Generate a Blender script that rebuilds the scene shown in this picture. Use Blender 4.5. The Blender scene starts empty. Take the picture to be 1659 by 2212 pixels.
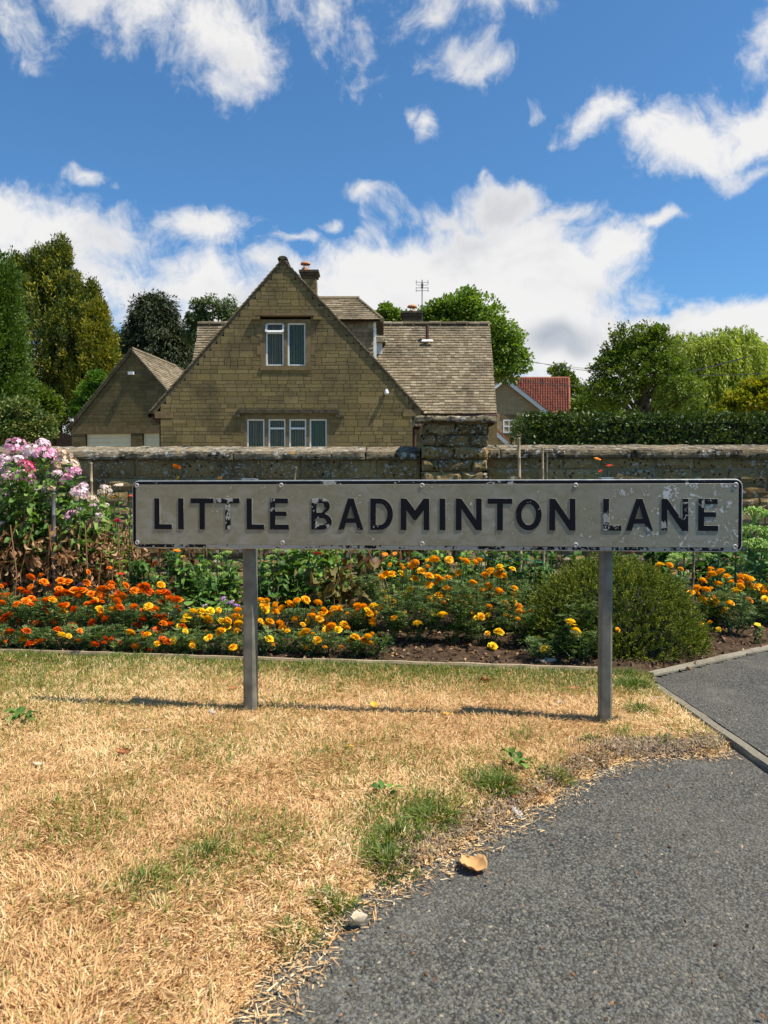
import bpy, math, random
import numpy as np
from mathutils import Vector, Matrix, Euler

rs = np.random.RandomState(7)
random.seed(7)
scene = bpy.context.scene
COL = scene.collection
R = math.radians

# ------------------------------------------------------------------ camera
# picture units: 1659 x 2212; focal length 1646 of them; horizon at 1080
FPX, CX, CY, HZ, CAMH = 1646.0, 829.5, 1106.0, 1080.0, 0.625
PITCH = math.atan((CY - HZ) / FPX)
cam_d = bpy.data.cameras.new("camera")
cam = bpy.data.objects.new("camera", cam_d)
COL.objects.link(cam)
cam.location = (0, 0, CAMH)
cam.rotation_euler = (R(90) - PITCH, 0, 0)
cam_d.sensor_fit = 'VERTICAL'
cam_d.sensor_height = 24.0
cam_d.lens = 24.0 * FPX / 2212.0
cam_d.clip_start = 0.05
cam_d.clip_end = 3000
cam_d.dof.use_dof = True
cam_d.dof.focus_distance = 2.6
cam_d.dof.aperture_fstop = 9.0
scene.camera = cam


def ray(px, py):
    u, v = (px - CX) / FPX, (CY - py) / FPX
    c, s = math.cos(PITCH), math.sin(PITCH)
    return np.array([u, c + v * s, -s + v * c])


def at(px, py, Y):
    """the point seen at a picture position, at distance Y"""
    d = ray(px, py)
    return np.array([0, 0, CAMH]) + d * (Y / d[1])


def G(px, py, z=0.022):
    d = ray(px, py)
    t = (z - CAMH) / d[2]
    return (d[0] * t, d[1] * t)


# ------------------------------------------------------------------ light
SUN_EL, SUN_AZ = R(60), R(17)      # azimuth measured from +x towards the camera
sdir = np.array([math.cos(SUN_EL) * math.cos(SUN_AZ), -math.cos(SUN_EL) * math.sin(SUN_AZ), math.sin(SUN_EL)])
sun_d = bpy.data.lights.new("sun", 'SUN')
sun_d.energy = 4.95
sun_d.angle = R(0.55)
sun_d.color = (1.0, 0.94, 0.84)
sun = bpy.data.objects.new("sun", sun_d)
COL.objects.link(sun)
sun.rotation_euler = Vector(sdir).to_track_quat('Z', 'Y').to_euler()
sun.location = (6, -2, 12)

world = bpy.data.worlds.new("World")
scene.world = world
world.use_nodes = True
wt = world.node_tree
wt.nodes.clear()


def N(t, typ, **kw):
    n = t.nodes.new(typ)
    for k, v in kw.items():
        setattr(n, k, v)
    return n


def setin(t, sock, v):
    if hasattr(v, 'is_output'):
        t.links.new(v, sock)
    elif v is not None:
        sock.default_value = v


def M2(t, op, a, b=None, c=None, clamp=False):
    n = N(t, 'ShaderNodeMath', operation=op, use_clamp=clamp)
    setin(t, n.inputs[0], a)
    if b is not None: setin(t, n.inputs[1], b)
    if c is not None: setin(t, n.inputs[2], c)
    return n.outputs[0]


def VM(t, op, a, b=None, scale=None):
    n = N(t, 'ShaderNodeVectorMath', operation=op)
    setin(t, n.inputs[0], a)
    if b is not None: setin(t, n.inputs[1], b)
    if scale is not None: setin(t, n.inputs[3], scale)
    return n.outputs[1] if op in ('LENGTH', 'DOT_PRODUCT') else n.outputs[0]


def noise(t, vec, scale, detail=4, rough=0.55, dist=0.0, dim='3D', out=0):
    n = N(t, 'ShaderNodeTexNoise', noise_dimensions=dim)
    if vec is not None: setin(t, n.inputs['Vector'], vec)
    n.inputs['Scale'].default_value = scale
    n.inputs['Detail'].default_value = detail
    n.inputs['Roughness'].default_value = rough
    n.inputs['Distortion'].default_value = dist
    return n.outputs[out]


def smooth(t, v, lo, hi, a=0.0, b=1.0):
    n = N(t, 'ShaderNodeMapRange', interpolation_type='SMOOTHSTEP')
    setin(t, n.inputs[0], v)
    for i, q in enumerate((lo, hi, a, b)): setin(t, n.inputs[i + 1], q)
    return n.outputs[0]


def mix(t, fac, a, b, typ='MIX'):
    n = N(t, 'ShaderNodeMix', data_type='RGBA', blend_type=typ)
    setin(t, n.inputs[0], fac)
    for s, q in ((n.inputs[6], a), (n.inputs[7], b)):
        if isinstance(q, (tuple, list)): s.default_value = (*q[:3], 1)
        else: t.links.new(q, s)
    return n.outputs[2]


def build_world():
    t = wt
    sky = N(t, 'ShaderNodeTexSky', sky_type='NISHITA', sun_disc=False)
    sky.sun_elevation = SUN_EL
    sky.sun_rotation = math.atan2(sdir[0], sdir[1])
    sky.altitude = 120
    sky.air_density = 1.0
    sky.dust_density = 0.6
    sky.ozone_density = 2.2
    skyc = mix(t, 1.0, sky.outputs[0], (0.56, 0.94, 1.17), 'MULTIPLY')
    tc = N(t, 'ShaderNodeTexCoord')
    d = VM(t, 'NORMALIZE', tc.outputs['Generated'])
    # warp the directions so that the outlines of the clouds fray
    wa = noise(t, d, 7.0, 3, 0.6, out=1)
    w = VM(t, 'SCALE', VM(t, 'SUBTRACT', wa, (0.5, 0.5, 0.5)), scale=0.085)
    dw = VM(t, 'ADD', d, w)
    blobs = [  # x, y, half width, half height, weight
        (50, 30, 110, 95, .55), (200, 20, 150, 65, .65), (330, 20, 190, 100, .75), (450, 70, 130, 110, .75), (520, 120, 85, 85, .75), (470, 185, 50, 60, .5),
        (250, 120, 60, 50, .45), (640, 10, 60, 40, .5),
        (720, 10, 90, 65, .6), (790, 80, 60, 85, .55), (920, 30, 110, 60, .75), (1050, 20, 150, 45, .6), (960, 120, 110, 42, .6), (1040, 150, 70, 34, .6),
        (820, 170, 60, 60, .35),
        (920, 288, 32, 40, .7), (900, 258, 22, 26, .55), (1038, 388, 16, 22, .6), (1155, 215, 36, 24, .75), (1200, 285, 26, 20, .45),
        (1290, 240, 95, 52, .8), (1380, 290, 80, 55, .85), (1480, 320, 160, 62, 1.1), (1600, 280, 110, 90, 1.1), (1659, 200, 50, 60, .8), (1645, 90, 50, 90, .75), (1620, 375, 80, 26, .7),
        (30, 470, 110, 90, 1.0), (120, 500, 150, 95, 1.35), (60, 620, 240, 120, 1.5), (230, 520, 150, 80, .8), (440, 500, 130, 62, .95), (300, 640, 200, 70, .8),
        (190, 380, 45, 24, .7), (258, 406, 20, 18, .6), (350, 700, 180, 60, .8), (620, 510, 60, 16, .55), (580, 575, 75, 40, .8),
        (20, 400, 40, 50, .5),
        (1090, 450, 110, 62, 1.4), (960, 480, 110, 30, .8), (1200, 470, 90, 22, .7), (880, 600, 230, 95, 1.7), (1080, 560, 210, 120, 1.8), (1000, 680, 420, 120, 1.7),
        (1220, 600, 150, 100, 1.5), (1320, 530, 85, 55, 1.3), (1200, 720, 180, 100, 1.1), (820, 441, 52, 15, .5), (715, 487, 40, 14, .5),
        (1405, 478, 60, 20, .8), (450, 640, 200, 80, 1.0), (620, 610, 120, 60, .9), (1450, 735, 330, 75, 1.7), (1610, 700, 160, 70, 1.6), (1380, 790, 320, 80, 1.4), (560, 700, 260, 80, 1.2), (200, 800, 400, 90, 1.1),
        (830, 900, 1200, 110, 1.0),
    ]
    f = None
    for (x, y, rx, ry, wgt) in blobs:
        v = ray(x, y)
        L = np.linalg.norm(v)
        c = v / L
        sx, sz = rx / FPX / L * 1.12, ry / FPX / L * 1.12
        q = VM(t, 'MULTIPLY', VM(t, 'SUBTRACT', dw, tuple(c)), (1 / sx, 1 / (sx + sz), 1 / sz))
        g = M2(t, 'MULTIPLY', M2(t, 'SUBTRACT', 1.0, VM(t, 'LENGTH', q)), wgt)
        g = M2(t, 'MAXIMUM', g, -0.6)
        f = g if f is None else M2(t, 'SMOOTH_MAX', f, g, 0.25)
    # the rest of the sky: scattered clouds of the same kind
    sep = N(t, 'ShaderNodeSeparateXYZ'); t.links.new(d, sep.inputs[0])
    off = smooth(t, sep.outputs[1], 0.72, 0.45)
    gen = noise(t, VM(t, 'MULTIPLY', dw, (1, 1, 2.2)), 2.4, 3, 0.5)
    gen = M2(t, 'MULTIPLY_ADD', gen, 3.0, -1.85)
    f = M2(t, 'MAXIMUM', f, M2(t, 'ADD', gen, M2(t, 'MULTIPLY', M2(t, 'SUBTRACT', off, 1.0), 4.0)))
    fb = noise(t, VM(t, 'MULTIPLY', dw, (1, 1, 1.25)), 11.0, 9, 0.62, 0.1)
    fine = noise(t, VM(t, 'MULTIPLY', dw, (1, 1, 0.8)), 34.0, 7, 0.66, 0.15)
    body = M2(t, 'ADD', f, M2(t, 'MULTIPLY', M2(t, 'SUBTRACT', fb, 0.5), 1.5))
    body = M2(t, 'ADD', body, M2(t, 'MULTIPLY', M2(t, 'SUBTRACT', fine, 0.5), 1.15))
    dens = smooth(t, body, 0.06, 0.78)
    dens = M2(t, 'POWER', dens, 0.85)
    # thick clouds show soft grey in their undersides
    thick = smooth(t, body, 0.35, 1.1)
    shade = noise(t, VM(t, 'MULTIPLY', dw, (1, 1, 1.7)), 5.5, 6, 0.55)
    sh = M2(t, 'MULTIPLY', smooth(t, shade, 0.44, 0.68), M2(t, 'MULTIPLY_ADD', thick, 0.75, 0.25))
    cl = mix(t, sh, (6.9, 6.8, 6.7), (5.0, 5.1, 5.3))
    # the one dark cloud low on the right
    v = ray(1215, 745); c = v / np.linalg.norm(v)
    q = VM(t, 'LENGTH', VM(t, 'MULTIPLY', VM(t, 'SUBTRACT', dw, tuple(c)), (1 / .042, 1 / .06, 1 / .021)))
    dk = M2(t, 'MULTIPLY', smooth(t, q, 1.5, 0.3), M2(t, 'MULTIPLY', fb, 1.1))
    cl = mix(t, dk, cl, (2.5, 2.95, 3.6))
    colr = mix(t, M2(t, 'MULTIPLY', dens, 0.97), skyc, cl)
    bg = N(t, 'ShaderNodeBackground')
    bg.inputs[1].default_value = 0.09
    t.links.new(colr, bg.inputs[0])
    o = N(t, 'ShaderNodeOutputWorld')
    t.links.new(bg.outputs[0], o.inputs[0])


build_world()
scene.view_settings.view_transform = 'Standard'
scene.view_settings.look = 'None'
scene.view_settings.exposure = 0.56
scene.view_settings.gamma = 1.0
scene.view_settings.use_curve_mapping = False
scene.render.engine = 'CYCLES'
scene.cycles.max_bounces = 5
scene.cycles.transparent_max_bounces = 5
scene.cycles.use_adaptive_sampling = True
scene.cycles.use_denoising = True

# ------------------------------------------------------------------ mesh tools
ORG = {}


def tag(o, label=None, cat=None, group=None, kind=None):
    if label: o['label'] = label
    if cat: o['category'] = cat
    if group: o['group'] = group
    if kind: o['kind'] = kind
    return o


def empty(name, loc, label, cat, group=None, rz=0):
    o = bpy.data.objects.new(name, None)
    o.empty_display_size = 0.1
    COL.objects.link(o)
    o.location = loc
    o.rotation_euler = (0, 0, rz)
    ORG[o] = np.array(loc, float)
    return tag(o, label, cat, group)


class MB:
    def __init__(s):
        s.V, s.F3, s.F4, s.r3, s.r4, s.n = [], [], [], [], [], 0

    def add(s, V, F, rnd=None):
        V = np.asarray(V, float).reshape(-1, 3)
        F = np.asarray(F, int)
        if rnd is None: rnd = rs.rand()
        rr = np.full(len(F), rnd) if np.isscalar(rnd) else np.asarray(rnd)
        s.V.append(V)
        if F.shape[1] == 3: s.F3.append(F + s.n); s.r3.append(rr)
        else: s.F4.append(F + s.n); s.r4.append(rr)
        s.n += len(V)
        return s

    def mesh(s, name, org=(0, 0, 0), smooth=False):
        me = bpy.data.meshes.new(name)
        V = np.concatenate(s.V) - np.asarray(org)
        f3 = np.concatenate(s.F3) if s.F3 else np.zeros((0, 3), int)
        f4 = np.concatenate(s.F4) if s.F4 else np.zeros((0, 4), int)
        r = np.concatenate([x for x in (s.r3 + s.r4)]) if (s.r3 or s.r4) else np.zeros(0)
        loops = np.concatenate([f3.ravel(), f4.ravel()])
        tot = np.concatenate([np.full(len(f3), 3), np.full(len(f4), 4)])
        me.vertices.add(len(V)); me.vertices.foreach_set('co', V.astype(np.float32).ravel())
        me.loops.add(len(loops)); me.loops.foreach_set('vertex_index', loops.astype(np.int32))
        me.polygons.add(len(tot))
        me.polygons.foreach_set('loop_start', np.concatenate([[0], np.cumsum(tot)[:-1]]).astype(np.int32))
        me.polygons.foreach_set('loop_total', tot.astype(np.int32))
        me.update(calc_edges=True)
        a = me.attributes.new('rnd', 'FLOAT', 'FACE')
        a.data.foreach_set('value', r.astype(np.float32))
        me.polygons.foreach_set('use_smooth', np.full(len(tot), bool(smooth)))
        return me

    def build(s, name, mat, parent=None, smooth=False, local=False):
        org = ORG[parent] if (parent is not None and not local) else (0, 0, 0)
        return place(s.mesh(name, org, smooth), name, mat, parent)


def place(me, name, mat=None, parent=None, loc=(0, 0, 0), scale=None, rot=None):
    if mat is not None and not me.materials: me.materials.append(mat)
    o = bpy.data.objects.new(name, me)
    COL.objects.link(o)
    o.location = loc
    if scale is not None: o.scale = scale
    if rot is not None: o.rotation_euler = rot
    if parent is not None:
        o.parent = parent
        ORG[o] = ORG.get(parent, np.zeros(3))
    return o


CUBEF = [(0, 3, 2, 1), (4, 5, 6, 7), (0, 1, 5, 4), (1, 2, 6, 5), (2, 3, 7, 6), (3, 0, 4, 7)]
CUBEV = np.array([(-.5, -.5, -.5), (.5, -.5, -.5), (.5, .5, -.5), (-.5, .5, -.5), (-.5, -.5, .5), (.5, -.5, .5), (.5, .5, .5), (-.5, .5, .5)])


def box(mb, c, size, rz=0.0, rnd=None):
    v = CUBEV * np.asarray(size)
    if rz:
        cs, sn = math.cos(rz), math.sin(rz)
        v = v @ np.array([[cs, sn, 0], [-sn, cs, 0], [0, 0, 1]])
    return mb.add(v + np.asarray(c), CUBEF, rnd)


def box2(mb, a, b, rnd=None):
    a, b = np.minimum(a, b), np.maximum(a, b)
    return box(mb, (a + b) / 2, b - a, 0, rnd)


def prism(mb, poly, d, rnd=None):
    """planar polygon (3d points, counterclockwise from outside) extruded by the vector d (fan caps: convex)"""
    P = np.asarray(poly, float); n = len(P)
    V = np.concatenate([P, P + np.asarray(d)])
    mb.add(V, [(i, (i + 1) % n, n + (i + 1) % n, n + i) for i in range(n)], rnd)
    mb.add(V, [(0, i + 1, i) for i in range(1, n - 1)], rnd)
    mb.add(V, [(n, n + i, n + i + 1) for i in range(1, n - 1)], rnd)
    return mb


def tube(mb, pts, rad, n=6, rnd=None, cap=True):
    P = np.asarray(pts, float)
    k = len(P)
    rad = np.full(k, rad) if np.isscalar(rad) else np.asarray(rad)
    T = np.gradient(P, axis=0)
    T /= np.linalg.norm(T, axis=1)[:, None] + 1e-9
    ref = np.array([0, 0, 1.0]) if abs(T[:, 2]).mean() < 0.8 else np.array([1.0, 0, 0])
    A = np.cross(T, ref); A /= np.linalg.norm(A, axis=1)[:, None] + 1e-9
    B = np.cross(T, A)
    a = np.arange(n) * 2 * math.pi / n
    V = P[:, None] + rad[:, None, None] * (A[:, None] * np.cos(a)[None, :, None] + B[:, None] * np.sin(a)[None, :, None])
    V = V.reshape(-1, 3)
    F = [(i * n + j, i * n + (j + 1) % n, (i + 1) * n + (j + 1) % n, (i + 1) * n + j) for i in range(k - 1) for j in range(n)]
    mb.add(V, F, rnd)
    if cap and n > 3:
        mb.add(V[-n:], [(0, i, i + 1) for i in range(1, n - 1)], rnd)
    return mb


def lathe(mb, c, prof, n=12, rnd=None):
    c = np.asarray(c, float)
    a = np.arange(n) * 2 * math.pi / n
    V = np.array([(r * math.cos(x), r * math.sin(x), z) for r, z in prof for x in a]) + c
    k = len(prof)
    F = [(i * n + j, i * n + (j + 1) % n, (i + 1) * n + (j + 1) % n, (i + 1) * n + j) for i in range(k - 1) for j in range(n)]
    return mb.add(V, F, rnd)


def scatter(mb, T, pos, X, Y, Z, rnd):
    """template T=(V,F) put at pos with axes X, Y, Z (N,3), already scaled"""
    V, F = np.asarray(T[0], float), np.asarray(T[1], int)
    n, k = len(pos), len(V)
    if n == 0: return
    W = pos[:, None] + V[None, :, 0, None] * X[:, None] + V[None, :, 1, None] * Y[:, None] + V[None, :, 2, None] * Z[:, None]
    FF = (F[None] + (np.arange(n) * k)[:, None, None]).reshape(-1, F.shape[1])
    mb.add(W.reshape(-1, 3), FF, np.repeat(np.asarray(rnd), len(F)))


def frames(D, up=None, roll=None):
    """unit axes: Y along D, Z = normal"""
    D = D / (np.linalg.norm(D, axis=1)[:, None] + 1e-9)
    if up is None: up = rs.normal(size=D.shape)
    X = np.cross(D, up); X /= np.linalg.norm(X, axis=1)[:, None] + 1e-9
    Z = np.cross(X, D)
    if roll is not None:
        c, s = np.cos(roll)[:, None], np.sin(roll)[:, None]
        X, Z = X * c + Z * s, Z * c - X * s
    return X, D, Z


def vnoise(p, seed=0):
    p = np.asarray(p, float)
    i = np.floor(p).astype(np.int64); f = p - i
    f = f * f * (3 - 2 * f)
    out = 0
    for dx in (0, 1):
        for dy in (0, 1):
            for dz in (0, 1):
                h = ((i[..., 0] + dx) * 374761393 + (i[..., 1] + dy) * 668265263 + (i[..., 2] + dz) * 2147483647 + seed * 1274126177) & 0xffffffff
                h = ((h ^ (h >> 13)) * 1274126177) & 0xffffffff
                h = ((h ^ (h >> 16)) & 0xffff) / 65535.0
                w = (f[..., 0] if dx else 1 - f[..., 0]) * (f[..., 1] if dy else 1 - f[..., 1]) * (f[..., 2] if dz else 1 - f[..., 2])
                out = out + h * w
    return out


def fbm(p, seed=0, o=4):
    p = np.asarray(p, float); s = 0; a = 0.5; t = 0
    for k in range(o):
        s = s + a * vnoise(p * 2 ** k, seed + k); t += a; a *= 0.5
    return s / t


def n2(x, y, sc, seed=0, o=3):
    return fbm(np.stack([x * sc, y * sc, np.zeros_like(x) + 0.37], -1), seed, o)


LEAF2 = ([(0, 0, 0), (-.5, .5, .06), (0, 1, 0), (.5, .5, .06)], [(0, 3, 2), (0, 2, 1)])
LEAF4 = ([(0, 0, 0), (-.5, .42, .10), (0, .5, 0), (.5, .42, .10), (0, 1, -.12)], [(0, 2, 1), (0, 3, 2), (1, 2, 4), (2, 3, 4)])
LEAF8 = ([(0, 0, 0), (-.38, .22, .08), (0, .25, 0), (.38, .22, .08), (-.5, .55, .08), (0, .6, -.02), (.5, .55, .08), (0, 1, -.16)],
         [(0, 2, 1), (0, 3, 2), (1, 2, 5), (1, 5, 4), (2, 3, 6), (2, 6, 5), (4, 5, 7), (5, 6, 7)])


# ------------------------------------------------------------------ materials
def newmat(name):
    m = bpy.data.materials.new(name)
    m.use_nodes = True
    t = m.node_tree
    t.nodes.clear()
    b = N(t, 'ShaderNodeBsdfPrincipled')
    o = N(t, 'ShaderNodeOutputMaterial')
    t.links.new(b.outputs[0], o.inputs[0])
    return m, t, b, o


def rndsock(t):
    a = N(t, 'ShaderNodeAttribute', attribute_name='rnd')
    i = N(t, 'ShaderNodeObjectInfo')
    return M2(t, 'FRACT', M2(t, 'ADD', a.outputs['Fac'], i.outputs['Random']))


def attr(t):
    return N(t, 'ShaderNodeAttribute', attribute_name='rnd').outputs['Fac']


def ramp(t, fac, cols):
    n = N(t, 'ShaderNodeValToRGB')
    e = n.color_ramp.elements
    if not isinstance(cols[0][1], (tuple, list)):
        cols = [(i / (len(cols) - 1), c) for i, c in enumerate(cols)]
    while len(e) < len(cols): e.new(0.5)
    for k, (p, c) in enumerate(cols):
        e[k].position = p; e[k].color = (*c, 1)
    setin(t, n.inputs[0], fac)
    return n.outputs[0]


def pos(t):
    return N(t, 'ShaderNodeNewGeometry').outputs['Position']


def bump(t, b, h, strength=0.5, dist=0.01):
    n = N(t, 'ShaderNodeBump')
    n.inputs['Strength'].default_value = strength
    n.inputs['Distance'].default_value = dist
    t.links.new(h, n.inputs['Height'])
    t.links.new(n.outputs[0], b.inputs['Normal'])


def leafmat(name, cols, trans=0.35, rough=0.55, spec=0.3, tcol=(1.15, 1.2, 0.55), objrnd=False):
    m, t, b, o = newmat(name)
    c = ramp(t, rndsock(t) if objrnd else attr(t), cols)
    b.inputs['Roughness'].default_value = rough
    b.inputs['Specular IOR Level'].default_value = spec
    t.links.new(c, b.inputs['Base Color'])
    if trans > 0:
        tr = N(t, 'ShaderNodeBsdfTranslucent')
        t.links.new(mix(t, 1.0, c, tcol, 'MULTIPLY'), tr.inputs[0])
        ms = N(t, 'ShaderNodeMixShader')
        ms.inputs[0].default_value = trans
        t.links.new(b.outputs[0], ms.inputs[1]); t.links.new(tr.outputs[0], ms.inputs[2])
        t.links.new(ms.outputs[0], o.inputs[0])
    return m


def plain(name, col, rough=0.6, metal=0.0, spec=0.4, var=0.0, scale=20, bmp=0.0, bd=0.003):
    m, t, b, o = newmat(name)
    b.inputs['Roughness'].default_value = rough
    b.inputs['Metallic'].default_value = metal
    b.inputs['Specular IOR Level'].default_value = spec
    if var:
        n = noise(t, pos(t), scale, 6, 0.6)
        c = mix(t, smooth(t, n, 0.3, 0.7), tuple(x * (1 - var) for x in col), tuple(min(1, x * (1 + var)) for x in col))
        t.links.new(c, b.inputs['Base Color'])
        if bmp: bump(t, b, n, bmp, bd)
    else:
        b.inputs['Base Color'].default_value = (*col, 1)
    return m


def stonemat(name, cols, fine=60.0, lichen=0.0, dark=0.3, bmp=0.6, bd=0.004, lsc=22, darkcol=(0.03, 0.026, 0.02), darksc=5.0, objr=True):
    m, t, b, o = newmat(name)
    p = pos(t)
    c = ramp(t, rndsock(t) if objr else attr(t), cols)
    n1 = noise(t, p, darksc, 6, 0.65)
    nf = noise(t, p, fine, 5, 0.7)
    c = mix(t, 0.75, c, ramp(t, nf, [(0.25, (.32, .31, .28)), (0.75, (.72, .72, .70))]), 'OVERLAY')
    c = mix(t, M2(t, 'MULTIPLY', smooth(t, n1, 0.45, 0.68), dark), c, darkcol)
    if lichen > 0:
        for k, (sc, lo, hi, colr) in enumerate([(lsc, .30, .22, (.42, .41, .36)), (lsc * 2.1, .30, .20, (.50, .49, .44)), (lsc * .8, .17, .12, (.48, .27, .05)), (lsc * 1.4, .34, .22, (.012, .011, .010))]):
            v = N(t, 'ShaderNodeTexVoronoi')
            wv = VM(t, 'ADD', p, VM(t, 'SCALE', noise(t, p, 60, 3, 0.6, out=1), scale=0.03 * 22 / lsc))
            wv = VM(t, 'ADD', wv, (k * 3.1, k * 1.7, k))
            t.links.new(wv, v.inputs['Vector']); v.inputs['Scale'].default_value = sc
            g = noise(t, VM(t, 'ADD', p, (k * 9, 0, 0)), 4.5, 3, 0.6)
            f = M2(t, 'MULTIPLY', smooth(t, v.outputs['Distance'], lo, hi), smooth(t, g, 0.40, 0.54))
            brk = smooth(t, noise(t, p, 140, 3, .7), .33, .5)
            c = mix(t, M2(t, 'MULTIPLY', M2(t, 'MULTIPLY', f, brk), lichen), c, colr)
    t.links.new(c, b.inputs['Base Color'])
    b.inputs['Roughness'].default_value = 0.92
    b.inputs['Specular IOR Level'].default_value = 0.15
    h = M2(t, 'ADD', M2(t, 'MULTIPLY', nf, 0.5), noise(t, p, fine / 4, 6, 0.7))
    bump(t, b, h, bmp, bd)
    return m

# ------------------------------------------------------------------ ground shapes
road_edge = [G(*p, 0.0) for p in [(1572, 1612), (1545, 1630), (1440, 1632), (1330, 1650), (1240, 1690), (1130, 1760), (1040, 1805), (955, 1850), (850, 1905), (742, 1975), (662, 2045), (606, 2110), (520, 2212)]] + [(-.24, .72), (-.36, .45), (-.48, .1), (-.56, -.6)]
STRIPX = 0.898
BED_L, BED_R = G(-400, 1397), G(1300, 1450)
BED_C = (.935, 2.665)
KERB_FAR = (3.4, 4.50)
lawn_poly = np.array([(-5, -.6), (-5, 3.17), BED_L, BED_R, BED_C, (STRIPX, 2.50)] + road_edge)


def sdist(px, py, poly):
    """signed distance to a polygon, positive inside"""
    P = np.asarray(poly); n = len(P)
    d = np.full(px.shape, 1e9); ins = np.zeros(px.shape, bool)
    for i in range(n):
        a, b = P[i], P[(i + 1) % n]
        e = b - a
        wx, wy = px - a[0], py - a[1]
        t = np.clip((wx * e[0] + wy * e[1]) / (e @ e), 0, 1)
        d = np.minimum(d, np.hypot(wx - e[0] * t, wy - e[1] * t))
        c = ((a[1] > py) != (b[1] > py)) & (px < (b[0] - a[0]) * (py - a[1]) / (b[1] - a[1] + 1e-12) + a[0])
        ins ^= c
    return np.where(ins, d, -d)


def edge_noise(x, y):
    return (n2(x, y, 8, 3) - .5) * .075 + (n2(x, y, 36, 5) - .5) * .035


def lawn_sd(x, y):
    return sdist(x, y, lawn_poly) + edge_noise(x, y) * np.where((x < STRIPX - .06) & (y < 1.9), 1, 0)


def lawn_z(x, y, sd=None):
    if sd is None: sd = lawn_sd(x, y)
    s = np.clip(sd / .06, -1, 1)
    return np.where(s > 0, .022 * s * (2 - s), .03 * s) + (n2(x, y, 6, 9) - .5) * .02 * (s > 0) + (n2(x, y, 60, 4) - .5) * .007 - .0


def bed_z(x, y):
    kx, ky = np.array(KERB_FAR) - np.array(BED_C); l = math.hypot(kx, ky)
    k = -((x - BED_C[0]) * ky - (y - BED_C[1]) * kx) / l
    e = np.clip(np.minimum(k, (y - (BED_L[1] + (x - BED_L[0]) * (BED_R[1] - BED_L[1]) / (BED_R[0] - BED_L[0])))) / .12, 0, 1)
    return .006 + (.016 + .03 * np.clip((y - 2.7) / 2, 0, 1) + (n2(x, y, 5, 1) - .45) * .05 + (n2(x, y, 28, 2, 4) - .45) * .05) * e


def sheet(name, xs, ys, zf, mat, keep=None, smooth=False):
    X, Y = np.meshgrid(xs, ys)
    Z = zf(X, Y)
    nx, ny = len(xs), len(ys)
    V = np.stack([X, Y, Z], -1).reshape(-1, 3)
    i, j = np.meshgrid(np.arange(nx - 1), np.arange(ny - 1))
    q = (j * nx + i).ravel()
    F = np.stack([q, q + 1, q + nx + 1, q + nx], -1)
    if keep is not None:
        c = V[F].mean(1)
        F = F[keep(c[:, 0], c[:, 1])]
    mb = MB(); mb.add(V, F, 0.5)
    o = mb.build(name, mat, smooth=smooth)
    return tag(o, kind='structure')


def asphalt_mat():
    m, t, b, o = newmat("asphalt")
    p = pos(t)
    v = N(t, 'ShaderNodeTexVoronoi'); t.links.new(p, v.inputs['Vector']); v.inputs['Scale'].default_value = 165
    v2 = N(t, 'ShaderNodeTexVoronoi'); t.links.new(p, v2.inputs['Vector']); v2.inputs['Scale'].default_value = 420
    sepc = N(t, 'ShaderNodeSeparateColor'); t.links.new(v.outputs['Color'], sepc.inputs[0])
    c = ramp(t, sepc.outputs[0], [(0, (.068, .063, .049)), (.5, (.106, .099, .079)), (.82, (.140, .132, .107)), (.9, (.108, .110, .110)), (.97, (.15, .137, .108)), (1, (.24, .21, .16))])
    c = mix(t, smooth(t, v.outputs['Distance'], .35, .62, 0, .8), c, (.025, .024, .021))
    big = noise(t, p, 2.2, 5, .6)
    c = mix(t, smooth(t, big, .42, .66, 0, .30), c, (.15, .132, .10))
    dust = noise(t, p, 7, 5, .65)
    sep = N(t, 'ShaderNodeSeparateXYZ'); t.links.new(p, sep.inputs[0])
    c = mix(t, M2(t, 'MULTIPLY', smooth(t, dust, .48, .72), .45), c, (.19, .165, .125))
    t.links.new(c, b.inputs['Base Color'])
    b.inputs['Roughness'].default_value = .82
    b.inputs['Specular IOR Level'].default_value = .3
    h = M2(t, 'ADD', M2(t, 'SUBTRACT', 1.0, v.outputs['Distance']), M2(t, 'MULTIPLY', v2.outputs['Distance'], -.25))
    bump(t, b, h, 1.0, .004)
    return m


M = {}
M['asphalt'] = asphalt_mat()
M['chip'] = leafmat('asphalt_chips', [(0, (.054, .050, .039)), (.4, (.102, .096, .075)), (.72, (.140, .131, .105)), (.82, (.105, .110, .110)), (.95, (.165, .152, .12)), (.992, (.19, .165, .12)), (1, (.38, .30, .20))], 0, .75, .3)
M['soil'] = plain('soil', (.062, .039, .023), .95, 0, .1, .5, 35, .9, .01)
M['thatch'] = plain('dry_thatch', (.42, .27, .125), .95, 0, .1, .4, 70, .9, .006)
M['earth'] = plain('warm_bounce_ground', (.22, .185, .10), .95, 0, .1, .3, 1.2)  # unseen ground behind the wall, tinted warm to bounce light onto the houses
M['concrete'] = stonemat('edging_concrete', [(.19, .165, .125), (.24, .21, .16)], 120, 0, .35, .5, .002, darkcol=(.10, .08, .05), darksc=9)
M['timber'] = stonemat('edging_timber', [(.32, .24, .15), (.38, .29, .19)], 150, 0, .4, .5, .002, darkcol=(.08, .06, .04), darksc=14)

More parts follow.
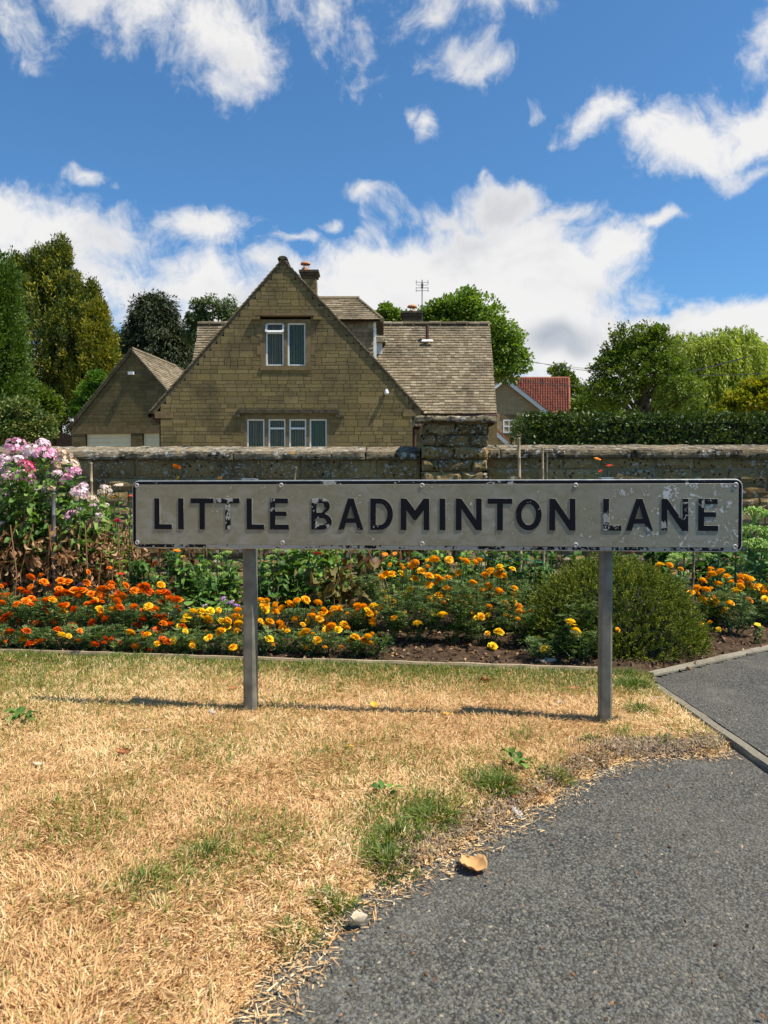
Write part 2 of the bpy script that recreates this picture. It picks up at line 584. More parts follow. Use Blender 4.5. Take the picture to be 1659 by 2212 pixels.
# the land goes on to the horizon and rises a little behind the garden wall
def land_z(x, y):
    z = np.interp(y, [-600, 5.05, 5.2, 9, 18, 60, 200, 900], [-.05, -.05, .02, .35, .75, 1.3, 2.0, 2.0])
    return z
xs = np.unique(np.concatenate([np.linspace(-900, 900, 25), np.linspace(-30, 30, 31)]))
ys = np.unique(np.concatenate([np.linspace(-600, 900, 31), [5.05, 5.2], np.linspace(4, 60, 29)]))
sheet('ground', xs, ys, land_z, M['earth'])
sheet('road', np.linspace(-60, 60, 41), np.concatenate([[-60, -20, -8], np.linspace(-4, 2.9, 24)]), lambda x, y: x * 0, M['asphalt'],
      keep=lambda x, y: (y < 2.7))
# path right of the concrete strip, up to the kerb of the flower bed
mb = MB()
kd = np.array(KERB_FAR) - np.array(BED_C); kd /= np.linalg.norm(kd)
pp = [(STRIPX + .03, -3), (9, -3), (9, 7), (BED_C[0] + kd[0] * 6.8, BED_C[1] + kd[1] * 6.8), BED_C, (STRIPX + .03, 2.6)]
V = [(x, y, .006) for x, y in pp]
mb.add(V, [(0, 1, 2), (0, 2, 3), (0, 3, 4), (0, 4, 5)], .5)
tag(mb.build('path', M['asphalt']), kind='structure')
sheet('lawn', np.arange(-4.9, .98, .02), np.arange(-.5, 3.25, .02), lambda x, y: lawn_z(x, y), M['thatch'], keep=lambda x, y: lawn_sd(x, y) > -.05, smooth=True)


def in_bed(x, y):
    ylow = BED_L[1] + (x - BED_L[0]) * (BED_R[1] - BED_L[1]) / (BED_R[0] - BED_L[0])
    k = (x - BED_C[0]) * kd[1] - (y - BED_C[1]) * kd[0]        # positive on the path's side
    return (y > ylow - .01) & (y < 5.06) & (k < .02)
sheet('flower_bed_soil', np.arange(-5, 5.0, .025), np.arange(2.55, 5.08, .025), bed_z, M['soil'], keep=in_bed)

# edging pieces
def run_of(name, a, b, w, h, z0, L, mat, lab, cat, grp, jit=.003):
    a, b = np.array(a, float), np.array(b, float)
    D = b - a; tot = np.linalg.norm(D); D /= tot
    root = empty(name, (a[0], a[1], z0), lab, cat, grp)
    rz = math.atan2(D[1], D[0])
    n = max(1, round(tot / L))
    for i in range(n):
        mb = MB()
        l = tot / n - .006
        nx = max(2, int(l / .05))
        X = np.linspace(-l / 2, l / 2, nx)
        prof = np.array([(-w / 2, 0), (-w / 2, h * .85), (-w * .36, h), (w * .36, h), (w / 2, h * .85), (w / 2, 0)])
        P = np.array([(x, q[0], q[1]) for x in X for q in prof])
        P[:, 1:] += (np.stack([vnoise(P * 30, i), vnoise(P * 30, i + 9)], -1) - .5) * jit * 1.6
        k = len(prof)
        mb.add(P, [(r * k + j, (r + 1) * k + j, (r + 1) * k + j + 1, r * k + j + 1) for r in range(nx - 1) for j in range(k - 1)], .5)
        mb.add(P[:k], [(0, j, j + 1) for j in range(1, k - 1)], .5)
        mb.add(P[-k:], [(0, j + 1, j) for j in range(1, k - 1)], .5)
        c = a + D * (tot * (i + .5) / n)
        place(mb.mesh('length'), 'edging_piece', mat, root, (c[0] - a[0], c[1] - a[1], random.uniform(-.002, .002)), rot=(0, 0, rz + random.uniform(-.004, .004)))
    return root

run_of('concrete_edging', (STRIPX, 2.53), (STRIPX - .005, -1.6), .034, .05, -.034, .9, M['concrete'],
       'narrow worn concrete edging strip between the dry verge and the side path', 'edging', None)
run_of('kerb_edging', BED_C, KERB_FAR, .030, .05, -.028, 1.0, M['concrete'],
       'pale concrete kerb edging along the flower bed beside the path', 'kerb', None)
run_of('timber_edging', BED_L, BED_R, .018, .06, -.025, 1.2, M['timber'],
       'thin timber board edging between the lawn and the marigold bed', 'edging', None)

# asphalt aggregate standing proud of the road
def chips():
    mb = MB()
    n = 68000
    D = .80 + (2.3 - .80) * rs.rand(n) ** 1.25
    x = (rs.rand(n) - .5) * 1.12 * D + .0
    ok = (lawn_sd(x, D) < -.002) & ~((np.abs(x - STRIPX) < .03))
    x, y = x[ok], D[ok]; n = len(x)
    T = (np.array([(-1, -.8, -.4), (.9, -1, -.4), (1.1, .7, -.4), (-.8, 1, -.4), (-.55, -.45, .5), (.5, -.5, .42), (.6, .4, .5), (-.4, .55, .38)]) * .5,
         [(4, 5, 6, 7), (0, 1, 5, 4), (1, 2, 6, 5), (2, 3, 7, 6), (3, 0, 4, 7)])
    s = .0028 + .0036 * rs.rand(n) ** 1.6
    a = rs.rand(n) * 6.28
    tx = (rs.rand(n) - .5) * .5; ty = (rs.rand(n) - .5) * .5
    X = np.stack([np.cos(a), np.sin(a), tx], -1) * (s * (1 + .6 * rs.rand(n)))[:, None]
    Y = np.stack([-np.sin(a), np.cos(a), ty], -1) * s[:, None]
    Z = np.stack([-tx, -ty, np.ones(n)], -1) * (s * .55)[:, None]
    P = np.stack([x, y, np.where(x > STRIPX, .0062, .0002) + s * .0], -1)
    scatter(mb, T, P, X, Y, Z, rs.rand(n))
    o = mb.build('road_aggregate', M['chip'])
    tag(o, 'grey stone chippings bound into the asphalt road', 'aggregate', kind='stuff')
chips()

# ------------------------------------------------------------------ street name sign
SL, SR = np.array([-.7175, 2.178]), np.array([.9395, 2.0])
sx = (SR - SL) / np.linalg.norm(SR - SL); sn_ = np.array([sx[1], -sx[0]])   # sn_ points to the camera
srz = math.atan2(sx[1], sx[0])


def sp(px, py):
    """picture position -> (distance along the plate, height)"""
    d = ray(px, py)
    t = (SL @ sn_) / (d[:2] @ sn_)
    p = np.array([0, 0, CAMH]) + d * t
    return (p[:2] - SL) @ sx, p[2]

def worn(name, base, wear, thr, sc=40, amt=1.0, rough=.45, lowbias=0.0):
    m, t, b, o = newmat(name)
    p = pos(t)
    n = noise(t, VM(t, 'MULTIPLY', p, (1, 1, 1.0)), sc, 7, .72, .4)
    big = noise(t, p, 9, 3, .5)
    f = M2(t, 'ADD', n, M2(t, 'MULTIPLY', M2(t, 'SUBTRACT', big, .5), .9))
    if lowbias:
        sep = N(t, 'ShaderNodeSeparateXYZ'); t.links.new(p, sep.inputs[0])
        f = M2(t, 'ADD', f, smooth(t, sep.outputs[2], .50 + .04, .515, 0, lowbias))
    f = smooth(t, f, thr, thr + .012)
    c = mix(t, f, base, wear)
    t.links.new(c, b.inputs['Base Color'])
    b.inputs['Roughness'].default_value = .75
    b.inputs['Specular IOR Level'].default_value = .12
    bump(t, b, M2(t, 'SUBTRACT', 1.0, f), .35, .0008)
    return m


def plate_mat():
    m, t, b, o = newmat('weathered_sign_face')
    p = pos(t)
    n1 = noise(t, p, 5.5, 6, .65, .3)
    n2_ = noise(t, VM(t, 'MULTIPLY', p, (1, 1, 1.6)), 22, 7, .7, .3)
    n3 = noise(t, p, 110, 5, .75, .5)
    sep = N(t, 'ShaderNodeSeparateXYZ'); t.links.new(p, sep.inputs[0])
    c = mix(t, smooth(t, n1, .35, .65), (.245, .220, .148), (.285, .270, .215))
    c = mix(t, smooth(t, n2_, .35, .68), c, (.20, .172, .10))
    c = mix(t, smooth(t, n2_, .62, .70, 0, .5), c, (.36, .37, .35))
    # chalky flaking, thickest at the right end
    right = smooth(t, sep.outputs[0], .35, .85)
    fl = M2(t, 'ADD', M2(t, 'ADD', n3, M2(t, 'MULTIPLY', M2(t, 'SUBTRACT', n2_, .5), .9)), M2(t, 'MULTIPLY', right, .11))
    c = mix(t, smooth(t, fl, .69, .73, 0, .8), c, (.60, .60, .59))
    spots = noise(t, p, 60, 3, .6)
    c = mix(t, smooth(t, spots, .74, .78, 0, .8), c, (.10, .08, .055))
    scr = noise(t, VM(t, 'MULTIPLY', p, (6, 6, 90)), 2.2, 4, .8)
    c = mix(t, smooth(t, scr, .66, .72, 0, .3), c, (.42, .43, .41))
    t.links.new(c, b.inputs['Base Color'])
    b.inputs['Roughness'].default_value = .5
    b.inputs['Specular IOR Level'].default_value = .45
    bump(t, b, M2(t, 'ADD', n3, n2_), .12, .001)
    return m

M['plate'] = plate_mat()
M['paint'] = worn('chipped_black_paint', (.008, .009, .013), (.33, .32, .28), .665, 55)
M['paint_low'] = worn('chipped_black_paint_worn', (.008, .009, .013), (.36, .35, .31), .60, 42)
M['rim'] = worn('black_rim_paint', (.008, .009, .013), (.36, .35, .31), .66, 60)
M['rimlow'] = worn('flaked_rim_paint', (.010, .012, .018), (.40, .39, .35), .47, 75)
M['rivet'] = plain('rivet_metal', (.42, .38, .34), .55, .3, .5, .3, 200)
M['galv'] = plain('galvanised_steel', (.15, .140, .105), .6, .0, .5, .35, 18, .15, .001)
M['galvtop'] = plain('galvanised_cap', (.42, .44, .46), .4, .5, .5, .2, 60)
M['metal'] = plain('sign_backing', (.42, .42, .39), .5, .3, .5, .2, 40)

mid = (SL + SR) / 2
sign = empty('street_name_sign', (mid[0], mid[1], 0), 'weathered grey street nameplate lettered LITTLE BADMINTON LANE on two steel posts in the dry verge', 'street sign', rz=srz)
ORG[sign] = np.zeros(3)
LEN = np.linalg.norm(SR - SL)
ZB, ZT = sp(900, 1187)[1], sp(900, 1037.5)[1]


def rrect(x0, z0, x1, z1, r, n=5):
    P = []
    for cx, cz, a0 in ((x1 - r, z0 + r, -90), (x1 - r, z1 - r, 0), (x0 + r, z1 - r, 90), (x0 + r, z0 + r, 180)):
        for k in range(n + 1):
            a = R(a0 + 90 * k / n)
            P.append((cx + r * math.cos(a), cz + r * math.sin(a)))
    return P


def flat(name, outlines, mat, front, depth, bevel=0, off=0.0):
    """2d outlines (first outer, others holes) in the plate's plane, raised towards the camera; u is centred"""
    cu = bpy.data.curves.new(name, 'CURVE'); cu.dimensions = '2D'; cu.fill_mode = 'BOTH'
    cu.extrude = depth / 2; cu.bevel_depth = bevel; cu.bevel_resolution = 1; cu.offset = off
    for pl in outlines:
        s = cu.splines.new('POLY'); s.points.add(len(pl) - 1); s.use_cyclic_u = True
        for q, (u, z) in zip(s.points, pl): q.co = (u - LEN / 2, z, 0, 1)
    tmp = bpy.data.objects.new('tmp', cu); COL.objects.link(tmp)
    dg = bpy.context.evaluated_depsgraph_get()
    me = bpy.data.meshes.new_from_object(tmp.evaluated_get(dg))
    bpy.data.objects.remove(tmp)
    me.name = name
    me.materials.clear(); me.materials.append(mat)
    o = bpy.data.objects.new(name, me); COL.objects.link(o); o.parent = sign
    o.rotation_euler = (R(90), 0, 0)
    o.location = (0, -front + depth / 2, 0)
    return o

flat('backing_plate', [rrect(0, ZB, LEN, ZT, .018)], M['metal'], .0, .012, .0012)
ins = .0018
rim_lo = .0105
# the rim: top, bottom and the ends, each its own painted strip
r0 = rrect(ins, ZB + ins, LEN - ins, ZT - ins, .017)
r1 = rrect(rim_lo, ZB + rim_lo, LEN - rim_lo, ZT - rim_lo, .009)
h = len(r0) // 4
def ring(i0, i1): 
    idx = [i % len(r0) for i in range(i0, i1)]
    return [r0[i] for i in idx] + [r1[i] for i in reversed(idx)]
n_ = len(r0)
flat('rim_top', [ring(h + 3, 2 * h + 3)], M['rim'], .0035, .004)
flat('rim_bottom', [ring(3 * h + 3, 4 * h + 3)], M['rimlow'], .0035, .004)
flat('rim_side', [ring(2, h + 4)], M['rim'], .0035, .004)
flat('rim_side', [ring(2 * h + 2, 3 * h + 4)], M['rim'], .0035, .004)
seam = sp(929, 1100)[0]
flat('face_panel', [rrect(.0112, ZB + .0112, seam - .0006, ZT - .0112, .003, 2)], M['plate'], .0048, .006, .0006)
flat('face_panel', [rrect(seam + .0006, ZB + .0112, LEN - .0112, ZT - .0112, .003, 2)], M['plate'], .0048, .006, .0006)


def arc(cx, cz, rx, rz, a0, a1, n=10):
    return [(cx + rx * math.cos(R(a0 + (a1 - a0) * k / n)), cz + rz * math.sin(R(a0 + (a1 - a0) * k / n))) for k in range(n + 1)]


def glyph(ch, w, h, s):
    if ch == 'L': return [[(0, 0), (w, 0), (w, s * .93), (s, s * .93), (s, h), (0, h)]]
    if ch == 'I': return [[(0, 0), (w, 0), (w, h), (0, h)]]
    if ch == 'T': a = (w - s) / 2; return [[(a, 0), (a + s, 0), (a + s, h - s * .93), (w, h - s * .93), (w, h), (0, h), (0, h - s * .93), (a, h - s * .93)]]
    if ch == 'E': t = s * .92; m0 = h * .44; return [[(0, 0), (w, 0), (w, t), (s, t), (s, m0), (w * .88, m0), (w * .88, m0 + t * .9), (s, m0 + t * .9), (s, h - t), (w * .96, h - t), (w * .96, h), (0, h)]]
    if ch == 'O': return [arc(w / 2, h / 2, w / 2, h / 2, 0, 352, 40), arc(w / 2, h / 2, w / 2 - s, h / 2 - s * .95, 0, 352, 36)]
    if ch == 'D':
        q = h / 2; x = w * .42
        return [[(0, 0)] + arc(x, q, w - x, q, -90, 90, 18) + [(0, h)], [(s, s * .92)] + arc(x, q, w - x - s, q - s * .92, -90, 90, 14) + [(s, h - s * .92)]]
    if ch == 'B':
        m = h * .52; t = s * .86; x = w * .50
        lo = arc(x, m / 2 + .0, w - x, m / 2, -90, 68, 14); up = arc(x * .92, (h + m) / 2, w * .91 - x * .92, (h - m) / 2, -66, 90, 14)
        hl = [(s, t)] + arc(x, m / 2, w - x - s, m / 2 - t, -90, 90, 12) + [(s, m - t)]
        hu = [(s, m + t * .15)] + arc(x * .92, (h + m) / 2 - t * .42, w * .91 - x * .92 - s, (h - m) / 2 - t * .58, -90, 90, 12) + [(s, h - t)]
        return [[(0, 0)] + lo + up + [(0, h)], hl, hu]
    if ch == 'A':
        p = s * 1.02; top = s * .55; c = w / 2
        def ix(z): return p + (c - p) * z / (h - s * 1.15) * .98
        z0, z1 = h * .22, h * .22 + s * .85
        a, b = ix(z0), ix(z1)
        return [[(0, 0), (p, 0), (a, z0), (w - a, z0), (w - p, 0), (w, 0), (c + top, h), (c - top, h)],
                [(b, z1), (w - b, z1), (c + .0004, h - s * 1.3), (c - .0004, h - s * 1.3)]]
    if ch == 'N': k = s * 1.18; return [[(0, 0), (s, 0), (s, h - k * 1.55), (w - s, 0), (w, 0), (w, h), (w - s, h), (w - s, k * 1.55), (s, h), (0, h)]]
    if ch == 'M':
        c = w / 2; v = h * .32
        return [[(0, 0), (s, 0), (s, h - s * 2.1), (c - s * .2, v), (c + s * .2, v), (w - s, h - s * 2.1), (w - s, 0), (w, 0), (w, h), (w - s * 1.05, h), (c, v + s * 1.75), (s * 1.05, h), (0, h)]]

T5 = [('L', 143, 229), ('I', 262, 288), ('T', 325, 438), ('T', 454, 568), ('L', 605, 691), ('E', 722, 815), ('B', 929, 1030), ('A', 1065, 1188), ('D', 1225, 1337), ('M', 1377, 1519)]
T6 = [('I', 40, 67), ('N', 120, 246), ('T', 277, 396), ('O', 415, 541), ('N', 580, 707), ('L', 845, 933), ('A', 956, 1088), ('N', 1131, 1262), ('E', 1312, 1410)]
chars = [(c, 274.3 + a / 2.326, 274.3 + b / 2.326) for c, a, b in T5] + [(c, 932.5 + a / 2.284, 932.5 + b / 2.284) for c, a, b in T6]
for i, (c, a, b) in enumerate(chars):
    mx = (a + b) / 2
    u0, u1 = sp(a, 1110)[0], sp(b, 1110)[0]
    f = (mx - 287) / 1316
    zb, zt = sp(mx, 1142.5 + f * 4.2)[1], sp(mx, 1076.5 + f * 1.2)[1]
    w = u1 - u0; hh = zt - zb
    s = w if c == 'I' else .0146
    gl = [[(u0 + x, zb + z) for x, z in pl] for pl in glyph(c, w, hh, s)]
    o = flat('letter', gl, M['paint_low'] if i in (6, 8, 16, 17, 18, 3, 2) else M['paint'], .0064, .002, .0003)
    flat('letter_ridge', gl, M['plate'], .0058, .002, .0004, off=.0006).parent = o
    r_ = o.children[0]
    r_.location = (0, 0, 0); r_.rotation_euler = (0, 0, 0); r_.location = (0, 0, -.0006)
for px, py in [(297, 1049), (608, 1048.5), (912, 1049), (1243, 1048.5), (1588, 1047.5), (298, 1172), (611, 1172.5), (912, 1174.5), (1243, 1177), (1586, 1181)]:
    u, z = sp(px, py)
    mb = MB()
    a = np.arange(14) * 2 * math.pi / 14
    prof = [(.0068, .0), (.0064, .0012), (.0046, .0022), (.0030, .0016), (.0026, .0004), (.0016, .0006), (.0001, .0018)]
    V = np.array([(r * math.cos(x), -q, r * math.sin(x)) for r, q in prof for x in a])
    mb.add(V, [(i * 14 + j, i * 14 + (j + 1) % 14, (i + 1) * 14 + (j + 1) % 14, (i + 1) * 14 + j) for i in range(6) for j in range(14)], .5)
    place(mb.mesh('rivet', smooth=True), 'rivet', M['rivet'], sign, (u - LEN / 2, -.0049, z))
for a, b, pb in ((521, 545.5, 1548), (1299.5, 1326, 1556)):
    mb = MB()
    u0, u1 = sp(a, 1300)[0], sp(b, 1300)[0]
    w, d, r = u1 - u0, .045, .005
    u = (u0 + u1) / 2 - LEN / 2
    pr = [(-w / 2 + r, 0), (w / 2 - r, 0), (w / 2, r), (w / 2, d - r), (w / 2 - r, d), (-w / 2 + r, d), (-w / 2, d - r), (-w / 2, r)]
    prism(mb, [(x + u, y + .0135, -.1) for x, y in pr], (0, 0, ZT + .004 + .1), .5)
    o = mb.build('post', M['galv'], sign, local=True)
    mb = MB(); box2(mb, (u - w / 2 - .001, .0135 - .001, ZT + .004), (u + w / 2 + .001, .0135 + d + .001, ZT + .0068), .5)
    mb.build('post_cap', M['galvtop'], o, local=True)
    mb = MB()
    for z in (ZB + .03, ZT - .035):
        mb = MB(); box2(mb, (u - w / 2 - .02, .0124, z), (u + w / 2 + .02, .0134, z + .02), .5)
        mb.build('bracket', M['galv'], o, local=True)

# ------------------------------------------------------------------ garden wall
STC = [(.20, .125, .05), (.30, .20, .082), (.34, .235, .10), (.22, .15, .072), (.31, .195, .07)]
M['wallstone'] = stonemat('lichened_cotswold_stone', STC, 75, .95, .55, .9, .007, 22, (.035, .026, .016), 6)
M['coping'] = stonemat('coping_stone', [(.18, .138, .082), (.25, .20, .13), (.14, .105, .06)], 90, 1.0, .95, 1.0, .008, 16, (.022, .019, .015), 9)
M['mortar'] = stonemat('wall_mortar', [(.24, .19, .115), (.24, .19, .115)], 110, .4, .5, .8, .004, 26, (.05, .04, .03), 8)


def rough(w, d, h, seed, amp=.006, round_=.006, nx=6, ny=2, nz=3):
    """a block with worn edges, origin at the middle of the base's front edge; front towards -y"""
    V, F = [], []
    def face(fn, a, b):
        k = len(V)
        for i in range(a + 1):
            for j in range(b + 1):
                V.append(fn(i / a, j / b))
        for i in range(a):
            for j in range(b):
                q = k + i * (b + 1) + j
                F.append((q, q + b + 1, q + b + 2, q + 1))
    face(lambda u, v: (u - .5, 0, v), nx, nz)
    face(lambda u, v: (.5 - u, 1, v), 2, 1)
    face(lambda u, v: (-.5, 1 - u, v), ny, nz)
    face(lambda u, v: (.5, u, v), ny, nz)
    face(lambda u, v: (u - .5, v, 1), nx, ny)
    P = np.array(V) * np.array([w, d, h])
    q = P * np.array([1, 1, 1.0])
    off = np.stack([fbm(q * 22 + seed * 7.3, 1, 3), fbm(q * 22 + seed * 3.1, 5, 3), fbm(q * 22 + seed * 5.7, 8, 3)], -1) - .5
    e = np.minimum(np.minimum(w / 2 - np.abs(P[:, 0]), P[:, 2]), h - P[:, 2])
    front = P[:, 1] < 1e-6
    P = P + off * amp * 2.4
    P[front & (e < 1e-6), 1] += round_ * (0.4 + 1.2 * vnoise(q[front & (e < 1e-6)] * 40, seed))
    edge = P[:, 1] < .02
    return P, F


def stone_obj(name, mat, parent, p, w, d, h, seed, **kw):
    V, F = rough(w, d, h, seed, **kw)
    mb = MB(); mb.add(V, F, .0)
    org = ORG[parent]
    return place(mb.mesh(name), name, mat, parent, tuple(np.array(p) - org))

WY = 5.0
zc0, zc1 = at(400, 992, WY)[2], at(400, 975.5, WY)[2]     # bottom and top of the coping's front


def wall_run(x0, x1, joints, lab, seed, dz=0):
    w = empty('garden_wall', (x0, WY + .03, 0), lab, 'wall', 'lengths of the garden wall either side of the pier')
    rr = random.Random(seed)
    mb = MB(); box2(mb, (x0, WY + .045, -.1), (x1, WY + .33, zc0 + dz + .004), .5)
    mb.build('mortar_core', M['mortar'], w)
    z = -.02; row = 0
    hs = []
    while z < zc0 + dz - .02:
        h = rr.uniform(.078, .102)
        if zc0 + dz - (z + h) < .06: h = zc0 + dz - z
        hs.append((z, h)); z += h
    for (z, h) in hs:
        x = x0 + rr.uniform(-.1, .0)
        while x < x1 - .04:
            wd = rr.uniform(.17, .38)
            a, b = max(x, x0), min(x + wd, x1)
            if x1 - b < .07: b = x1
            if b - a > .03:
                stone_obj('stone', M['wallstone'], w, ((a + b) / 2, WY + .03 + rr.uniform(-.006, .006), z + .005), b - a - .012, .1, h - .011, rr.randrange(999), amp=.006, round_=.009)
            x = b if b == x1 else x + wd
    js = [x0] + joints + [x1]
    for a, b in zip(js[:-1], js[1:]):
        V, F = rough(b - a - .008, .36, zc1 - zc0, rr.randrange(999), amp=.007, round_=.006, nx=max(6, int((b - a) * 22)), ny=5, nz=3)
        V[:, 2] += np.clip(V[:, 1], 0, .4) * .16 * (V[:, 2] > .02)
        mb = MB(); mb.add(V, F, 0)
        place(mb.mesh('coping_stone'), 'coping_stone', M['coping'], w, tuple(np.array([(a + b) / 2, WY, zc0 + dz]) - ORG[w]))
    return w

PXL, PXR = at(910, 950, 4.96)[0], at(1056, 950, 4.96)[0]
wall_run(-4.6, PXL - .004, [-3.9, -2.9, -1.93, at(504, 980, WY)[0], -.12], 'long lichened stone wall left of the square pier behind the flower bed', 3)
wall_run(PXR + .004, 5.2, [at(1083, 980, WY)[0], at(1364, 980, WY)[0], at(1546, 980, WY)[0], 2.9, 3.7, 4.4], 'long lichened stone wall right of the square pier in front of the hedge', 5, dz=.012)
pier = empty('stone_pier', ((PXL + PXR) / 2, 4.96, 0), 'square rough stone pier with a flat cap rising above the garden wall', 'pier')
mb = MB(); box2(mb, (PXL + .03, 5.0, -.1), (PXR - .03, 5.36, at(980, 915, 4.95)[2]), .5); mb.build('mortar_core', M['mortar'], pier)
rr = random.Random(11)
ztop = at(980, 913.5, 4.96)[2]; zmid = at(980, 965, 4.96)[2]
ch = (ztop - zmid) / 2
pat = [[.5, .5], [.22, .52, .26], [.48, .52], [.26, .5, .24], [.6, .4], [.3, .7], [.5, .5], [.25, .5, .25], [.5, .5], [.3, .4, .3], [.5, .5], [.3, .7]]
z = ztop; k = 0
W = PXR - PXL
while z > -.05:
    h = ch if k < 2 else rr.uniform(.075, .092)
    z -= h
    x = PXL; ww = W
    for f in pat[k % len(pat)]:
        stone_obj('stone', M['wallstone'], pier, (x + ww * f / 2, 4.96 + rr.uniform(-.009, .006), z + .005), ww * f - .011, .42, h - .010, rr.randrange(999), amp=.013, round_=.014, nx=10, ny=6, nz=5)
        x += ww * f
    k += 1
V, F = rough(at(1072, 900, 4.92)[0] - at(897, 900, 4.92)[0], .52, at(980, 898.5, 4.92)[2] - ztop, 77, amp=.010, round_=.008, nx=14, ny=7, nz=4)
mb = MB(); mb.add(V, F, 0)
place(mb.mesh('cap_stone'), 'cap_stone', M['coping'], pier, tuple(np.array([at(984.5, 900, 4.92)[0], 4.91, ztop]) - ORG[pier]))

# ------------------------------------------------------------------ buildings
HS = [(.178, .134, .060), (.20, .148, .066), (.232, .175, .080), (.19, .142, .070), (.155, .116, .054), (.215, .158, .064)]
M['housestone'] = stonemat('house_stone', HS, 26, 0, .75, .6, .01, darkcol=(.085, .066, .036), darksc=.9)
M['housemortar'] = plain('house_mortar', (.10, .075, .038), .95, 0, .1, .2, 12)
M['dressed'] = plain('dressed_stone', (.185, .13, .064), .9, 0, .15, .22, 6, .3, .01)
M['darkstone'] = plain('weathered_moulding', (.075, .062, .04), .9, 0, .15, .45, 9, .4, .01)
M['verge'] = plain('verge_mortar', (.12, .095, .06), .95, 0, .1, .4, 8, .5, .01)
TC = [(.15, .115, .070), (.205, .16, .10), (.26, .205, .135), (.18, .14, .088), (.31, .26, .18), (.13, .098, .06)]
M['tile'] = stonemat('stone_tile', TC, 40, 0, .5, .5, .004, darkcol=(.045, .038, .028), darksc=1.3)
M['underlay'] = plain('roof_underlay', (.04, .034, .026), .95)
M['white'] = plain('white_paint', (.74, .73, .70), .45, 0, .5, .08, 30)
M['leaddark'] = plain('lead_strip', (.07, .07, .065), .6)
M['curtain'] = leafmat('net_curtain', [(.08, .078, .06), (.30, .285, .235)], .0, .9, .1)
M['curtain_green'] = leafmat('green_curtain', [(.05, .09, .06), (.16, .23, .16)], .0, .9, .1)
M['room'] = plain('dark_interior', (.03, .03, .028), .9)
M['pot'] = plain('terracotta', (.52, .22, .10), .8, 0, .2, .15, 15)
M['potpale'] = plain('buff_pot', (.50, .38, .24), .8, 0, .2, .15, 15)
M['steel'] = plain('aerial_metal', (.12, .12, .125), .5, .6)
M['brownpipe'] = plain('brown_plastic', (.09, .035, .028), .5, 0, .4)
M['lamp'] = plain('lamp_white', (.75, .74, .72), .35)
M['door'] = plain('cream_garage_door', (.82, .70, .46), .5, 0, .4, .04, 5)
M['woodgate'] = plain('dark_wood', (.035, .022, .014), .8, 0, .2, .3, 9)


def glassmat():
    m, t, b, o = newmat('window_glass')
    g = N(t, 'ShaderNodeBsdfGlossy'); g.inputs['Roughness'].default_value = .02; g.inputs[0].default_value = (.85, .85, .8, 1)
    tr = N(t, 'ShaderNodeBsdfTransparent'); tr.inputs[0].default_value = (.92, .9, .82, 1)
    ms = N(t, 'ShaderNodeMixShader'); ms.inputs[0].default_value = .022
    t.links.new(tr.outputs[0], ms.inputs[1]); t.links.new(g.outputs[0], ms.inputs[2]); t.links.new(ms.outputs[0], o.inputs[0])
    return m
M['glass'] = glassmat()

cube_me = {}
def cube(mat, name):
    if (mat.name, name) not in cube_me:
        mb = MB(); mb.add(CUBEV, CUBEF, 0.0)
        me = mb.mesh(name); me.materials.append(mat); cube_me[(mat.name, name)] = me
    return cube_me[(mat.name, name)]


class Face:
    """a vertical wall face: origin o, horizontal unit ux, outward normal n"""
    def __init__(s, o, rz=0.0):
        s.o = np.array(o, float); s.rz = rz
        s.ux = np.array([math.cos(rz), math.sin(rz), 0]); s.n = np.array([math.sin(rz), -math.cos(rz), 0])

    def P(s, u, z, out=0.0):
        p = s.o + s.ux * u + s.n * out; p[2] = z
        return p

    def uv(s, px, py):
        d = ray(px, py); c = np.array([0, 0, CAMH])
        t = ((s.o - c) @ s.n) / (d @ s.n)
        p = c + d * t
        return (p - s.o) @ s.ux, p[2]

    def bar(s, mb, u0, u1, z0, z1, o0, o1, rnd=.5):
        c = s.P((u0 + u1) / 2, (z0 + z1) / 2, (o0 + o1) / 2)
        return box(mb, c, (abs(u1 - u0), abs(o1 - o0), abs(z1 - z0)), s.rz, rnd)


def coursed(face, zlo, zhi, lim, wr, hr, seed, parent, mat, backmat, limit=300, joint=.015, thick=.25, back_name='wall', proud=.006):
    rr = random.Random(seed)
    back = MB(); st = []
    z = zlo
    while z < zhi - .01:
        h = min(rr.choice(hr), zhi - z)
        if zhi - z - h < min(hr) * .5: h = zhi - z
        for (a, b) in lim(z + h / 2, h):
            if b - a < .03: continue
            face.bar(back, a, b, z, z + h, -thick, -proud)
            x = a - rr.uniform(0, .15)
            while x < b - .02:
                w = rr.uniform(*wr) * (1.0 if rr.random() > .12 else 1.5)
                x0, x1 = max(a, x), min(b, x + w)
                if b - x1 < wr[0] * .4: x1 = b; w = b - x
                if x1 - x0 > .04:
                    if h > .17 and rr.random() < .4 and x1 - x0 < .5:
                        zs = z + h * rr.choice((.4, .5, .6))
                        st.append((x0, x1, z, zs)); st.append((x0, x1, zs, z + h))
                    else: st.append((x0, x1, z, z + h))
                x += w
        z += h
    back.build(back_name, backmat, parent)
    st.sort(key=lambda q: -(q[1] - q[0]) * (q[3] - q[2]))
    me = cube(mat, 'stone')
    rest = MB()
    for i, (x0, x1, z0, z1) in enumerate(st):
        out = rr.uniform(-.001, .0015)
        s = (x1 - x0 - joint, .06, z1 - z0 - joint * .9)
        c = face.P((x0 + x1) / 2, (z0 + z1) / 2, out - .03)
        if i < limit:
            o = place(me, 'stone', None, parent, tuple(c - ORG[parent]), s, (0, 0, face.rz))
        else: box(rest, c, s, face.rz, rr.random())
    if rest.V: tag(rest.build('small_stones', mat, parent), kind='stuff')


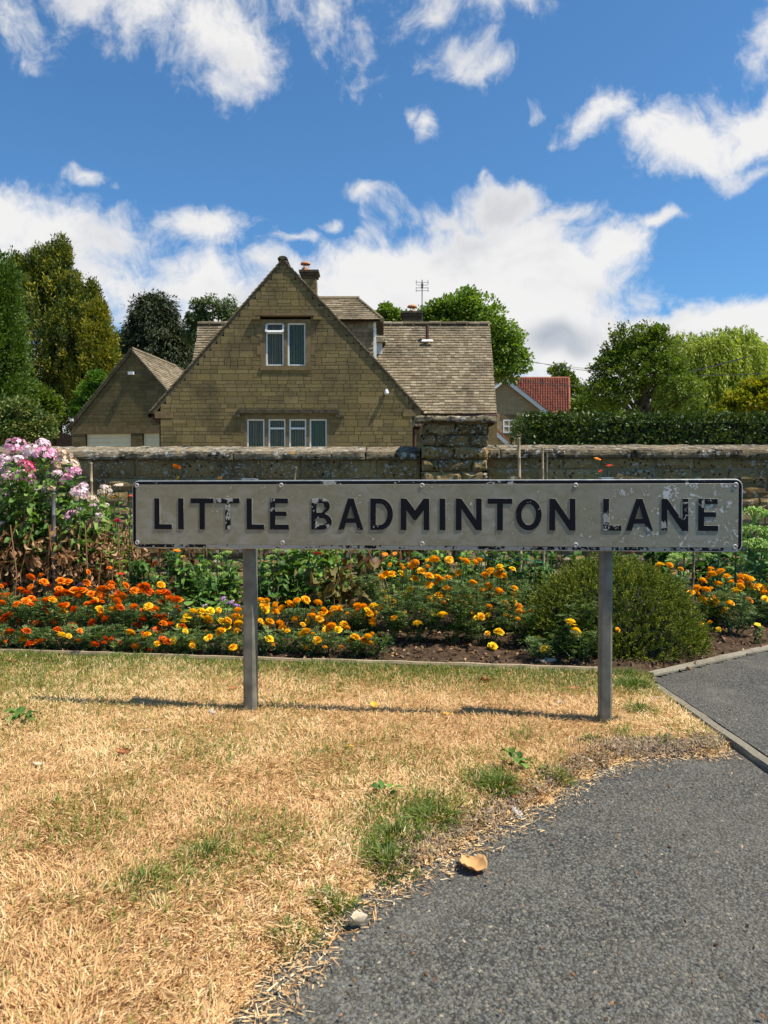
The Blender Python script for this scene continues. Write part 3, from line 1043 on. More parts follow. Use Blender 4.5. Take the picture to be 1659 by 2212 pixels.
def tiles_on(q, rowpitch, tw, seed, skip=None, thick=.022, lift=.030):
    """transforms of the tiles on the quad q = eave left, eave right, ridge left, ridge right"""
    e0, e1, r0, r1 = [np.asarray(v, float) for v in q]
    up = ((r0 + r1) - (e0 + e1)) / 2; L = np.linalg.norm(up); rows = max(1, int(round(L / rowpitch)))
    rr = random.Random(seed); out = []
    for r in range(rows):
        a, b = e0 + (r0 - e0) * r / rows, e1 + (r1 - e1) * r / rows
        a2, b2 = e0 + (r0 - e0) * (r + 1) / rows, e1 + (r1 - e1) * (r + 1) / rows
        D = b - a; W = np.linalg.norm(D); Xd = D / W
        U = (a2 + b2 - a - b) / 2; ul = np.linalg.norm(U); Ud = U / ul
        Ud = Ud - Xd * (Ud @ Xd); Ud /= np.linalg.norm(Ud)
        Nn = np.cross(Xd, Ud)
        twr = tw * (1.15 - .35 * r / rows)
        x = -rr.uniform(0, twr)
        while x < W:
            w = twr * rr.uniform(.75, 1.3)
            x0, x1 = max(x, 0), min(x + w, W)
            if x1 - x0 > .03:
                c = a + Xd * (x0 + x1) / 2 + Ud * (ul * .62 + rr.uniform(-.008, .006)) + Nn * (lift * .55 + rr.uniform(-.003, .004))
                if skip is None or not skip(c):
                    Y = Ud * ul * 1.35 - Nn * lift; Z = Nn + Ud * lift / (ul * 1.35)
                    Xr = Xd + Nn * rr.uniform(-.03, .03)
                    out.append((c, Xr * (x1 - x0 - .006), Y, Z * thick))
            x += w
    return out


def lay(tiles, mat, parent, nparts, seed, under=None, partname='tile', stuffname='tiles'):
    me = cube(mat, 'tile')
    order = sorted(range(len(tiles)), key=lambda i: -np.linalg.norm(tiles[i][1]))
    big = set(order[:nparts])
    rest = MB(); rr = random.Random(seed)
    for i, (c, X, Y, Z) in enumerate(tiles):
        if i in big:
            o = place(me, partname, None, parent)
            c2 = c - ORG[parent]
            o.matrix_local = Matrix(((X[0], Y[0], Z[0], c2[0]), (X[1], Y[1], Z[1], c2[1]), (X[2], Y[2], Z[2], c2[2]), (0, 0, 0, 1)))
        else:
            V = c + CUBEV @ np.array([X, Y, Z])
            rest.add(V, CUBEF, rr.random())
    if rest.V: tag(rest.build(stuffname, mat, parent), kind='stuff')


def quad_slab(mb, q, d, rnd=.5):
    e0, e1, r0, r1 = [np.asarray(v, float) for v in q]
    return prism(mb, [e0, e1, r1, r0], d, rnd)


def window(face, parent, px0, px1, py0, py1, opener=None, curtain='curtain', lead=True, open_ang=0, depth=-.10, fw=None, bars=(2, 5)):
    (u0, z1), (u1, z0) = face.uv(px0, py0), face.uv(px1, py1)
    fw = fw or (u1 - u0) * .085
    w = MB()
    for a, b, c, d in ((u0, u1, z0, z0 + fw), (u0, u1, z1 - fw, z1), (u0, u0 + fw, z0 + fw, z1 - fw), (u1 - fw, u1, z0 + fw, z1 - fw)):
        face.bar(w, a, b, c, d, depth, depth + .055)
    if opener:
        zt = face.uv(px0, opener)[1]
        face.bar(w, u0 + fw, u1 - fw, zt - fw * .6, zt + fw * .6, depth + .001, depth + .05)
    fr = w.build('window', M['white'], parent)
    g = MB(); face.bar(g, u0 + fw * .9, u1 - fw * .9, z0 + fw * .9, z1 - fw * .9, depth + .018, depth + .024); g.build('pane', M['glass'], fr)
    if opener and open_ang:
        t = MB()
        zt = face.uv(px0, opener)[1]
        for a, b, c, d in ((u0 - .01, u1 + .01, zt, zt + fw * 1.2), (u0 - .01, u1 + .01, z1 - fw, z1), (u0 - .01, u0 + fw, zt, z1), (u1 - fw, u1 + .01, zt, z1)):
            f = lambda zz: .06 + (z1 - zz) * open_ang
            P = [face.P(a, c, f(c) + depth), face.P(b, c, f(c) + depth), face.P(b, d, f(d) + depth), face.P(a, d, f(d) + depth)]
            prism(t, P, -face.n * .03)
        t.build('top_light', M['white'], fr)
    if lead:
        l = MB()
        for k in range(1, bars[0] + 1):
            u = u0 + (u1 - u0) * k / (bars[0] + 1); face.bar(l, u - .004, u + .004, z0 + fw, z1 - fw, depth + .024, depth + .030)
        for k in range(1, bars[1] + 1):
            z = z0 + (z1 - z0) * k / (bars[1] + 1); face.bar(l, u0 + fw, u1 - fw, z - .004, z + .004, depth + .0245, depth + .0305)
        l.build('lead_strips', M['leaddark'], fr)
    c = MB()
    n = 40
    for k in range(n):
        ua, ub = u0 + (u1 - u0) * k / n, u0 + (u1 - u0) * (k + 1) / n
        oa, ob = depth - .06 + .018 * math.sin(k * 1.9) * math.sin(k * .4 + 1), depth - .06 + .018 * math.sin((k + 1) * 1.9) * math.sin((k + 1) * .4 + 1)
        c.add([face.P(ua, z0, oa), face.P(ub, z0, ob), face.P(ub, z1, ob), face.P(ua, z1, oa)], [(0, 1, 2, 3)], .5 + .5 * math.sin(k * 1.1))
    c.build('curtain', M[curtain], fr)
    return fr


def chimney(parent, x0, x1, z0, z1, y, potx, potr, poth, mat, cowl=True, capcol='darkstone', potm='pot'):
    d = x1 - x0
    st = MB(); box2(st, (x0, y, z0), (x1, y + d, z1 - .16), .5)
    ch = st.build('chimney', mat, parent)
    n = int((z1 - .16 - z0) / .15)
    b = MB(); rr = random.Random(int(x0 * 100))
    for k in range(n):
        za = z0 + k * .15
        for u0, u1 in ((0, .45), (.45, 1)) if k % 2 else ((0, .6), (.6, 1)):
            xa, xb = x0 + d * u0, x0 + d * u1
            box2(b, (xa + .006, y - .012, za + .006), (xb - .006, y + .01, za + .144), rr.random())
            box2(b, (x1 - .01, y + (xa - x0) + .006, za + .006), (x1 + .012, y + (xb - x0) - .006, za + .144), rr.random())
    tag(b.build('chimney_stones', M['housestone'], ch), kind='stuff')
    c = MB(); box2(c, (x0 - .05, y - .05, z1 - .16), (x1 + .05, y + d + .05, z1 - .07)); box2(c, (x0 - .09, y - .09, z1 - .07), (x1 + .09, y + d + .09, z1)); c.build('chimney_cap', M[capcol], ch)
    p = MB(); lathe(p, (potx, y + d / 2, z1), [(potr * 1.15, 0), (potr * 1.1, .04), (potr, .06), (potr * .85, poth), (potr * .7, poth), (potr * .7, poth * .5)]); pt = p.build('chimney_pot', M[potm], ch, smooth=False)
    if cowl:
        p = MB()
        for a in range(3):
            an = a * 2.1; tube(p, [(potx + potr * .7 * math.cos(an), y + d / 2 + potr * .7 * math.sin(an), z1 + poth * .8), (potx + potr * .7 * math.cos(an), y + d / 2 + potr * .7 * math.sin(an), z1 + poth + .14)], .008, 4)
        lathe(p, (potx, y + d / 2, z1 + poth + .12), [(potr * 1.25, 0), (potr * 1.1, .05), (.01, .10)])
    if cowl: p.build('cowl', M[potm], ch)
    return ch


# ---- the main house
GY = 21.0
X = lambda px, Y=GY: at(px, 1000, Y)[0]
Zp = lambda py, Y=GY: at(830, py, Y)[2]
house = empty('stone_house', (X(612), GY, .7), 'large buff stone house with a steep gable facing the road behind the garden wall', 'house')
gf = Face((X(612), GY, 0))
U = lambda px: gf.uv(px, 1000)[0]
apz = Zp(561); evz = Zp(887)
slL = (apz - evz) / (0 - U(332)); slR = (apz - evz) / U(910)
uL, uR = U(347), U(891)
win_up = (gf.uv(563, 1000)[0], gf.uv(672, 1000)[0], Zp(800), Zp(690))
win_lo = (gf.uv(528, 1000)[0], gf.uv(712, 1000)[0], .7, Zp(897))


def lim(z, h):
    zz = z
    a, b = uL, uR
    a = max(a, -(apz - .10 - zz) / slL); b = min(b, (apz - .10 - zz) / slR)
    if b - a < .05: return []
    for w in (win_up, win_lo):
        if w[2] < z + h * .2 and w[3] > z - h * .2: return [(a, w[0]), (w[1], b)]
    return [(a, b)]
coursed(gf, .7, apz - .15, lim, (.16, .42), (.095, .11, .12, .19, .10, .21), 21, house, M['housestone'], M['housemortar'])

# dressed surrounds, mullions, hood moulds
def surround(win, lights, name='window_surround'):
    s = MB(); u0, u1, z0, z1 = win
    l0, l1 = gf.uv(lights[0][0], 1000)[0], gf.uv(lights[-1][1], 1000)[0]
    ztop = Zp(lights[0][2]); zbot = max(z0, Zp(lights[0][3]))
    gf.bar(s, u0, u1, ztop, z1, -.22, .006)
    if z0 > 1.5: gf.bar(s, u0, u1, z0, zbot, -.22, .03)
    zz = z0 if z0 < 1.5 else zbot
    gf.bar(s, u0, l0, zz, ztop, -.22, .004); gf.bar(s, l1, u1, zz, ztop, -.22, .004)
    for (a, b) in zip(lights[:-1], lights[1:]):
        gf.bar(s, gf.uv(a[1], 1000)[0] + .001, gf.uv(b[0], 1000)[0] - .001, zz, ztop, -.16, -.02)
    # quoin stones of the jambs bite into the coursing
    k = 0; z = zz + .05
    while z < ztop - .15:
        e = .10 if k % 2 else .0
        if e: gf.bar(s, u0 - e, u0 + .01, z, z + .24, -.05, .007); gf.bar(s, u1 - .01, u1 + e, z, z + .24, -.05, .007)
        z += .25; k += 1
    s.build(name, M['dressed'], house)
    r = MB(); gf.bar(r, u0, u1, zz, z1, -.5, -.35); r.build('room_wall', M['room'], house)
LU = [(574, 613, 697, 790), (621, 660, 697, 790)]
LL = [(533, 571, 905, 985), (579.5, 616.5, 905, 985), (624.5, 661.5, 905, 985), (668.5, 706, 905, 985)]
surround(win_up, LU); surround(win_lo, LL)
for px0, px1, y0, y1, dr in ((556, 685, 677, 683, 691), (513, 733, 885.5, 893, 902)):
    hm = MB()
    u0, u1 = gf.uv(px0, 1000)[0], gf.uv(px1, 1000)[0]
    za, zb, zd = Zp(y0), Zp(y1), Zp(dr)
    big = px0 == 513
    gf.bar(hm, u0, u1, zb, za, .0, .09); gf.bar(hm, u0 - .0, u0 + .09, zd, zb, .0, .085); gf.bar(hm, u1 - .09, u1, zd, zb, 0, .085)
    gf.bar(hm, u0 - .12, u0, zd, zd + .07, .0, .08); gf.bar(hm, u1, u1 + .12, zd, zd + .07, .0, .08)
    hm.build('hood_mould', M['darkstone'] if big else M['dressed'], house)
window(gf, house, 574, 613, 697, 790, opener=718, open_ang=.35)
window(gf, house, 621, 660, 697, 790, curtain='curtain_green')
window(gf, house, *LL[0])
window(gf, house, *LL[1], opener=925)
window(gf, house, *LL[2], opener=925)
window(gf, house, *LL[3], curtain='curtain_green')
kn = MB()
gf.bar(kn, U(335), U(373), Zp(903), Zp(889), -.25, .012); gf.bar(kn, U(871), U(908), Zp(899), Zp(885), -.25, .012)
kn.build('kneeler_stone', M['dressed'], house)

# gable wing roof: slopes run back to the main range
GB = 27.0
eL, eR = (U(326), evz - .03), (U(914), evz - .05)
fo = GY - .045
def gp(u, z, y): return np.array([gf.o[0] + u, y, z])
ro = MB()
prism(ro, [gp(eL[0], eL[1], fo + .05), gp(0, apz, fo + .05), gp(0, apz - .13, fo + .05), gp(eL[0] + .1, eL[1] - .06, fo + .05)][::-1], (0, GB - fo, 0))
prism(ro, [gp(eR[0], eR[1], fo + .05), gp(0, apz, fo + .05), gp(0, apz - .13, fo + .05), gp(eR[0] - .1, eR[1] - .06, fo + .05)], (0, GB - fo, 0))
roof = ro.build('roof', M['verge'], house)
tl = tiles_on([gp(eL[0], eL[1], GB), gp(eL[0], eL[1], fo), gp(0, apz, GB), gp(0, apz, fo)], .125, .2, 5)
tr_ = tiles_on([gp(eR[0], eR[1], fo), gp(eR[0], eR[1], GB), gp(0, apz, fo), gp(0, apz, GB)], .125, .2, 6)
lay(tl + tr_, M['tile'], roof, 0, 7, stuffname='gable_roof_tiles')
rd = MB()
for k in range(14):
    y = fo - .02 + k * .45
    a = np.linspace(0, math.pi, 7)
    V = np.array([gp(.14 * math.cos(q), apz - .0 + .09 * math.sin(q), yy) for yy in (y, y + .43) for q in a])
    rd.add(V, [(i, i + 1, 8 + i, 7 + i) for i in range(6)], random.random())
    rd.add(V[:7], [(0, i, i + 1) for i in range(1, 6)], .5)
rd.build('ridge_tiles', M['darkstone'], roof)

# main range behind: ridge left to right
RY, EY = 25.8, 23.4
rl, rr_ = at(428, 696, RY), at(1058, 704, RY)
el, er = at(400, 893, EY), at(1073.5, 895, EY)
rz_ = (rl[2] + rr_[2]) / 2
rl[2] = rz_; rr_[2] = rz_; el[2] = er[2] = (el[2] + er[2]) / 2
mr = MB()
nrm = np.cross(er - el, rl - el); nrm /= np.linalg.norm(nrm)
quad_slab(mr, [el, er, rl, rr_], nrm * -.10)
back = lambda p: np.array([p[0], 2 * RY - p[1], p[2]])
quad_slab(mr, [back(er), back(el), rr_ + (0, .01, 0), rl + (0, .01, 0)], (0, 0, -.12))
mroof = mr.build('roof', M['underlay'], house)
gx = gf.o[0]
def hid(c): # under the gable wing's roof
    u = c[0] - gx
    return c[2] < apz - abs(u) * (slL if u < 0 else slR) - .05
tm = tiles_on([el, er, rl, rr_], .118, .165, 8, skip=hid)
tm_vis = [q for q in tm if q[0][0] > 0.0]
lay(tm, M['tile'], mroof, 300, 9)
rd = MB()
x = rl[0]
while x < rr_[0]:
    w = random.uniform(.36, .5); b = min(x + w, rr_[0]); a = np.linspace(-.25, math.pi + .25, 7)
    dz = random.uniform(-.012, .012)
    V = np.array([(xx, RY + .13 * math.cos(q), rz_ + .0 + dz + .085 * math.sin(q)) for xx in (x, b - .01) for q in a])
    rd.add(V, [(i, i + 1, 8 + i, 7 + i) for i in range(6)], random.random()); x = b
rd.build('ridge_tiles', M['tile'], mroof)
# walls of the main range
mf = Face((er[0] - .12, EY + .35, 0))
wl = MB()
coursed(mf, .7, er[2] - .02, lambda z, h: [(-3.2, 0)], (.25, .5), (.14, .2, .16), 31, house, M['housestone'], M['housemortar'], limit=0, back_name='front_wall')
wl = MB()
xa, xb = rl[0] + .15, rr_[0] - .05
for xx in (xa, xb - .3):
    P = [(xx, EY + .36, .7), (xx, 2 * RY - EY - .3, .7), (xx, 2 * RY - EY - .3, er[2] - .06), (xx, RY, rz_ - .16), (xx, EY + .36, er[2] - .06)]
    prism(wl, P[::-1], (.3, 0, 0))
box2(wl, (xa, 2 * RY - EY - .35, .7), (xb, 2 * RY - EY - .3, er[2] - .1))
for a, b in ((gx + uL, gx + uL + .3), (gx + uR - .3, gx + uR)): box2(wl, (a, GY + .25, .7), (b, EY + .3, evz - .12))
wl.build('side_wall', M['housestone'], house)
# gutters and downpipe
gt = MB()
tube(gt, [gp(eR[0] + .02, eR[1] - .10, fo + .05), gp(eR[0] + .02, eR[1] - .10, EY + .3)], .06, 8)
tube(gt, [gp(eL[0] - .02, eL[1] - .10, fo + .05), gp(eL[0] - .02, eL[1] - .10, EY + .3)], .06, 8)
tube(gt, [(gx + uR + .1, EY + .2, er[2] - .06), (er[0], EY - .02, er[2] - .06)], .055, 8)
gt.build('gutter', M['brownpipe'], house)
dp = MB(); tube(dp, [gp(uR + .07, evz - .3, GY + .25), gp(uR + .07, .7, GY + .25)], .04, 8); dp.build('downpipe', M['brownpipe'], house)
dp = MB(); tube(dp, [gp(eL[0], evz - .12, GY + .1), gp(eL[0] + .1, evz - .28, GY + .1), gp(uL - .05, evz - .36, GY + .2), gp(uL - .06, .7, GY + .2)], .04, 8); dp.build('downpipe', M['brownpipe'], house)
# wall lamp on the gable
u, z = gf.uv(835, 848)
lp = MB(); p = gf.P(u, z, .0)
box(lp, p + (0, -.03, .06), (.06, .06, .06)); lathe(lp, p + (0, -.09, -.06), [(.02, .13), (.05, .09), (.065, .03), (.05, .0), (.001, -.01)], 10)
lp.build('wall_lamp', M['lamp'], house)
# soil vent pipe with flashing on the main roof
vx = at(923, 734, 25.2)
vp = MB(); tube(vp, [vx + (0, 0, -.05), vx + (0, 0, .48)], .055, 8); v_ = vp.build('vent_pipe', M['brownpipe'], house)
f = MB(); Ud = (rl - el); Ud = Ud / np.linalg.norm(Ud); Ud = np.array([0, Ud[1], Ud[2]]); Ud /= np.linalg.norm(Ud)
c = vx + nrm * .02
prism(f, [c + (-.2, 0, 0) - Ud * .13, c + (.2, 0, 0) - Ud * .13, c + (.16, 0, 0) - Ud * .05, c + (-.16, 0, 0) - Ud * .05], nrm * .04); f.build('flashing', M['white'], v_)
# chimneys
chimney(house, X(653, 24), X(683, 24), 5.6, Zp(584, 24), 24, X(661, 24.3), .13, .13, M['housemortar'])
c2 = chimney(house, X(871, 26.2), X(909, 26.2), 6.2, Zp(673, 26.2), 26.2, X(890, 26.5), .14, .1, M['housemortar'])
# the dormer on the gable's right slope
DY0, DY1 = 22.5, 24.1
dx1 = X(808, DY0); dz0 = Zp(692, DY0); dzr = Zp(646, 23.3)
dm = MB()
xs_ = gx + (apz - dz0) / slR
zb_ = apz - (dx1 - gx) * slR
box2(dm, (xs_ - .3, DY0 + .05, zb_ - .3), (dx1 - .02, DY1, dz0))
dor = dm.build('dormer', M['underlay'], house)
tt = []
rr = random.Random(4)
z = zb_ - .2
while z < dz0 - .02:
    x = xs_ - .3
    while x < dx1 - .03:
        w = rr.uniform(.15, .22); b = min(x + w, dx1)
        if (apz - (b - gx) * slR) < z + .15:
            tt.append((np.array([(x + b) / 2, DY0 + .03 + rr.uniform(0, .006), z + .07]), np.array([b - x - .008, 0, 0]), np.array([0, .03, .15]), np.array([0, -.02, .004])))
        x += w
    z += .125
lay(tt, M['tile'], dor, 0, 3, stuffname='cheek_tiles')
ez = dz0 - .02
e_ = .15
P = dict(a=(xs_ - .5, DY0 - e_, ez), b=(dx1 + e_ + .1, DY0 - e_, ez), r0=(gx + .2, (DY0 + DY1) / 2, dzr), r1=(X(773, 23.3), (DY0 + DY1) / 2, dzr), c=(dx1 + e_ + .1, DY1 + e_, ez), d=(xs_ - .5, DY1 + e_, ez))
P = {k: np.array(v) for k, v in P.items()}
und = MB()
und.add([P['a'], P['b'], P['r1'], P['r0'], P['c'], P['d']], [(0, 1, 2, 3), (4, 5, 3, 2)]); und.add([P['b'], P['c'], P['r1']], [(0, 1, 2)])
und.add([P['a'] - (0, 0, .03), P['b'] - (0, 0, .03), P['c'] - (0, 0, .03), P['d'] - (0, 0, .03)], [(3, 2, 1, 0)])
dr = und.build('dormer_roof', M['underlay'], dor)
t1 = tiles_on([P['a'], P['b'], P['r0'], P['r1']], .13, .17, 12)
t2 = tiles_on([P['b'], P['c'], P['r1'], P['r1'] + (0, .05, 0)], .13, .17, 13)
t3 = tiles_on([P['c'], P['d'], P['r1'], P['r0']], .13, .17, 14)
rest = MB()
for c, Xv, Yv, Zv in t1 + t2 + t3: rest.add(c + CUBEV @ np.array([Xv, Yv, Zv]), CUBEF, random.random())
tag(rest.build('dormer_tiles', M['tile'], dor), kind='stuff')
rd = MB(); tube(rd, [P['r0'], P['r1'] + (.05, 0, 0)], .09, 8); tube(rd, [P['r1'], P['b']], .07, 8); tube(rd, [P['r1'], P['c']], .07, 8); rd.build('hip_tiles', M['tile'], dor)
wf = MB()
for a, b in ((DY0 + .02, DY0 + .12), ((DY0 + DY1) / 2 - .04, (DY0 + DY1) / 2 + .04), (DY1 - .1, DY1)): box2(wf, (dx1 - .02, a, zb_ - .1), (dx1 + .06, b, ez - .03))
box2(wf, (dx1 - .02, DY0, zb_ - .12), (dx1 + .09, DY1, zb_ - .02)); box2(wf, (dx1 - .015, DY0 + .1, ez - .13), (dx1 + .055, DY1, ez - .04))
wf.build('dormer_window', M['white'], dor)
g = MB(); box2(g, (dx1 + .0, DY0 + .1, zb_), (dx1 + .01, DY1, ez - .1)); g.build('dormer_pane', M['glass'], dor)
# second smaller dormer further back
d2 = MB(); ax, bx = X(812, 24.9), X(826, 24.9)
box2(d2, (ax - 1.5, 24.9, Zp(800, 24.9)), (bx, 25.6, Zp(740, 24.9))); do2 = d2.build('dormer', M['white'], house)
d2 = MB(); prism(d2, [(ax - 1.6, 24.75, Zp(741, 24.9)), (X(833, 24.8), 24.75, Zp(741, 24.9)), (X(822, 24.8), 25.1, Zp(725, 24.9)), (ax - 1.6, 25.1, Zp(725, 24.9))], (0, .9, 0)); d2.build('dormer_roof', M['darkstone'], do2)

# television aerial on the second chimney
ax = X(911, 26.3)
aer = empty('television_aerial', (ax, 26.3, Zp(700, 26.3)), 'thin metal television aerial on a tall mast beside the small square chimney', 'aerial')
a_ = MB(); tube(a_, [(ax, 26.15, Zp(702, 26.3)), (ax, 26.15, Zp(607, 26.3))], .018, 6); a_.build('mast', M['steel'], aer)
a_ = MB()
for py, hw in ((613, 14), (619, 12), (625, 13), (631, 14)):
    dx = hw / FPX * 26; z = Zp(py, 26.3)
    tube(a_, [(ax - dx, 26.12, z), (ax + dx, 26.12, z)], .009, 4)
for py0, py1 in ((608, 618), (623, 634)):
    for sgn in (-1, 1): tube(a_, [(ax + sgn * .2, 26.12, Zp(py0, 26.3)), (ax + sgn * .2, 26.12, Zp(py1, 26.3))], .008, 4)
box(a_, (ax, 26.1, Zp(621, 26.3)), (.07, .07, .16))
a_.build('aerial_elements', M['steel'], aer)

# ---- garage
YG = 30.0
go = at(285, 755, YG)
gar = empty('garage', (go[0], go[1], .8), 'stone double garage with a tiled gable roof left of the main house', 'garage', rz=0)
gg = Face((go[0], YG, 0), R(-9))
gU = lambda px: gg.uv(px, 900)[0]
gZ = lambda py: at(285, py, YG)[2]
gA, gE = go[2], gZ(920)
gw = -gU(150)
gs = (gA - gE) / gw
d1 = (gU(184), gU(282)); d2_ = (gU(307), gU(405)); zd = gZ(937.5); zl0, zl1 = gZ(936), gZ(919)
def glim(z, h):
    a, b = max(-gw + .12, -(gA - .08 - z) / gs), min(gw - .12, (gA - .08 - z) / gs)
    if b - a < .05: return []
    if z < zl0 + .03: return [(a, d1[0]), (d1[1], d2_[0]), (d2_[1], b)]
    if z < zl1: return []
    return [(a, b)]
M['garstone'] = stonemat('garage_stone', [tuple(x * .82 for x in c) for c in HS], 26, 0, .5, .6, .01, darkcol=(.07, .058, .032), darksc=.9)
coursed(gg, .8, zl0, glim, (.25, .5), (.14, .18, .22), 41, gar, M['garstone'], M['housemortar'], back_name='wall')
coursed(gg, zl1, gA - .1, glim, (.25, .6), (.14, .18, .16, .24), 42, gar, M['garstone'], M['housemortar'], limit=170, back_name='gable_wall')
m_ = MB(); gg.bar(m_, -gw + .12, gw - .12, zl0, zl1, -.25, .01); m_.build('lintel', M['dressed'], gar)
for a, b in (d1, d2_):
    m_ = MB(); n = 14
    for k in range(n):
        z0 = .85 + (zl0 - .85) * k / n; z1 = .85 + (zl0 - .85) * (k + 1) / n
        gg.bar(m_, a + .02, b - .02, z0 + .006, z1 - .006, -.14, -.10)
    gg.bar(m_, a + .01, b - .01, .82, zl0 - .001, -.16, -.12)
    m_.build('garage_door', M['door'], gar)
LG = 5.2
bk = -gg.n * LG
def gq(u, z, out=0): return gg.P(u, z, out)
m_ = MB()
for sgn in (-1, 1):
    P = [gq(sgn * (gw + .06), gE - .08, .08), gq(0, gA, .08), gq(0, gA - .12, .08), gq(sgn * (gw - .02), gE - .12, .08)]
    prism(m_, P if sgn > 0 else P[::-1], bk)
gro = m_.build('roof', M['verge'], gar)
eR_f, eR_b = gq(gw + .08, gE - .08, .1), gq(gw + .08, gE - .08, .1) + bk
r_f, r_b = gq(0, gA, .1), gq(0, gA, .1) + bk * .78
ta = tiles_on([eR_f, eR_b, r_f, r_b], .15, .22, 51)
tb = tiles_on([gq(-gw - .08, gE - .08, .1) + bk, gq(-gw - .08, gE - .08, .1), gq(0, gA, .1) + bk, r_f], .15, .22, 52)
rest = MB()
for c, Xv, Yv, Zv in ta + tb: rest.add(c + CUBEV @ np.array([Xv, Yv, Zv]), CUBEF, random.random())
tag(rest.build('tiles', M['tile'], gro), kind='stuff')
m_ = MB(); tube(m_, [r_f + (0, 0, .02), r_b + (0, 0, .02)], .09, 8); tube(m_, [r_b, eR_b], .09, 8); m_.build('ridge_tiles', M['tile'], gro)
m_ = MB()
for uu in (-gw + .12, gw - .42): 
    c0 = gq(uu + .15, 0, -.25 - LG / 2); box(m_, (c0[0], c0[1], (gE + .8) / 2), (.3, LG - .5, gE - .8), gg.rz)
m_.build('side_wall', M['garstone'], gar)
u, z = gg.uv(285, 808)
m_ = MB(); gg.bar(m_, u - .09, u + .12, z - .04, z + .07, .02, .16); gg.bar(m_, u - .03, u + .03, z - .02, z + .02, .0, .03); m_.build('flood_light', M['lamp'], gar)
u, z = gg.uv(157, 908)
m_ = MB(); gg.bar(m_, u - .03, u + .09, z - .05, z + .05, .0, .16); m_.build('camera_box', M['lamp'], gar)

# dark arched gate beside the garage
gy = 28.5
x0, x1 = at(122, 950, gy)[0], at(156, 950, gy)[0]; zt = at(140, 936, gy)[2]
gate = empty('wooden_gate', ((x0 + x1) / 2, gy, .75), 'dark arched wooden gate left of the garage', 'gate')
n = 6
for k in range(n):
    a, b = x0 + (x1 - x0) * k / n, x0 + (x1 - x0) * (k + 1) / n
    f = abs((k + .5) / n - .5) * 2
    m_ = MB(); box2(m_, (a + .005, gy, .75), (b - .005, gy + .03, zt - .14 * f * f), .5); m_.build('board', M['woodgate'], gate)
m_ = MB(); box2(m_, (x0, gy + .031, 1.2), (x1, gy + .07, 1.32)); box2(m_, (x0, gy + .031, 2.2), (x1, gy + .07, 2.32)); m_.build('rail', M['woodgate'], gate)

# ---- the far house with the red roof
FY = 55.0
M['farstone'] = None
def brickmat():
    m, t, b, o = newmat('far_house_stone')
    p = VM(t, 'MULTIPLY', pos(t), (1, 1, 1))
    sep = N(t, 'ShaderNodeSeparateXYZ'); t.links.new(p, sep.inputs[0])
    cmb = N(t, 'ShaderNodeCombineXYZ'); t.links.new(sep.outputs[0], cmb.inputs[0]); t.links.new(sep.outputs[2], cmb.inputs[1])
    br = N(t, 'ShaderNodeTexBrick'); t.links.new(cmb.outputs[0], br.inputs['Vector'])
    br.inputs['Scale'].default_value = 1; br.inputs['Brick Width'].default_value = .42; br.inputs['Row Height'].default_value = .15; br.inputs['Mortar Size'].default_value = .012
    br.inputs['Color1'].default_value = (.32, .23, .12, 1); br.inputs['Color2'].default_value = (.42, .31, .17, 1); br.inputs['Mortar'].default_value = (.20, .15, .09, 1)
    t.links.new(br.outputs['Color'], b.inputs['Base Color']); b.inputs['Roughness'].default_value = .9
    return m
M['farstone'] = brickmat()
M['redtile'] = leafmat('red_clay_tile', [(.13, .042, .027), (.21, .066, .038), (.17, .055, .033), (.10, .036, .026)], 0, .8, .2, objrnd=True)
M['redridge'] = plain('ridge_clay', (.30, .105, .055), .8, 0, .2, .2, 5)
fa = at(1090.6, 814, FY); fr_ = at(1191, 894, FY)
fh = empty('red_roofed_house', (fa[0], FY, 1.2), 'distant two-storey stone house with a red pantile roof and white bargeboards', 'house')
fs = (fa[2] - fr_[2]) / (fr_[0] - fa[0])
m_ = MB()
hw = fr_[0] - fa[0]
prism(m_, [(fa[0] - hw + .2, FY + .3, 1.2), (fa[0] + hw - .2, FY + .3, 1.2), (fa[0] + hw - .2, FY + .3, fr_[2] + .1), (fa[0], FY + .3, fa[2] - .15), (fa[0] - hw + .2, FY + .3, fr_[2] + .1)], (0, 7, 0))
m_.build('gable_wall', M['farstone'], fh)
m_ = MB()
for sgn in (-1, 1):
    P = [(fa[0], FY, fa[2]), (fa[0] + sgn * hw, FY, fr_[2]), (fa[0] + sgn * hw, FY, fr_[2] - .32), (fa[0], FY, fa[2] - .34)]
    prism(m_, P[::-1] if sgn > 0 else P, (0, .1, 0))
m_.build('bargeboard', M['white'], fh)
m_ = MB()
for sgn in (-1, 1):
    P = [(fa[0], FY - .05, fa[2] + .10), (fa[0] + sgn * hw * 1.02, FY - .05, fr_[2] + .06), (fa[0] + sgn * hw * 1.02, FY - .05, fr_[2] + .005), (fa[0], FY - .05, fa[2] + .005)]
    prism(m_, P[::-1] if sgn > 0 else P, (0, 7.2, 0))
m_.build('gable_roof', M['redridge'], fh)
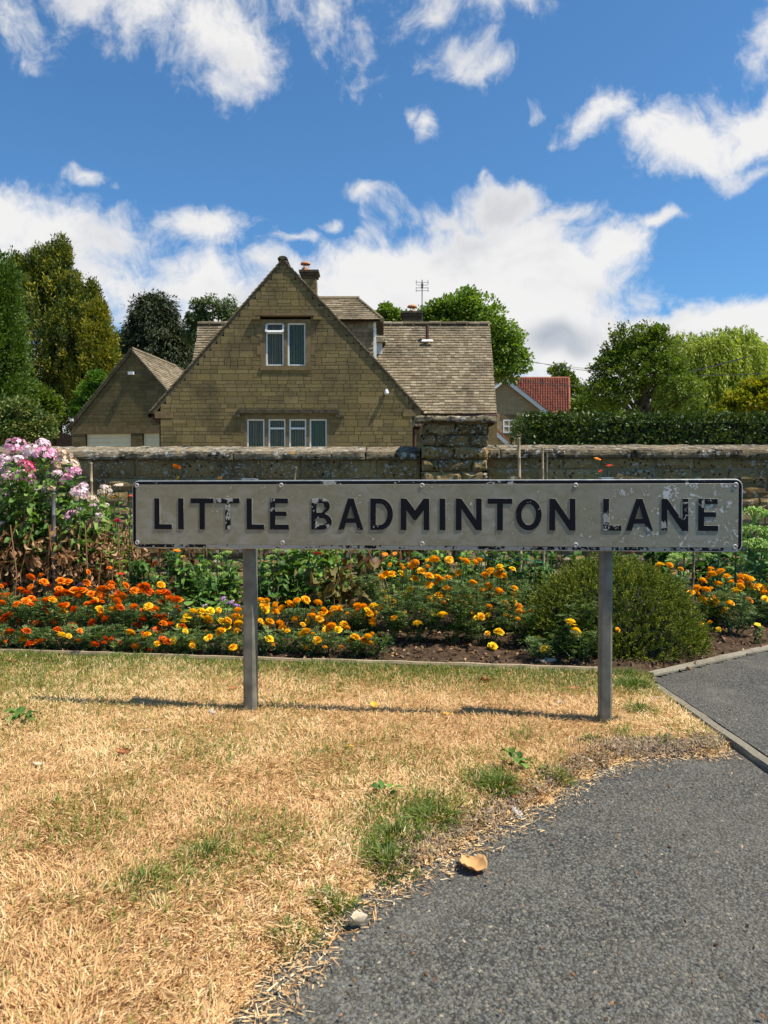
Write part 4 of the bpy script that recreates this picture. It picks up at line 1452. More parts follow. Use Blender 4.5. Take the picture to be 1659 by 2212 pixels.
# the roof plane to the right, its pantiles one by one
FE, FR = 56.5, 58.8
ee1, rr1 = at(1231, 894, FE), at(1229, 819, FR); ee0 = np.array([fa[0] + .5, FE, ee1[2]]); rr0 = np.array([fa[0] + .5, FR, rr1[2]])
m_ = MB(); quad_slab(m_, [ee0, ee1, rr0, rr1], (0, .05, -.15)); quad_slab(m_, [(ee1[0], 2 * FR - FE, ee1[2]), (ee0[0], 2 * FR - FE, ee1[2]), rr1 + (0, .01, 0), rr0 + (0, .01, 0)], (0, 0, -.12))
box2(m_, (ee0[0], FE + .4, 1.2), (ee1[0] - .2, 2 * FR - FE - .3, ee1[2] - .05))
pr = m_.build('side_range', M['farstone'], fh)
tv = np.array([(x, y, z + .03 * (y < 0)) for y in (-.55, .55) for x, z in ((-.5, .0), (-.3, .085), (-.05, .10), (.15, .03), (.35, .0), (.5, .0))])
tvf = [(i, i + 1, 7 + i, 6 + i) for i in range(5)]
tvm = MB(); tvm.add(np.concatenate([tv, tv[:6] - (0, 0, .05)]), tvf + [(12 + i, 13 + i, i + 1, i) for i in range(5)], 0.0)
pan = tvm.mesh('pantile'); pan.materials.append(M['redtile'])
ncol, nrow = 21, 13
Xd = np.array([1, 0, 0.0]); Ud = rr1 - ee1; Ud[0] = 0; sl_ = np.linalg.norm(Ud); Ud /= sl_; Nn = np.cross(Xd, Ud)
x_lo = at(1106, 819, FR)[0]
cw = (ee1[0] - x_lo) / ncol; rh = sl_ / nrow
rr = random.Random(3)
for r in range(nrow):
    for c_ in range(ncol):
        p = np.array([x_lo + cw * (c_ + .5) + (rr1[0] - ee1[0]) * (r + .5) / nrow, ee1[1], ee1[2]]) + Ud * rh * (r + .5) + Nn * (.05 + rr.uniform(0, .01))
        if p[0] < fa[0] + (fa[2] - p[2]) / fs - .3: continue
        o = place(pan, 'pantile', None, fh)
        A, B, C_ = Xd * cw, (Ud + Xd * (rr1[0] - ee1[0]) / sl_) * rh * 1.05, Nn; q = p - ORG[fh]
        o.matrix_local = Matrix(((A[0], B[0], C_[0], q[0]), (A[1], B[1], C_[1], q[1]), (A[2], B[2], C_[2], q[2]), (0, 0, 0, 1)))
m_ = MB(); tube(m_, [rr0 + (0, 0, .05), rr1 + (0, 0, .05)], .13, 8); tube(m_, [ee1 + (-.02, 0, .07), rr1 + (-.02, 0, .07)], .09, 8); m_.build('ridge_tiles', M['redridge'], fh)
m_ = MB(); box2(m_, (fr_[0] - .5, FE - .1, ee1[2] - .25), (ee1[0] + .02, FE + .05, ee1[2] - .05)); m_.build('fascia', M['white'], fh)
ff = Face((fa[0], FY + .3, 0))
wn = window(ff, fh, 1086.5, 1112, 906.5, 935.5, lead=False, depth=-.03, fw=.10, curtain='curtain')
u0, z1 = ff.uv(1086.5, 906.5); u1, z0 = ff.uv(1112, 935.5)
m_ = MB(); ff.bar(m_, (u0 + u1) / 2 - .025, (u0 + u1) / 2 + .025, z0, z1, .0, .03); ff.bar(m_, u0, u1, (z0 + z1) / 2 - .05, (z0 + z1) / 2 + .05, -.0, .031); m_.build('glazing_bar', M['white'], wn)
m_ = MB(); ff.bar(m_, u0 - .15, u1 + .15, z1 + .05, z1 + .35, 0, .03); m_.build('window_lintel', M['dressed'], fh)
m_ = MB(); ff.bar(m_, u0 - .1, u1 + .1, z0 - .16, z0 - .01, 0, .12); m_.build('window_sill', M['darkstone'], fh)
chimney(fh, X(1069, 58), X(1083, 58), 8, Zp(808, 58), 58, X(1076, 58), .17, .55, M['housemortar'], cowl=False, potm='potpale')
# low lean-to gable at its foot
la, lb = at(1073, 931, 40), at(1101, 957, 40)
pch = empty('porch', (la[0], 40, 1.2), 'small red-tiled outbuilding with a white bargeboard beside the pier', 'outbuilding')
m_ = MB(); prism(m_, [(la[0] - 2.5, 40.2, 1.2), (lb[0] - .1, 40.2, 1.2), (lb[0] - .1, 40.2, lb[2] - .1), (la[0] - .0, 40.2, la[2] - .15), (la[0] - 2.5, 40.2, la[2] - .15)], (0, 3, 0)); m_.build('wall', M['farstone'], pch)
m_ = MB(); prism(m_, [(la[0] - .5, 40, la[2] + .42), (la[0] - .5, 40, la[2] + .16), (lb[0], 40, lb[2] - .26), (lb[0], 40, lb[2])], (0, .08, 0)); m_.build('bargeboard', M['white'], pch)
m_ = MB(); prism(m_, [(la[0] - .5, 39.95, la[2] + .55), (la[0] - .5, 39.95, la[2] + .43), (lb[0] + .1, 39.95, lb[2] - .06), (lb[0] + .1, 39.95, lb[2] + .06)], (0, 3.3, 0)); m_.build('roof', M['redridge'], pch)

# ---- parked car behind the wall: only the top of its windscreen shows beside the hedge
M['car'] = plain('car_paint', (.30, .33, .30), .3, .4, .5)
M['carglass'] = plain('car_glass', (.20, .25, .21), .08, 0, .8)
M['tyre'] = plain('tyre_rubber', (.02, .02, .02), .8)
cyy = 11.6
x0 = at(1105, 958, cyy)[0]
car = empty('parked_car', (x0 + 1.2, cyy + .8, .45), 'pale parked car whose sloping windscreen shows between the hedge and the pier', 'car')
def loft(prof, y0, y1, mat, name, inset=.1):
    m_ = MB(); n = len(prof)
    V = [(x, y0 + (inset if z > 1.1 else 0), z) for x, z in prof] + [(x, y1 - (inset if z > 1.1 else 0), z) for x, z in prof]
    m_.add(V, [(i, (i + 1) % n, n + (i + 1) % n, n + i) for i in range(n)], .5)
    m_.add(V, [(0, i + 1, i) for i in range(1, n - 1)], .5); m_.add(V, [(n, n + i, n + i + 1) for i in range(1, n - 1)], .5)
    return m_.build(name, mat, car)
b = x0; zt_ = at(1137, 946, cyy)[2]; zw = at(1113, 958, cyy)[2]
loft([(b - 1.1, .65), (b + 3.1, .65), (b + 3.15, 1.15), (b + 2.9, zw - .15), (b - .1, zw - .12), (b - .9, zw - .25), (b - 1.15, .95)], cyy, cyy + 1.7, M['car'], 'body', .02)
loft([(b - .08, zw - .12), (b + 2.7, zw - .12), (b + 2.2, zt_ + .06), (b + 1.3, zt_ + .10), (b + .55, zt_ + .02), (b + .25, zt_ - .07)], cyy + .1, cyy + 1.6, M['carglass'], 'windscreen', .12)
for wx in (b - .4, b + 2.4):
    for wy in (cyy + .05, cyy + 1.5):
        m_ = MB(); a = np.arange(16) * 2 * math.pi / 16
        V = np.array([(wx + .3 * math.cos(q), wy + yy, .68 + .3 * math.sin(q)) for yy in (0, .18) for q in a])
        m_.add(V, [(i, (i + 1) % 16, 16 + (i + 1) % 16, 16 + i) for i in range(16)], .5); m_.add(V, [(0, i + 1, i) for i in range(1, 15)], .5); m_.build('wheel', M['tyre'], car)

# ------------------------------------------------------------------ trees, hedge
def unit(n):
    v = rs.normal(size=(n, 3)); return v / np.linalg.norm(v, axis=1)[:, None]


def blobs_w(D, bl):
    out = []
    for b in bl:
        px, py, rx, ry = b[:4]; dd = b[4] if len(b) > 4 else 0
        Y = D + dd
        out.append((at(px, py, Y), np.array([rx, (rx + ry) / 2, ry]) * Y / FPX))
    return out


def clumps(bl, n, r, shell=.5, seed=0):
    vol = np.array([np.prod(b[1]) ** (1 / 2) for b in bl]); k = rs.choice(len(bl), n, p=vol / vol.sum())
    c = np.array([b[0] for b in bl])[k]; R_ = np.array([b[1] for b in bl])[k]
    d = unit(n)
    f = (shell + (1 - shell) * rs.rand(n) ** .6) * (.46 + 1.02 * fbm(d * 2.6 + k[:, None] * 5.1, seed, 3))
    return c + d * R_ * f[:, None], d


def foliage(name, mat, root, bl, ncl, cr, nleaf, lw, ll, up=.2, out=.8, T=LEAF2, shell=.55, flat_=.8, cvar=.22, jit=.5, parent_kind='stuff', extra=None):
    ncl, cr, nleaf, lw, ll = int(ncl * 2.1), cr * .62, int(nleaf * .75), lw * .70, ll * .70
    C, dC = clumps(bl, ncl, cr, shell)
    n = ncl * nleaf
    ci = np.repeat(np.arange(ncl), nleaf)
    d = unit(n)
    rr = cr * (.55 + .9 * rs.rand(ncl))[ci]
    P = C[ci] + d * (rr * (.35 + .65 * rs.rand(n) ** .5))[:, None] * np.array([1, 1, flat_])
    dirv = d * .5 + dC[ci] * out + np.array([0, 0, up]) + rs.normal(size=(n, 3)) * jit
    X_, Y_, Z_ = frames(dirv, up=np.array([0, 0, 1.0]) * .8 + dC[ci] * .6 + rs.normal(size=(n, 3)) * .5)
    s = .65 + .7 * rs.rand(n)
    w = lw * s; l = ll * s
    rnd = np.clip(.5 + (rs.rand(ncl)[ci] - .5) * cvar * 2 + rs.normal(size=n) * .16, 0.01, .99)
    mb = MB()
    scatter(mb, T, P, X_ * w[:, None], Y_ * l[:, None], Z_ * l[:, None], rnd)
    if extra: extra(mb)
    o = mb.build(name, mat, root)
    if parent_kind: tag(o, kind=parent_kind)
    return C


def trunk(root, mat, base, top, r, targets=(), n=9):
    mb = MB()
    base, top = np.array(base, float), np.array(top, float)
    t = np.linspace(0, 1, 8)[:, None]
    P = base + (top - base) * t; P[1:-1, :2] += rs.normal(size=(6, 2)) * r * .5
    tube(mb, P, r * (1.15 - .85 * t[:, 0]), n)
    o = mb.build('trunk', mat, root, smooth=True)
    if len(targets):
        mb = MB()
        for q in targets:
            f = min(.9, max(.2, (q[2] - base[2]) / max(.1, top[2] - base[2]) - .22)); a = base + (top - base) * f
            m1 = (a + q) / 2 + np.array([0, 0, .12]) * np.linalg.norm(q - a)
            tube(mb, [a, (a + m1) / 2 + rs.normal(size=3) * r * .2, m1, (m1 + q) / 2 + rs.normal(size=3) * r * .3, q], [r * .42, r * .34, r * .25, r * .15, r * .05], 5)
        tag(mb.build('limbs', mat, o), kind='stuff')
    return o

M['bark'] = plain('bark', (.075, .055, .04), .95, 0, .1, .4, 12, .8, .02)
M['birchbark'] = plain('pale_bark', (.35, .33, .29), .85, 0, .1, .35, 6)
LM = lambda name, cols, tr=.32, **k: leafmat(name, cols, tr, **k)
M['lf_gold'] = LM('golden_cypress_leaf', [(.012, .030, .006), (.045, .078, .010), (.15, .17, .015), (.40, .34, .025)], .26)
M['lf_goldy'] = LM('yellow_cypress_leaf', [(.04, .07, .009), (.12, .14, .012), (.27, .24, .018), (.42, .34, .02)], .3)
M['lf_cyp'] = LM('green_cypress_leaf', [(.02, .055, .006), (.07, .13, .010), (.14, .21, .018)], .22)
M['lf_dark'] = LM('dark_conifer_leaf', [(.016, .026, .009), (.036, .052, .015), (.085, .10, .028)], .1)
M['lf_ash'] = LM('ash_leaf', [(.05, .10, .012), (.11, .19, .022), (.19, .28, .035), (.25, .33, .045)], .42)
M['lf_birch'] = LM('birch_leaf', [(.05, .08, .025), (.10, .14, .045), (.15, .19, .06)], .35)
M['lf_blue'] = LM('blue_green_leaf', [(.035, .065, .04), (.07, .11, .065), (.11, .16, .08)], .3)
M['lf_cherry'] = LM('cherry_leaf', [(.03, .055, .007), (.08, .13, .013), (.16, .22, .02), (.25, .31, .03)], .34)
M['lf_willow'] = LM('willow_leaf', [(.11, .15, .016), (.24, .31, .028), (.36, .42, .05), (.45, .48, .08)], .38)
M['lf_maple'] = LM('yellow_maple_leaf', [(.07, .12, .008), (.20, .23, .012), (.34, .31, .012), (.42, .27, .02)], .4)
M['lf_bright'] = LM('bright_shrub_leaf', [(.05, .12, .012), (.10, .21, .02), (.17, .28, .04)], .4)
M['lf_ivy'] = LM('variegated_leaf', [(.02, .055, .012), (.05, .10, .02), (.10, .15, .03), (.33, .32, .10), (.42, .40, .15)], .25)
M['lf_hedge'] = LM('hedge_leaf', [(.014, .028, .004), (.035, .062, .006), (.08, .12, .010), (.14, .18, .016)], .22, rough=.45, spec=.35)


def lob_r(bl): return max(7, .38 * float(np.mean([b[2] for b in bl])))


def spires(bl, n, w, h):
    out = list(bl)
    for _ in range(n):
        b = bl[rs.randint(len(bl))]; a = rs.uniform(.25, 2.9)
        out.append((b[0] + b[2] * math.cos(a) * .88, b[1] - b[3] * math.sin(a) * .86, w * rs.uniform(.7, 1.3), h * rs.uniform(.6, 1.3)))
    return out


def tree(name, label, cat, D, bl, ncl, cr, nleaf, lw, ll, mat, base_px, tr=.2, bark='bark', top_py=None, group=None, limbs=8, z0=.8, lob=0, **kw):
    if lob: bl = spires(bl, lob, lob_r(bl), lob_r(bl) * .8)
    B = blobs_w(D, bl)
    bx = at(base_px, 1000, D)[0]
    root = empty(name, (bx, D, z0), label, cat, group)
    C = foliage('crown', M[mat], root, B, ncl, cr, nleaf, lw, ll, **kw)
    tp = at(base_px, top_py or min(b[1] for b in bl), D)[2]
    idx = rs.choice(len(C), min(limbs, len(C)), replace=False)
    trunk(root, M[bark], (bx, D, z0 - .3), (bx, D, tp - .4), tr, [C[i] for i in idx])
    return root

# the big golden cypresses on the left
tree('golden_cypress', 'huge golden-green cypress tree with feathery upright tips left of the garage', 'tree', 37,
     spires([(112, 735, 82, 145), (190, 810, 58, 120), (215, 870, 40, 80), (60, 790, 70, 160), (165, 760, 60, 110), (70, 640, 30, 80), (125, 600, 28, 50), (128, 570, 14, 30), (160, 640, 24, 60), (98, 600, 22, 60), (45, 610, 16, 50), (185, 690, 32, 80), (120, 900, 110, 80), (200, 800, 30, 60), (40, 900, 60, 80)], 60, 9, 30),
     2500, .38, 40, .085, .20, 'lf_gold', 115, .3, limbs=14, top_py=600, up=.9, out=.6, shell=.55, flat_=1.5, cvar=.48)
tree('golden_cypress', 'yellow-tipped cypress at the right side of the huge golden one, beside the garage roof', 'tree', 35.5,
     spires([(212, 760, 34, 80), (225, 800, 26, 62), (205, 700, 16, 50), (190, 840, 45, 70)], 20, 8, 24), 560, .36, 38, .085, .19, 'lf_goldy', 210, .15, limbs=5, up=.7, out=.7, shell=.6, flat_=1.4)
tree('green_cypress', 'bright green cypress cut by the left edge of the picture', 'tree', 20,
     spires([(-10, 700, 50, 130), (0, 820, 52, 140), (-60, 760, 60, 190), (10, 650, 22, 60), (-30, 900, 80, 80)], 25, 9, 34), 1000, .26, 44, .055, .13, 'lf_cyp', -20, .25, limbs=6, up=.8, out=.6, shell=.6, flat_=1.4)
tree('dark_conifer', 'tall dark drooping conifer behind the garage roof', 'tree', 46,
     [(345, 735, 45, 90), (330, 700, 28, 60), (352, 680, 30, 40), (300, 690, 16, 45), (305, 745, 28, 80), (375, 760, 30, 75), (325, 800, 55, 70), (392, 780, 16, 50), (340, 655, 14, 18), (318, 662, 12, 22)], 900, .5, 34, .10, .34, 'lf_dark', 340, .35, limbs=10, up=-.9, out=.7, shell=.45, flat_=1.1)
tree('silver_birch', 'airy birch tree rising behind the left roof of the main house', 'tree', 42,
     [(455, 668, 38, 26), (425, 680, 22, 30), (490, 665, 26, 22), (412, 710, 10, 35), (440, 720, 30, 40), (500, 690, 20, 30)], 190, .34, 34, .13, .17, 'lf_birch', 460, .14, bark='birchbark', limbs=16, up=-.35, out=.5, shell=.3)
tree('garden_tree', 'pale blue-green tree between the golden cypress and the dark conifer', 'tree', 50,
     [(265, 745, 26, 28), (280, 725, 14, 16), (255, 775, 22, 30)], 90, .5, 34, .17, .22, 'lf_blue', 268, .16, limbs=6, up=.1, shell=.35)
tree('garden_tree', 'pale blue-green tree showing right of the dark conifer by the house roof', 'tree', 50,
     [(405, 745, 14, 26), (400, 790, 18, 40)], 60, .5, 34, .17, .22, 'lf_blue', 404, .14, limbs=4, up=.1, shell=.35)
tree('ash_tree', 'large light green ash tree behind the main house roof', 'tree', 44,
     [(1000, 665, 55, 32), (985, 690, 60, 40), (1045, 700, 55, 55), (1075, 740, 50, 50), (1110, 765, 34, 40), (1090, 790, 36, 36), (1040, 770, 60, 60), (940, 690, 24, 20)], 430, .60, 36, .19, .26, 'lf_ash', 1030, .35, limbs=22, up=.0, out=.6, shell=.3, lob=22)
tree('garden_tree', 'small leafy treetop showing beside the dormer behind the house', 'tree', 40,
     [(835, 675, 20, 18), (855, 688, 20, 16), (818, 690, 14, 16)], 70, .36, 30, .15, .2, 'lf_ash', 838, .12, limbs=5, up=.2, shell=.4)
tree('garden_tree', 'slender green tree behind the right end of the red roof', 'tree', 66,
     [(1210, 805, 16, 18), (1195, 800, 7, 8), (1240, 850, 26, 36), (1265, 870, 24, 30), (1228, 825, 10, 22)], 110, .62, 34, .22, .3, 'lf_cherry', 1225, .2, limbs=6, up=.2, shell=.35)
che = tree('cherry_tree', 'dense dark green tree with loose twiggy top behind the hedge', 'tree', 24,
     [(1390, 800, 75, 70), (1340, 840, 60, 50), (1440, 830, 65, 60), (1310, 860, 50, 40), (1480, 860, 45, 40), (1370, 740, 42, 45), (1410, 760, 40, 50), (1300, 795, 22, 16), (1340, 780, 30, 30)], 560, .22, 34, .075, .12, 'lf_cherry', 1390, .16, limbs=34, lob=30, up=.25, out=.5, shell=.25)
mb = MB(); tw = MB()
for px, py, b0, b1 in [(1400, 690, 1385, 770), (1418, 700, 1395, 770), (1318, 708, 1345, 790), (1340, 702, 1355, 780), (1375, 700, 1375, 760), (1432, 718, 1405, 780), (1455, 728, 1420, 790), (1300, 750, 1335, 800), (1290, 775, 1330, 810), (1358, 715, 1365, 770), (1478, 760, 1435, 810), (1283, 810, 1320, 830)]:
    a, b = at(b0, b1, 24), at(px, py, 24 + rs.uniform(-.5, .5))
    t = np.linspace(0, 1, 8)[:, None]; P = a + (b - a) * t + np.array([0, 0, .15]) * np.sin(t * 3.1) + rs.normal(size=(8, 3)) * .03
    tube(tw, P, .012, 4)
    k = 75; q = P[0] + (P[-1] - P[0]) * rs.rand(k)[:, None] + rs.normal(size=(k, 3)) * .065 + np.array([0, 0, .04])
    X_, Y_, Z_ = frames(rs.normal(size=(k, 3)) + (b - a) * .5); s = .6 + .6 * rs.rand(k)[:, None]
    scatter(mb, LEAF2, q, X_ * .06 * s, Y_ * .10 * s, Z_ * .1 * s, rs.rand(k))
tag(mb.build('twig_leaves', M['lf_cherry'], che), kind='stuff'); tag(tw.build('twigs', M['bark'], che), kind='stuff')
tree('maple_shrub', 'rounded yellow-orange maple bush above the hedge at the right edge', 'shrub', 16,
     [(1625, 868, 60, 34), (1600, 880, 50, 28), (1660, 850, 50, 36), (1570, 895, 26, 14), (1640, 840, 34, 18)], 300, .16, 34, .07, .09, 'lf_maple', 1620, .06, limbs=10, up=.3, shell=.5, flat_=.6)


def willow(label, D, bl, ns, bpx):
    B = blobs_w(D, bl); bx = at(bpx, 1000, D)[0]
    root = empty('weeping_willow', (bx, D, .9), label, 'tree', 'weeping willows')
    C, d = clumps(B, ns, .5, .7)
    C[:, 2] += .3
    mb = MB(); k = 34
    L = rs.uniform(1.0, 2.6, ns)
    t = np.linspace(0, 1, k)[None] * np.ones((ns, 1)) + rs.rand(ns, k) * .03
    out = d * np.array([1, 1, 0]); P = C[:, None] + out[:, None] * (np.sqrt(t) * .5)[..., None] - np.array([0, 0, 1.0]) * (t ** 1.5 * L[:, None])[..., None] + rs.normal(size=(ns, k, 3)) * .07
    P = P.reshape(-1, 3); n = len(P)
    X_, Y_, Z_ = frames(np.array([0, 0, -1.0]) + rs.normal(size=(n, 3)) * .45 + np.repeat(out, k, 0) * .4)
    s = (.6 + .8 * rs.rand(n))[:, None]
    rnd = np.clip(np.repeat(.55 + (rs.rand(ns) - .5) * .7, k) + rs.normal(size=n) * .12, .01, .99)
    scatter(mb, LEAF2, P, X_ * .075 * s, Y_ * .24 * s, Z_ * .14 * s, rnd)
    tag(mb.build('crown', M['lf_willow'], root), kind='stuff')
    trunk(root, M['bark'], (bx, D, .6), (bx, D, B[0][0][2]), .35, [C[i] for i in range(0, ns, max(1, ns // 14))])
    # the shaded inner curtain of leaves
    foliage('inner_crown', M['lf_cherry'], root, [(b[0] + np.array([0, 1.5, -.8]), b[1] * .85) for b in B], 160, .8, 26, .24, .34, up=-.5)
willow('broad yellow-green weeping willow behind the dark cherry tree', 44, [(1530, 790, 85, 62), (1490, 770, 60, 45), (1590, 780, 55, 60), (1560, 745, 45, 30), (1480, 820, 50, 70), (1540, 860, 80, 60), (1600, 745, 30, 25)], 1500, 1545)
willow('second weeping willow cut by the right edge of the picture', 50, [(1660, 790, 50, 48), (1690, 820, 60, 70), (1640, 800, 26, 40)], 560, 1680)

tree('leafy_shrub', 'bright green shrub growing against the left slope of the garage', 'shrub', 33,
     [(205, 825, 16, 22), (190, 850, 20, 24), (170, 885, 18, 24), (215, 812, 9, 10)], 120, .22, 34, .09, .13, 'lf_bright', 190, .06, limbs=5, up=.2, shell=.5)
tree('variegated_shrub', 'cream and green variegated shrub below the cypresses at the left', 'shrub', 15,
     [(25, 925, 55, 42), (75, 935, 32, 28), (-20, 900, 50, 50), (50, 890, 36, 28), (100, 920, 14, 26)], 420, .14, 30, .06, .08, 'lf_ivy', 60, .05, limbs=6, up=.3, shell=.5)
tree('laurel_shrub', 'glossy dark green bush beside the dark gate under the golden cypress', 'shrub', 24,
     [(92, 905, 28, 40), (112, 880, 16, 30), (75, 870, 34, 40)], 230, .25, 30, .10, .15, 'lf_cherry', 110, .06, limbs=6, up=.3, shell=.5)
tree('shade_tree', 'dark bushy trees in shade between red roof and cherry tree', 'tree', 48,
     [(1275, 880, 30, 26), (1500, 890, 120, 40), (1300, 900, 60, 20)], 260, .6, 30, .22, .3, 'lf_cherry', 1300, .2, limbs=6, up=.2, shell=.5)

# clipped hedge behind the wall, right
hx0 = at(1140, 900, 9)[0]; hzt = at(1400, 893, 9)[2]
hedge = empty('clipped_hedge', (4.6, 9.6, .35), 'long glossy dark green clipped hedge with a flat top behind the garden wall', 'hedge')
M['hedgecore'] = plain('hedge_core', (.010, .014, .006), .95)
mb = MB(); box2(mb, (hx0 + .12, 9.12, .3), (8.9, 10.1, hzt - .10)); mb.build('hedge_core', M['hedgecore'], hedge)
n = 36000
face = rs.choice(4, n, p=[.60, .27, .06, .07]); u, v, w = rs.rand(n), rs.rand(n), rs.rand(n)
x = hx0 + (9 - hx0) * u ** 1.15; y = 9 + .0 * u; z = .35 + (hzt - .35) * v
nrm_ = np.zeros((n, 3)); nrm_[:, 1] = -1
t_ = face == 1; z[t_] = hzt; y = np.where(t_, 9 + 1.2 * v, y); nrm_[t_] = (0, 0, 1)
e_ = face == 2; x[e_] = hx0; y[e_] = 9 + 1.2 * w[e_]; nrm_[e_] = (-1, 0, 0)
r_ = face == 3; z[r_] = hzt - .02; y[r_] = 9.02 + .1 * w[r_]; nrm_[r_] = (0, -.7, .7)
bump_ = (n2(x, z + y, 3.5, 21) - .5) * .08 - rs.rand(n) ** 1.5 * .08
P = np.stack([x, y, z], -1) + nrm_ * bump_[:, None] + rs.normal(size=(n, 3)) * .012
spr = rs.rand(n) < .03; P[spr] += nrm_[spr] * .06
X_, Y_, Z_ = frames(rs.normal(size=(n, 3)) + nrm_ * .5 + np.array([0, 0, .4]), up=nrm_ + rs.normal(size=(n, 3)) * .6)
s = (.7 + .6 * rs.rand(n))[:, None]
mb = MB(); scatter(mb, LEAF2, P, X_ * .026 * s, Y_ * .046 * s, Z_ * .04 * s, np.clip(rs.normal(size=n) * .2 + .5 + (n2(x, z, 2, 31) - .5) * .4, .01, .99))
tag(mb.build('leaves', M['lf_hedge'], hedge), kind='stuff')

# overhead cables
M['cable'] = plain('cable', (.09, .09, .095), .6)
def cable(label, a, b, sag, r=.022):
    P0, P1 = np.array(a), np.array(b); t = np.linspace(0, 1, 24)[:, None]
    P = P0 + (P1 - P0) * t - np.array([0, 0, 1]) * sag * 4 * t * (1 - t)
    mb = MB(); tube(mb, P, r, 5); o = mb.build('overhead_cable', M['cable']); tag(o, label, 'cable', 'overhead cables at the right')
cable('uppermost thin overhead cable right of the ash tree', at(1060, 755, 60), at(1750, 800, 30), .9, .016)
cable('darker lower overhead cable passing just above the red roof', at(1040, 780, 60), at(1620, 770, 24), 1.4, .022)
cable('faint overhead cable crossing in front of the willow', at(1060, 770, 62), at(1800, 822, 40), .4, .014)

# ------------------------------------------------------------------ canes and strings
M['bamboo'] = plain('bamboo', (.42, .30, .17), .6, 0, .3, .25, 30)
M['bamboodark'] = plain('old_bamboo', (.20, .15, .10), .8, 0, .2, .3, 30)
M['greypole'] = plain('grey_pole', (.17, .16, .16), .5, .2, .4)
M['string'] = plain('green_string', (.02, .30, .20), .6)
def cane(label, top, bot, D, r, mat, name='bamboo_cane', cat='cane', grp='canes standing in the flower bed'):
    a, b = at(*top, D), at(*bot, D); b = b + (b - a) / np.linalg.norm(b - a) * max(0, b[2] - .0)
    d = (b - a); k = int(np.linalg.norm(d) / .12) + 2
    mb = MB(); t = np.linspace(0, 1, k)
    P, rad = [], []
    for i, q in enumerate(t):
        c = a + d * q; s_ = d / np.linalg.norm(d) * .004
        P += [c - s_, c, c + s_]; rad += [r, r * 1.25, r]
    tube(mb, np.array(P), np.array(rad), 8); mb.add(np.array([a + (r * math.cos(x), r * math.sin(x), .0) for x in np.arange(8) * math.pi / 4]), [(0, i, i + 1) for i in range(1, 7)], .5)
    tag(mb.build(name, mat, smooth=True), label, cat, grp)
cane('tallest thick bamboo cane rising above the wall right of the pier', (1120.5, 947), (1127, 1320), 4.25, .0085, M['bamboo'])
cane('orange-brown thin bamboo cane between the thick cane and the split one', (1172, 968), (1175.5, 1300), 4.35, .006, M['bamboo'])
cane('short split thin cane right of the orange-brown cane', (1181, 980), (1181, 1300), 4.5, .005, M['bamboodark'])
cane('reddish bamboo cane behind the pink phlox in front of the wall', (196.5, 1001), (201, 1240), 4.5, .0085, M['bamboo'])
cane('grey metal pole standing among the pink phlox', (115.5, 1066), (118, 1262), 3.9, .0095, M['greypole'], 'metal_pole', 'pole')
cane('bamboo cane poking up just behind the sign left of its centre', (638, 1010), (615, 1290), 4.3, .008, M['bamboodark'])
cane('dark cane behind the round heather bush at the right', (1500, 1160), (1497, 1250), 4.4, .008, M['bamboodark'])
mb = MB(); P = [at(1040, 1200, 4.3), at(1085, 1216, 4.3), at(1127, 1205, 4.25), at(1165, 1215, 4.4), at(1182, 1216, 4.5)]
tube(mb, P, .0022, 5); tag(mb.build('garden_string', M['string']), 'thin green garden string tied to the thick bamboo cane', 'string')
mb = MB(); P = [at(x, 1161 + .5 * (x % 3), 4.35) for x in range(1000, 1045, 8)]

# ------------------------------------------------------------------ leaf materials of the bed
M['mar_leaf'] = LM('marigold_leaf', [(.022, .045, .011), (.06, .105, .022), (.13, .19, .044), (.24, .28, .08)], .25)
M['mar_leaf_pale'] = LM('dry_marigold_leaf', [(.04, .07, .025), (.10, .13, .05), (.20, .19, .08), (.30, .24, .12)], .25)
M['stem'] = LM('green_stem', [(.05, .10, .03), (.10, .16, .05)], .0)
M['pt_o'] = LM('orange_petal', [(.78, .16, .003), (.90, .26, .005), (.96, .37, .008)], .25, tcol=(1, .8, .4))
M['pt_g'] = LM('golden_petal', [(.92, .40, .004), (1.0, .54, .008), (1.0, .66, .015)], .25, tcol=(1, .8, .4))
M['pt_y'] = LM('yellow_petal', [(.95, .56, .008), (1.0, .72, .016), (1.0, .80, .04)], .25, tcol=(1, .8, .4))
M['pt_r'] = LM('rust_petal', [(.42, .040, .002), (.72, .11, .003), (.90, .23, .005)], .25, tcol=(1, .6, .4))
M['pt_pink'] = LM('pink_petal', [(.74, .24, .40), (.88, .44, .58), (.93, .66, .74)], .25, tcol=(1, .85, .9))
M['pt_lpink'] = LM('pale_pink_petal', [(.80, .46, .54), (.88, .68, .72), (.92, .82, .80)], .25, tcol=(1, .9, .9))
M['pt_cream'] = LM('faded_petal', [(.45, .28, .14), (.68, .50, .32), (.82, .72, .60), (.84, .66, .66)], .2, tcol=(1, .9, .8))
M['pt_mag'] = LM('magenta_petal', [(.45, .03, .12), (.70, .07, .20), (.82, .18, .30)], .2, tcol=(1, .6, .7))
M['pt_violet'] = LM('violet_petal', [(.40, .14, .50), (.60, .28, .62), (.72, .40, .66)], .2, tcol=(1, .8, 1))
M['pt_red'] = LM('red_petal', [(.50, .02, .012), (.75, .06, .02), (.85, .12, .04)], .2, tcol=(1, .5, .4))
M['eye'] = plain('flower_eye', (.60, .35, .02), .9)
M['dead'] = LM('withered_leaf', [(.12, .05, .016), (.26, .13, .05), (.42, .24, .11), (.56, .37, .20)], .25, tcol=(1.1, .8, .5))
M['dead2'] = LM('yellowed_leaf', [(.16, .13, .04), (.30, .25, .08), (.36, .30, .10), (.28, .17, .09)], .25, tcol=(1.1, .9, .5))
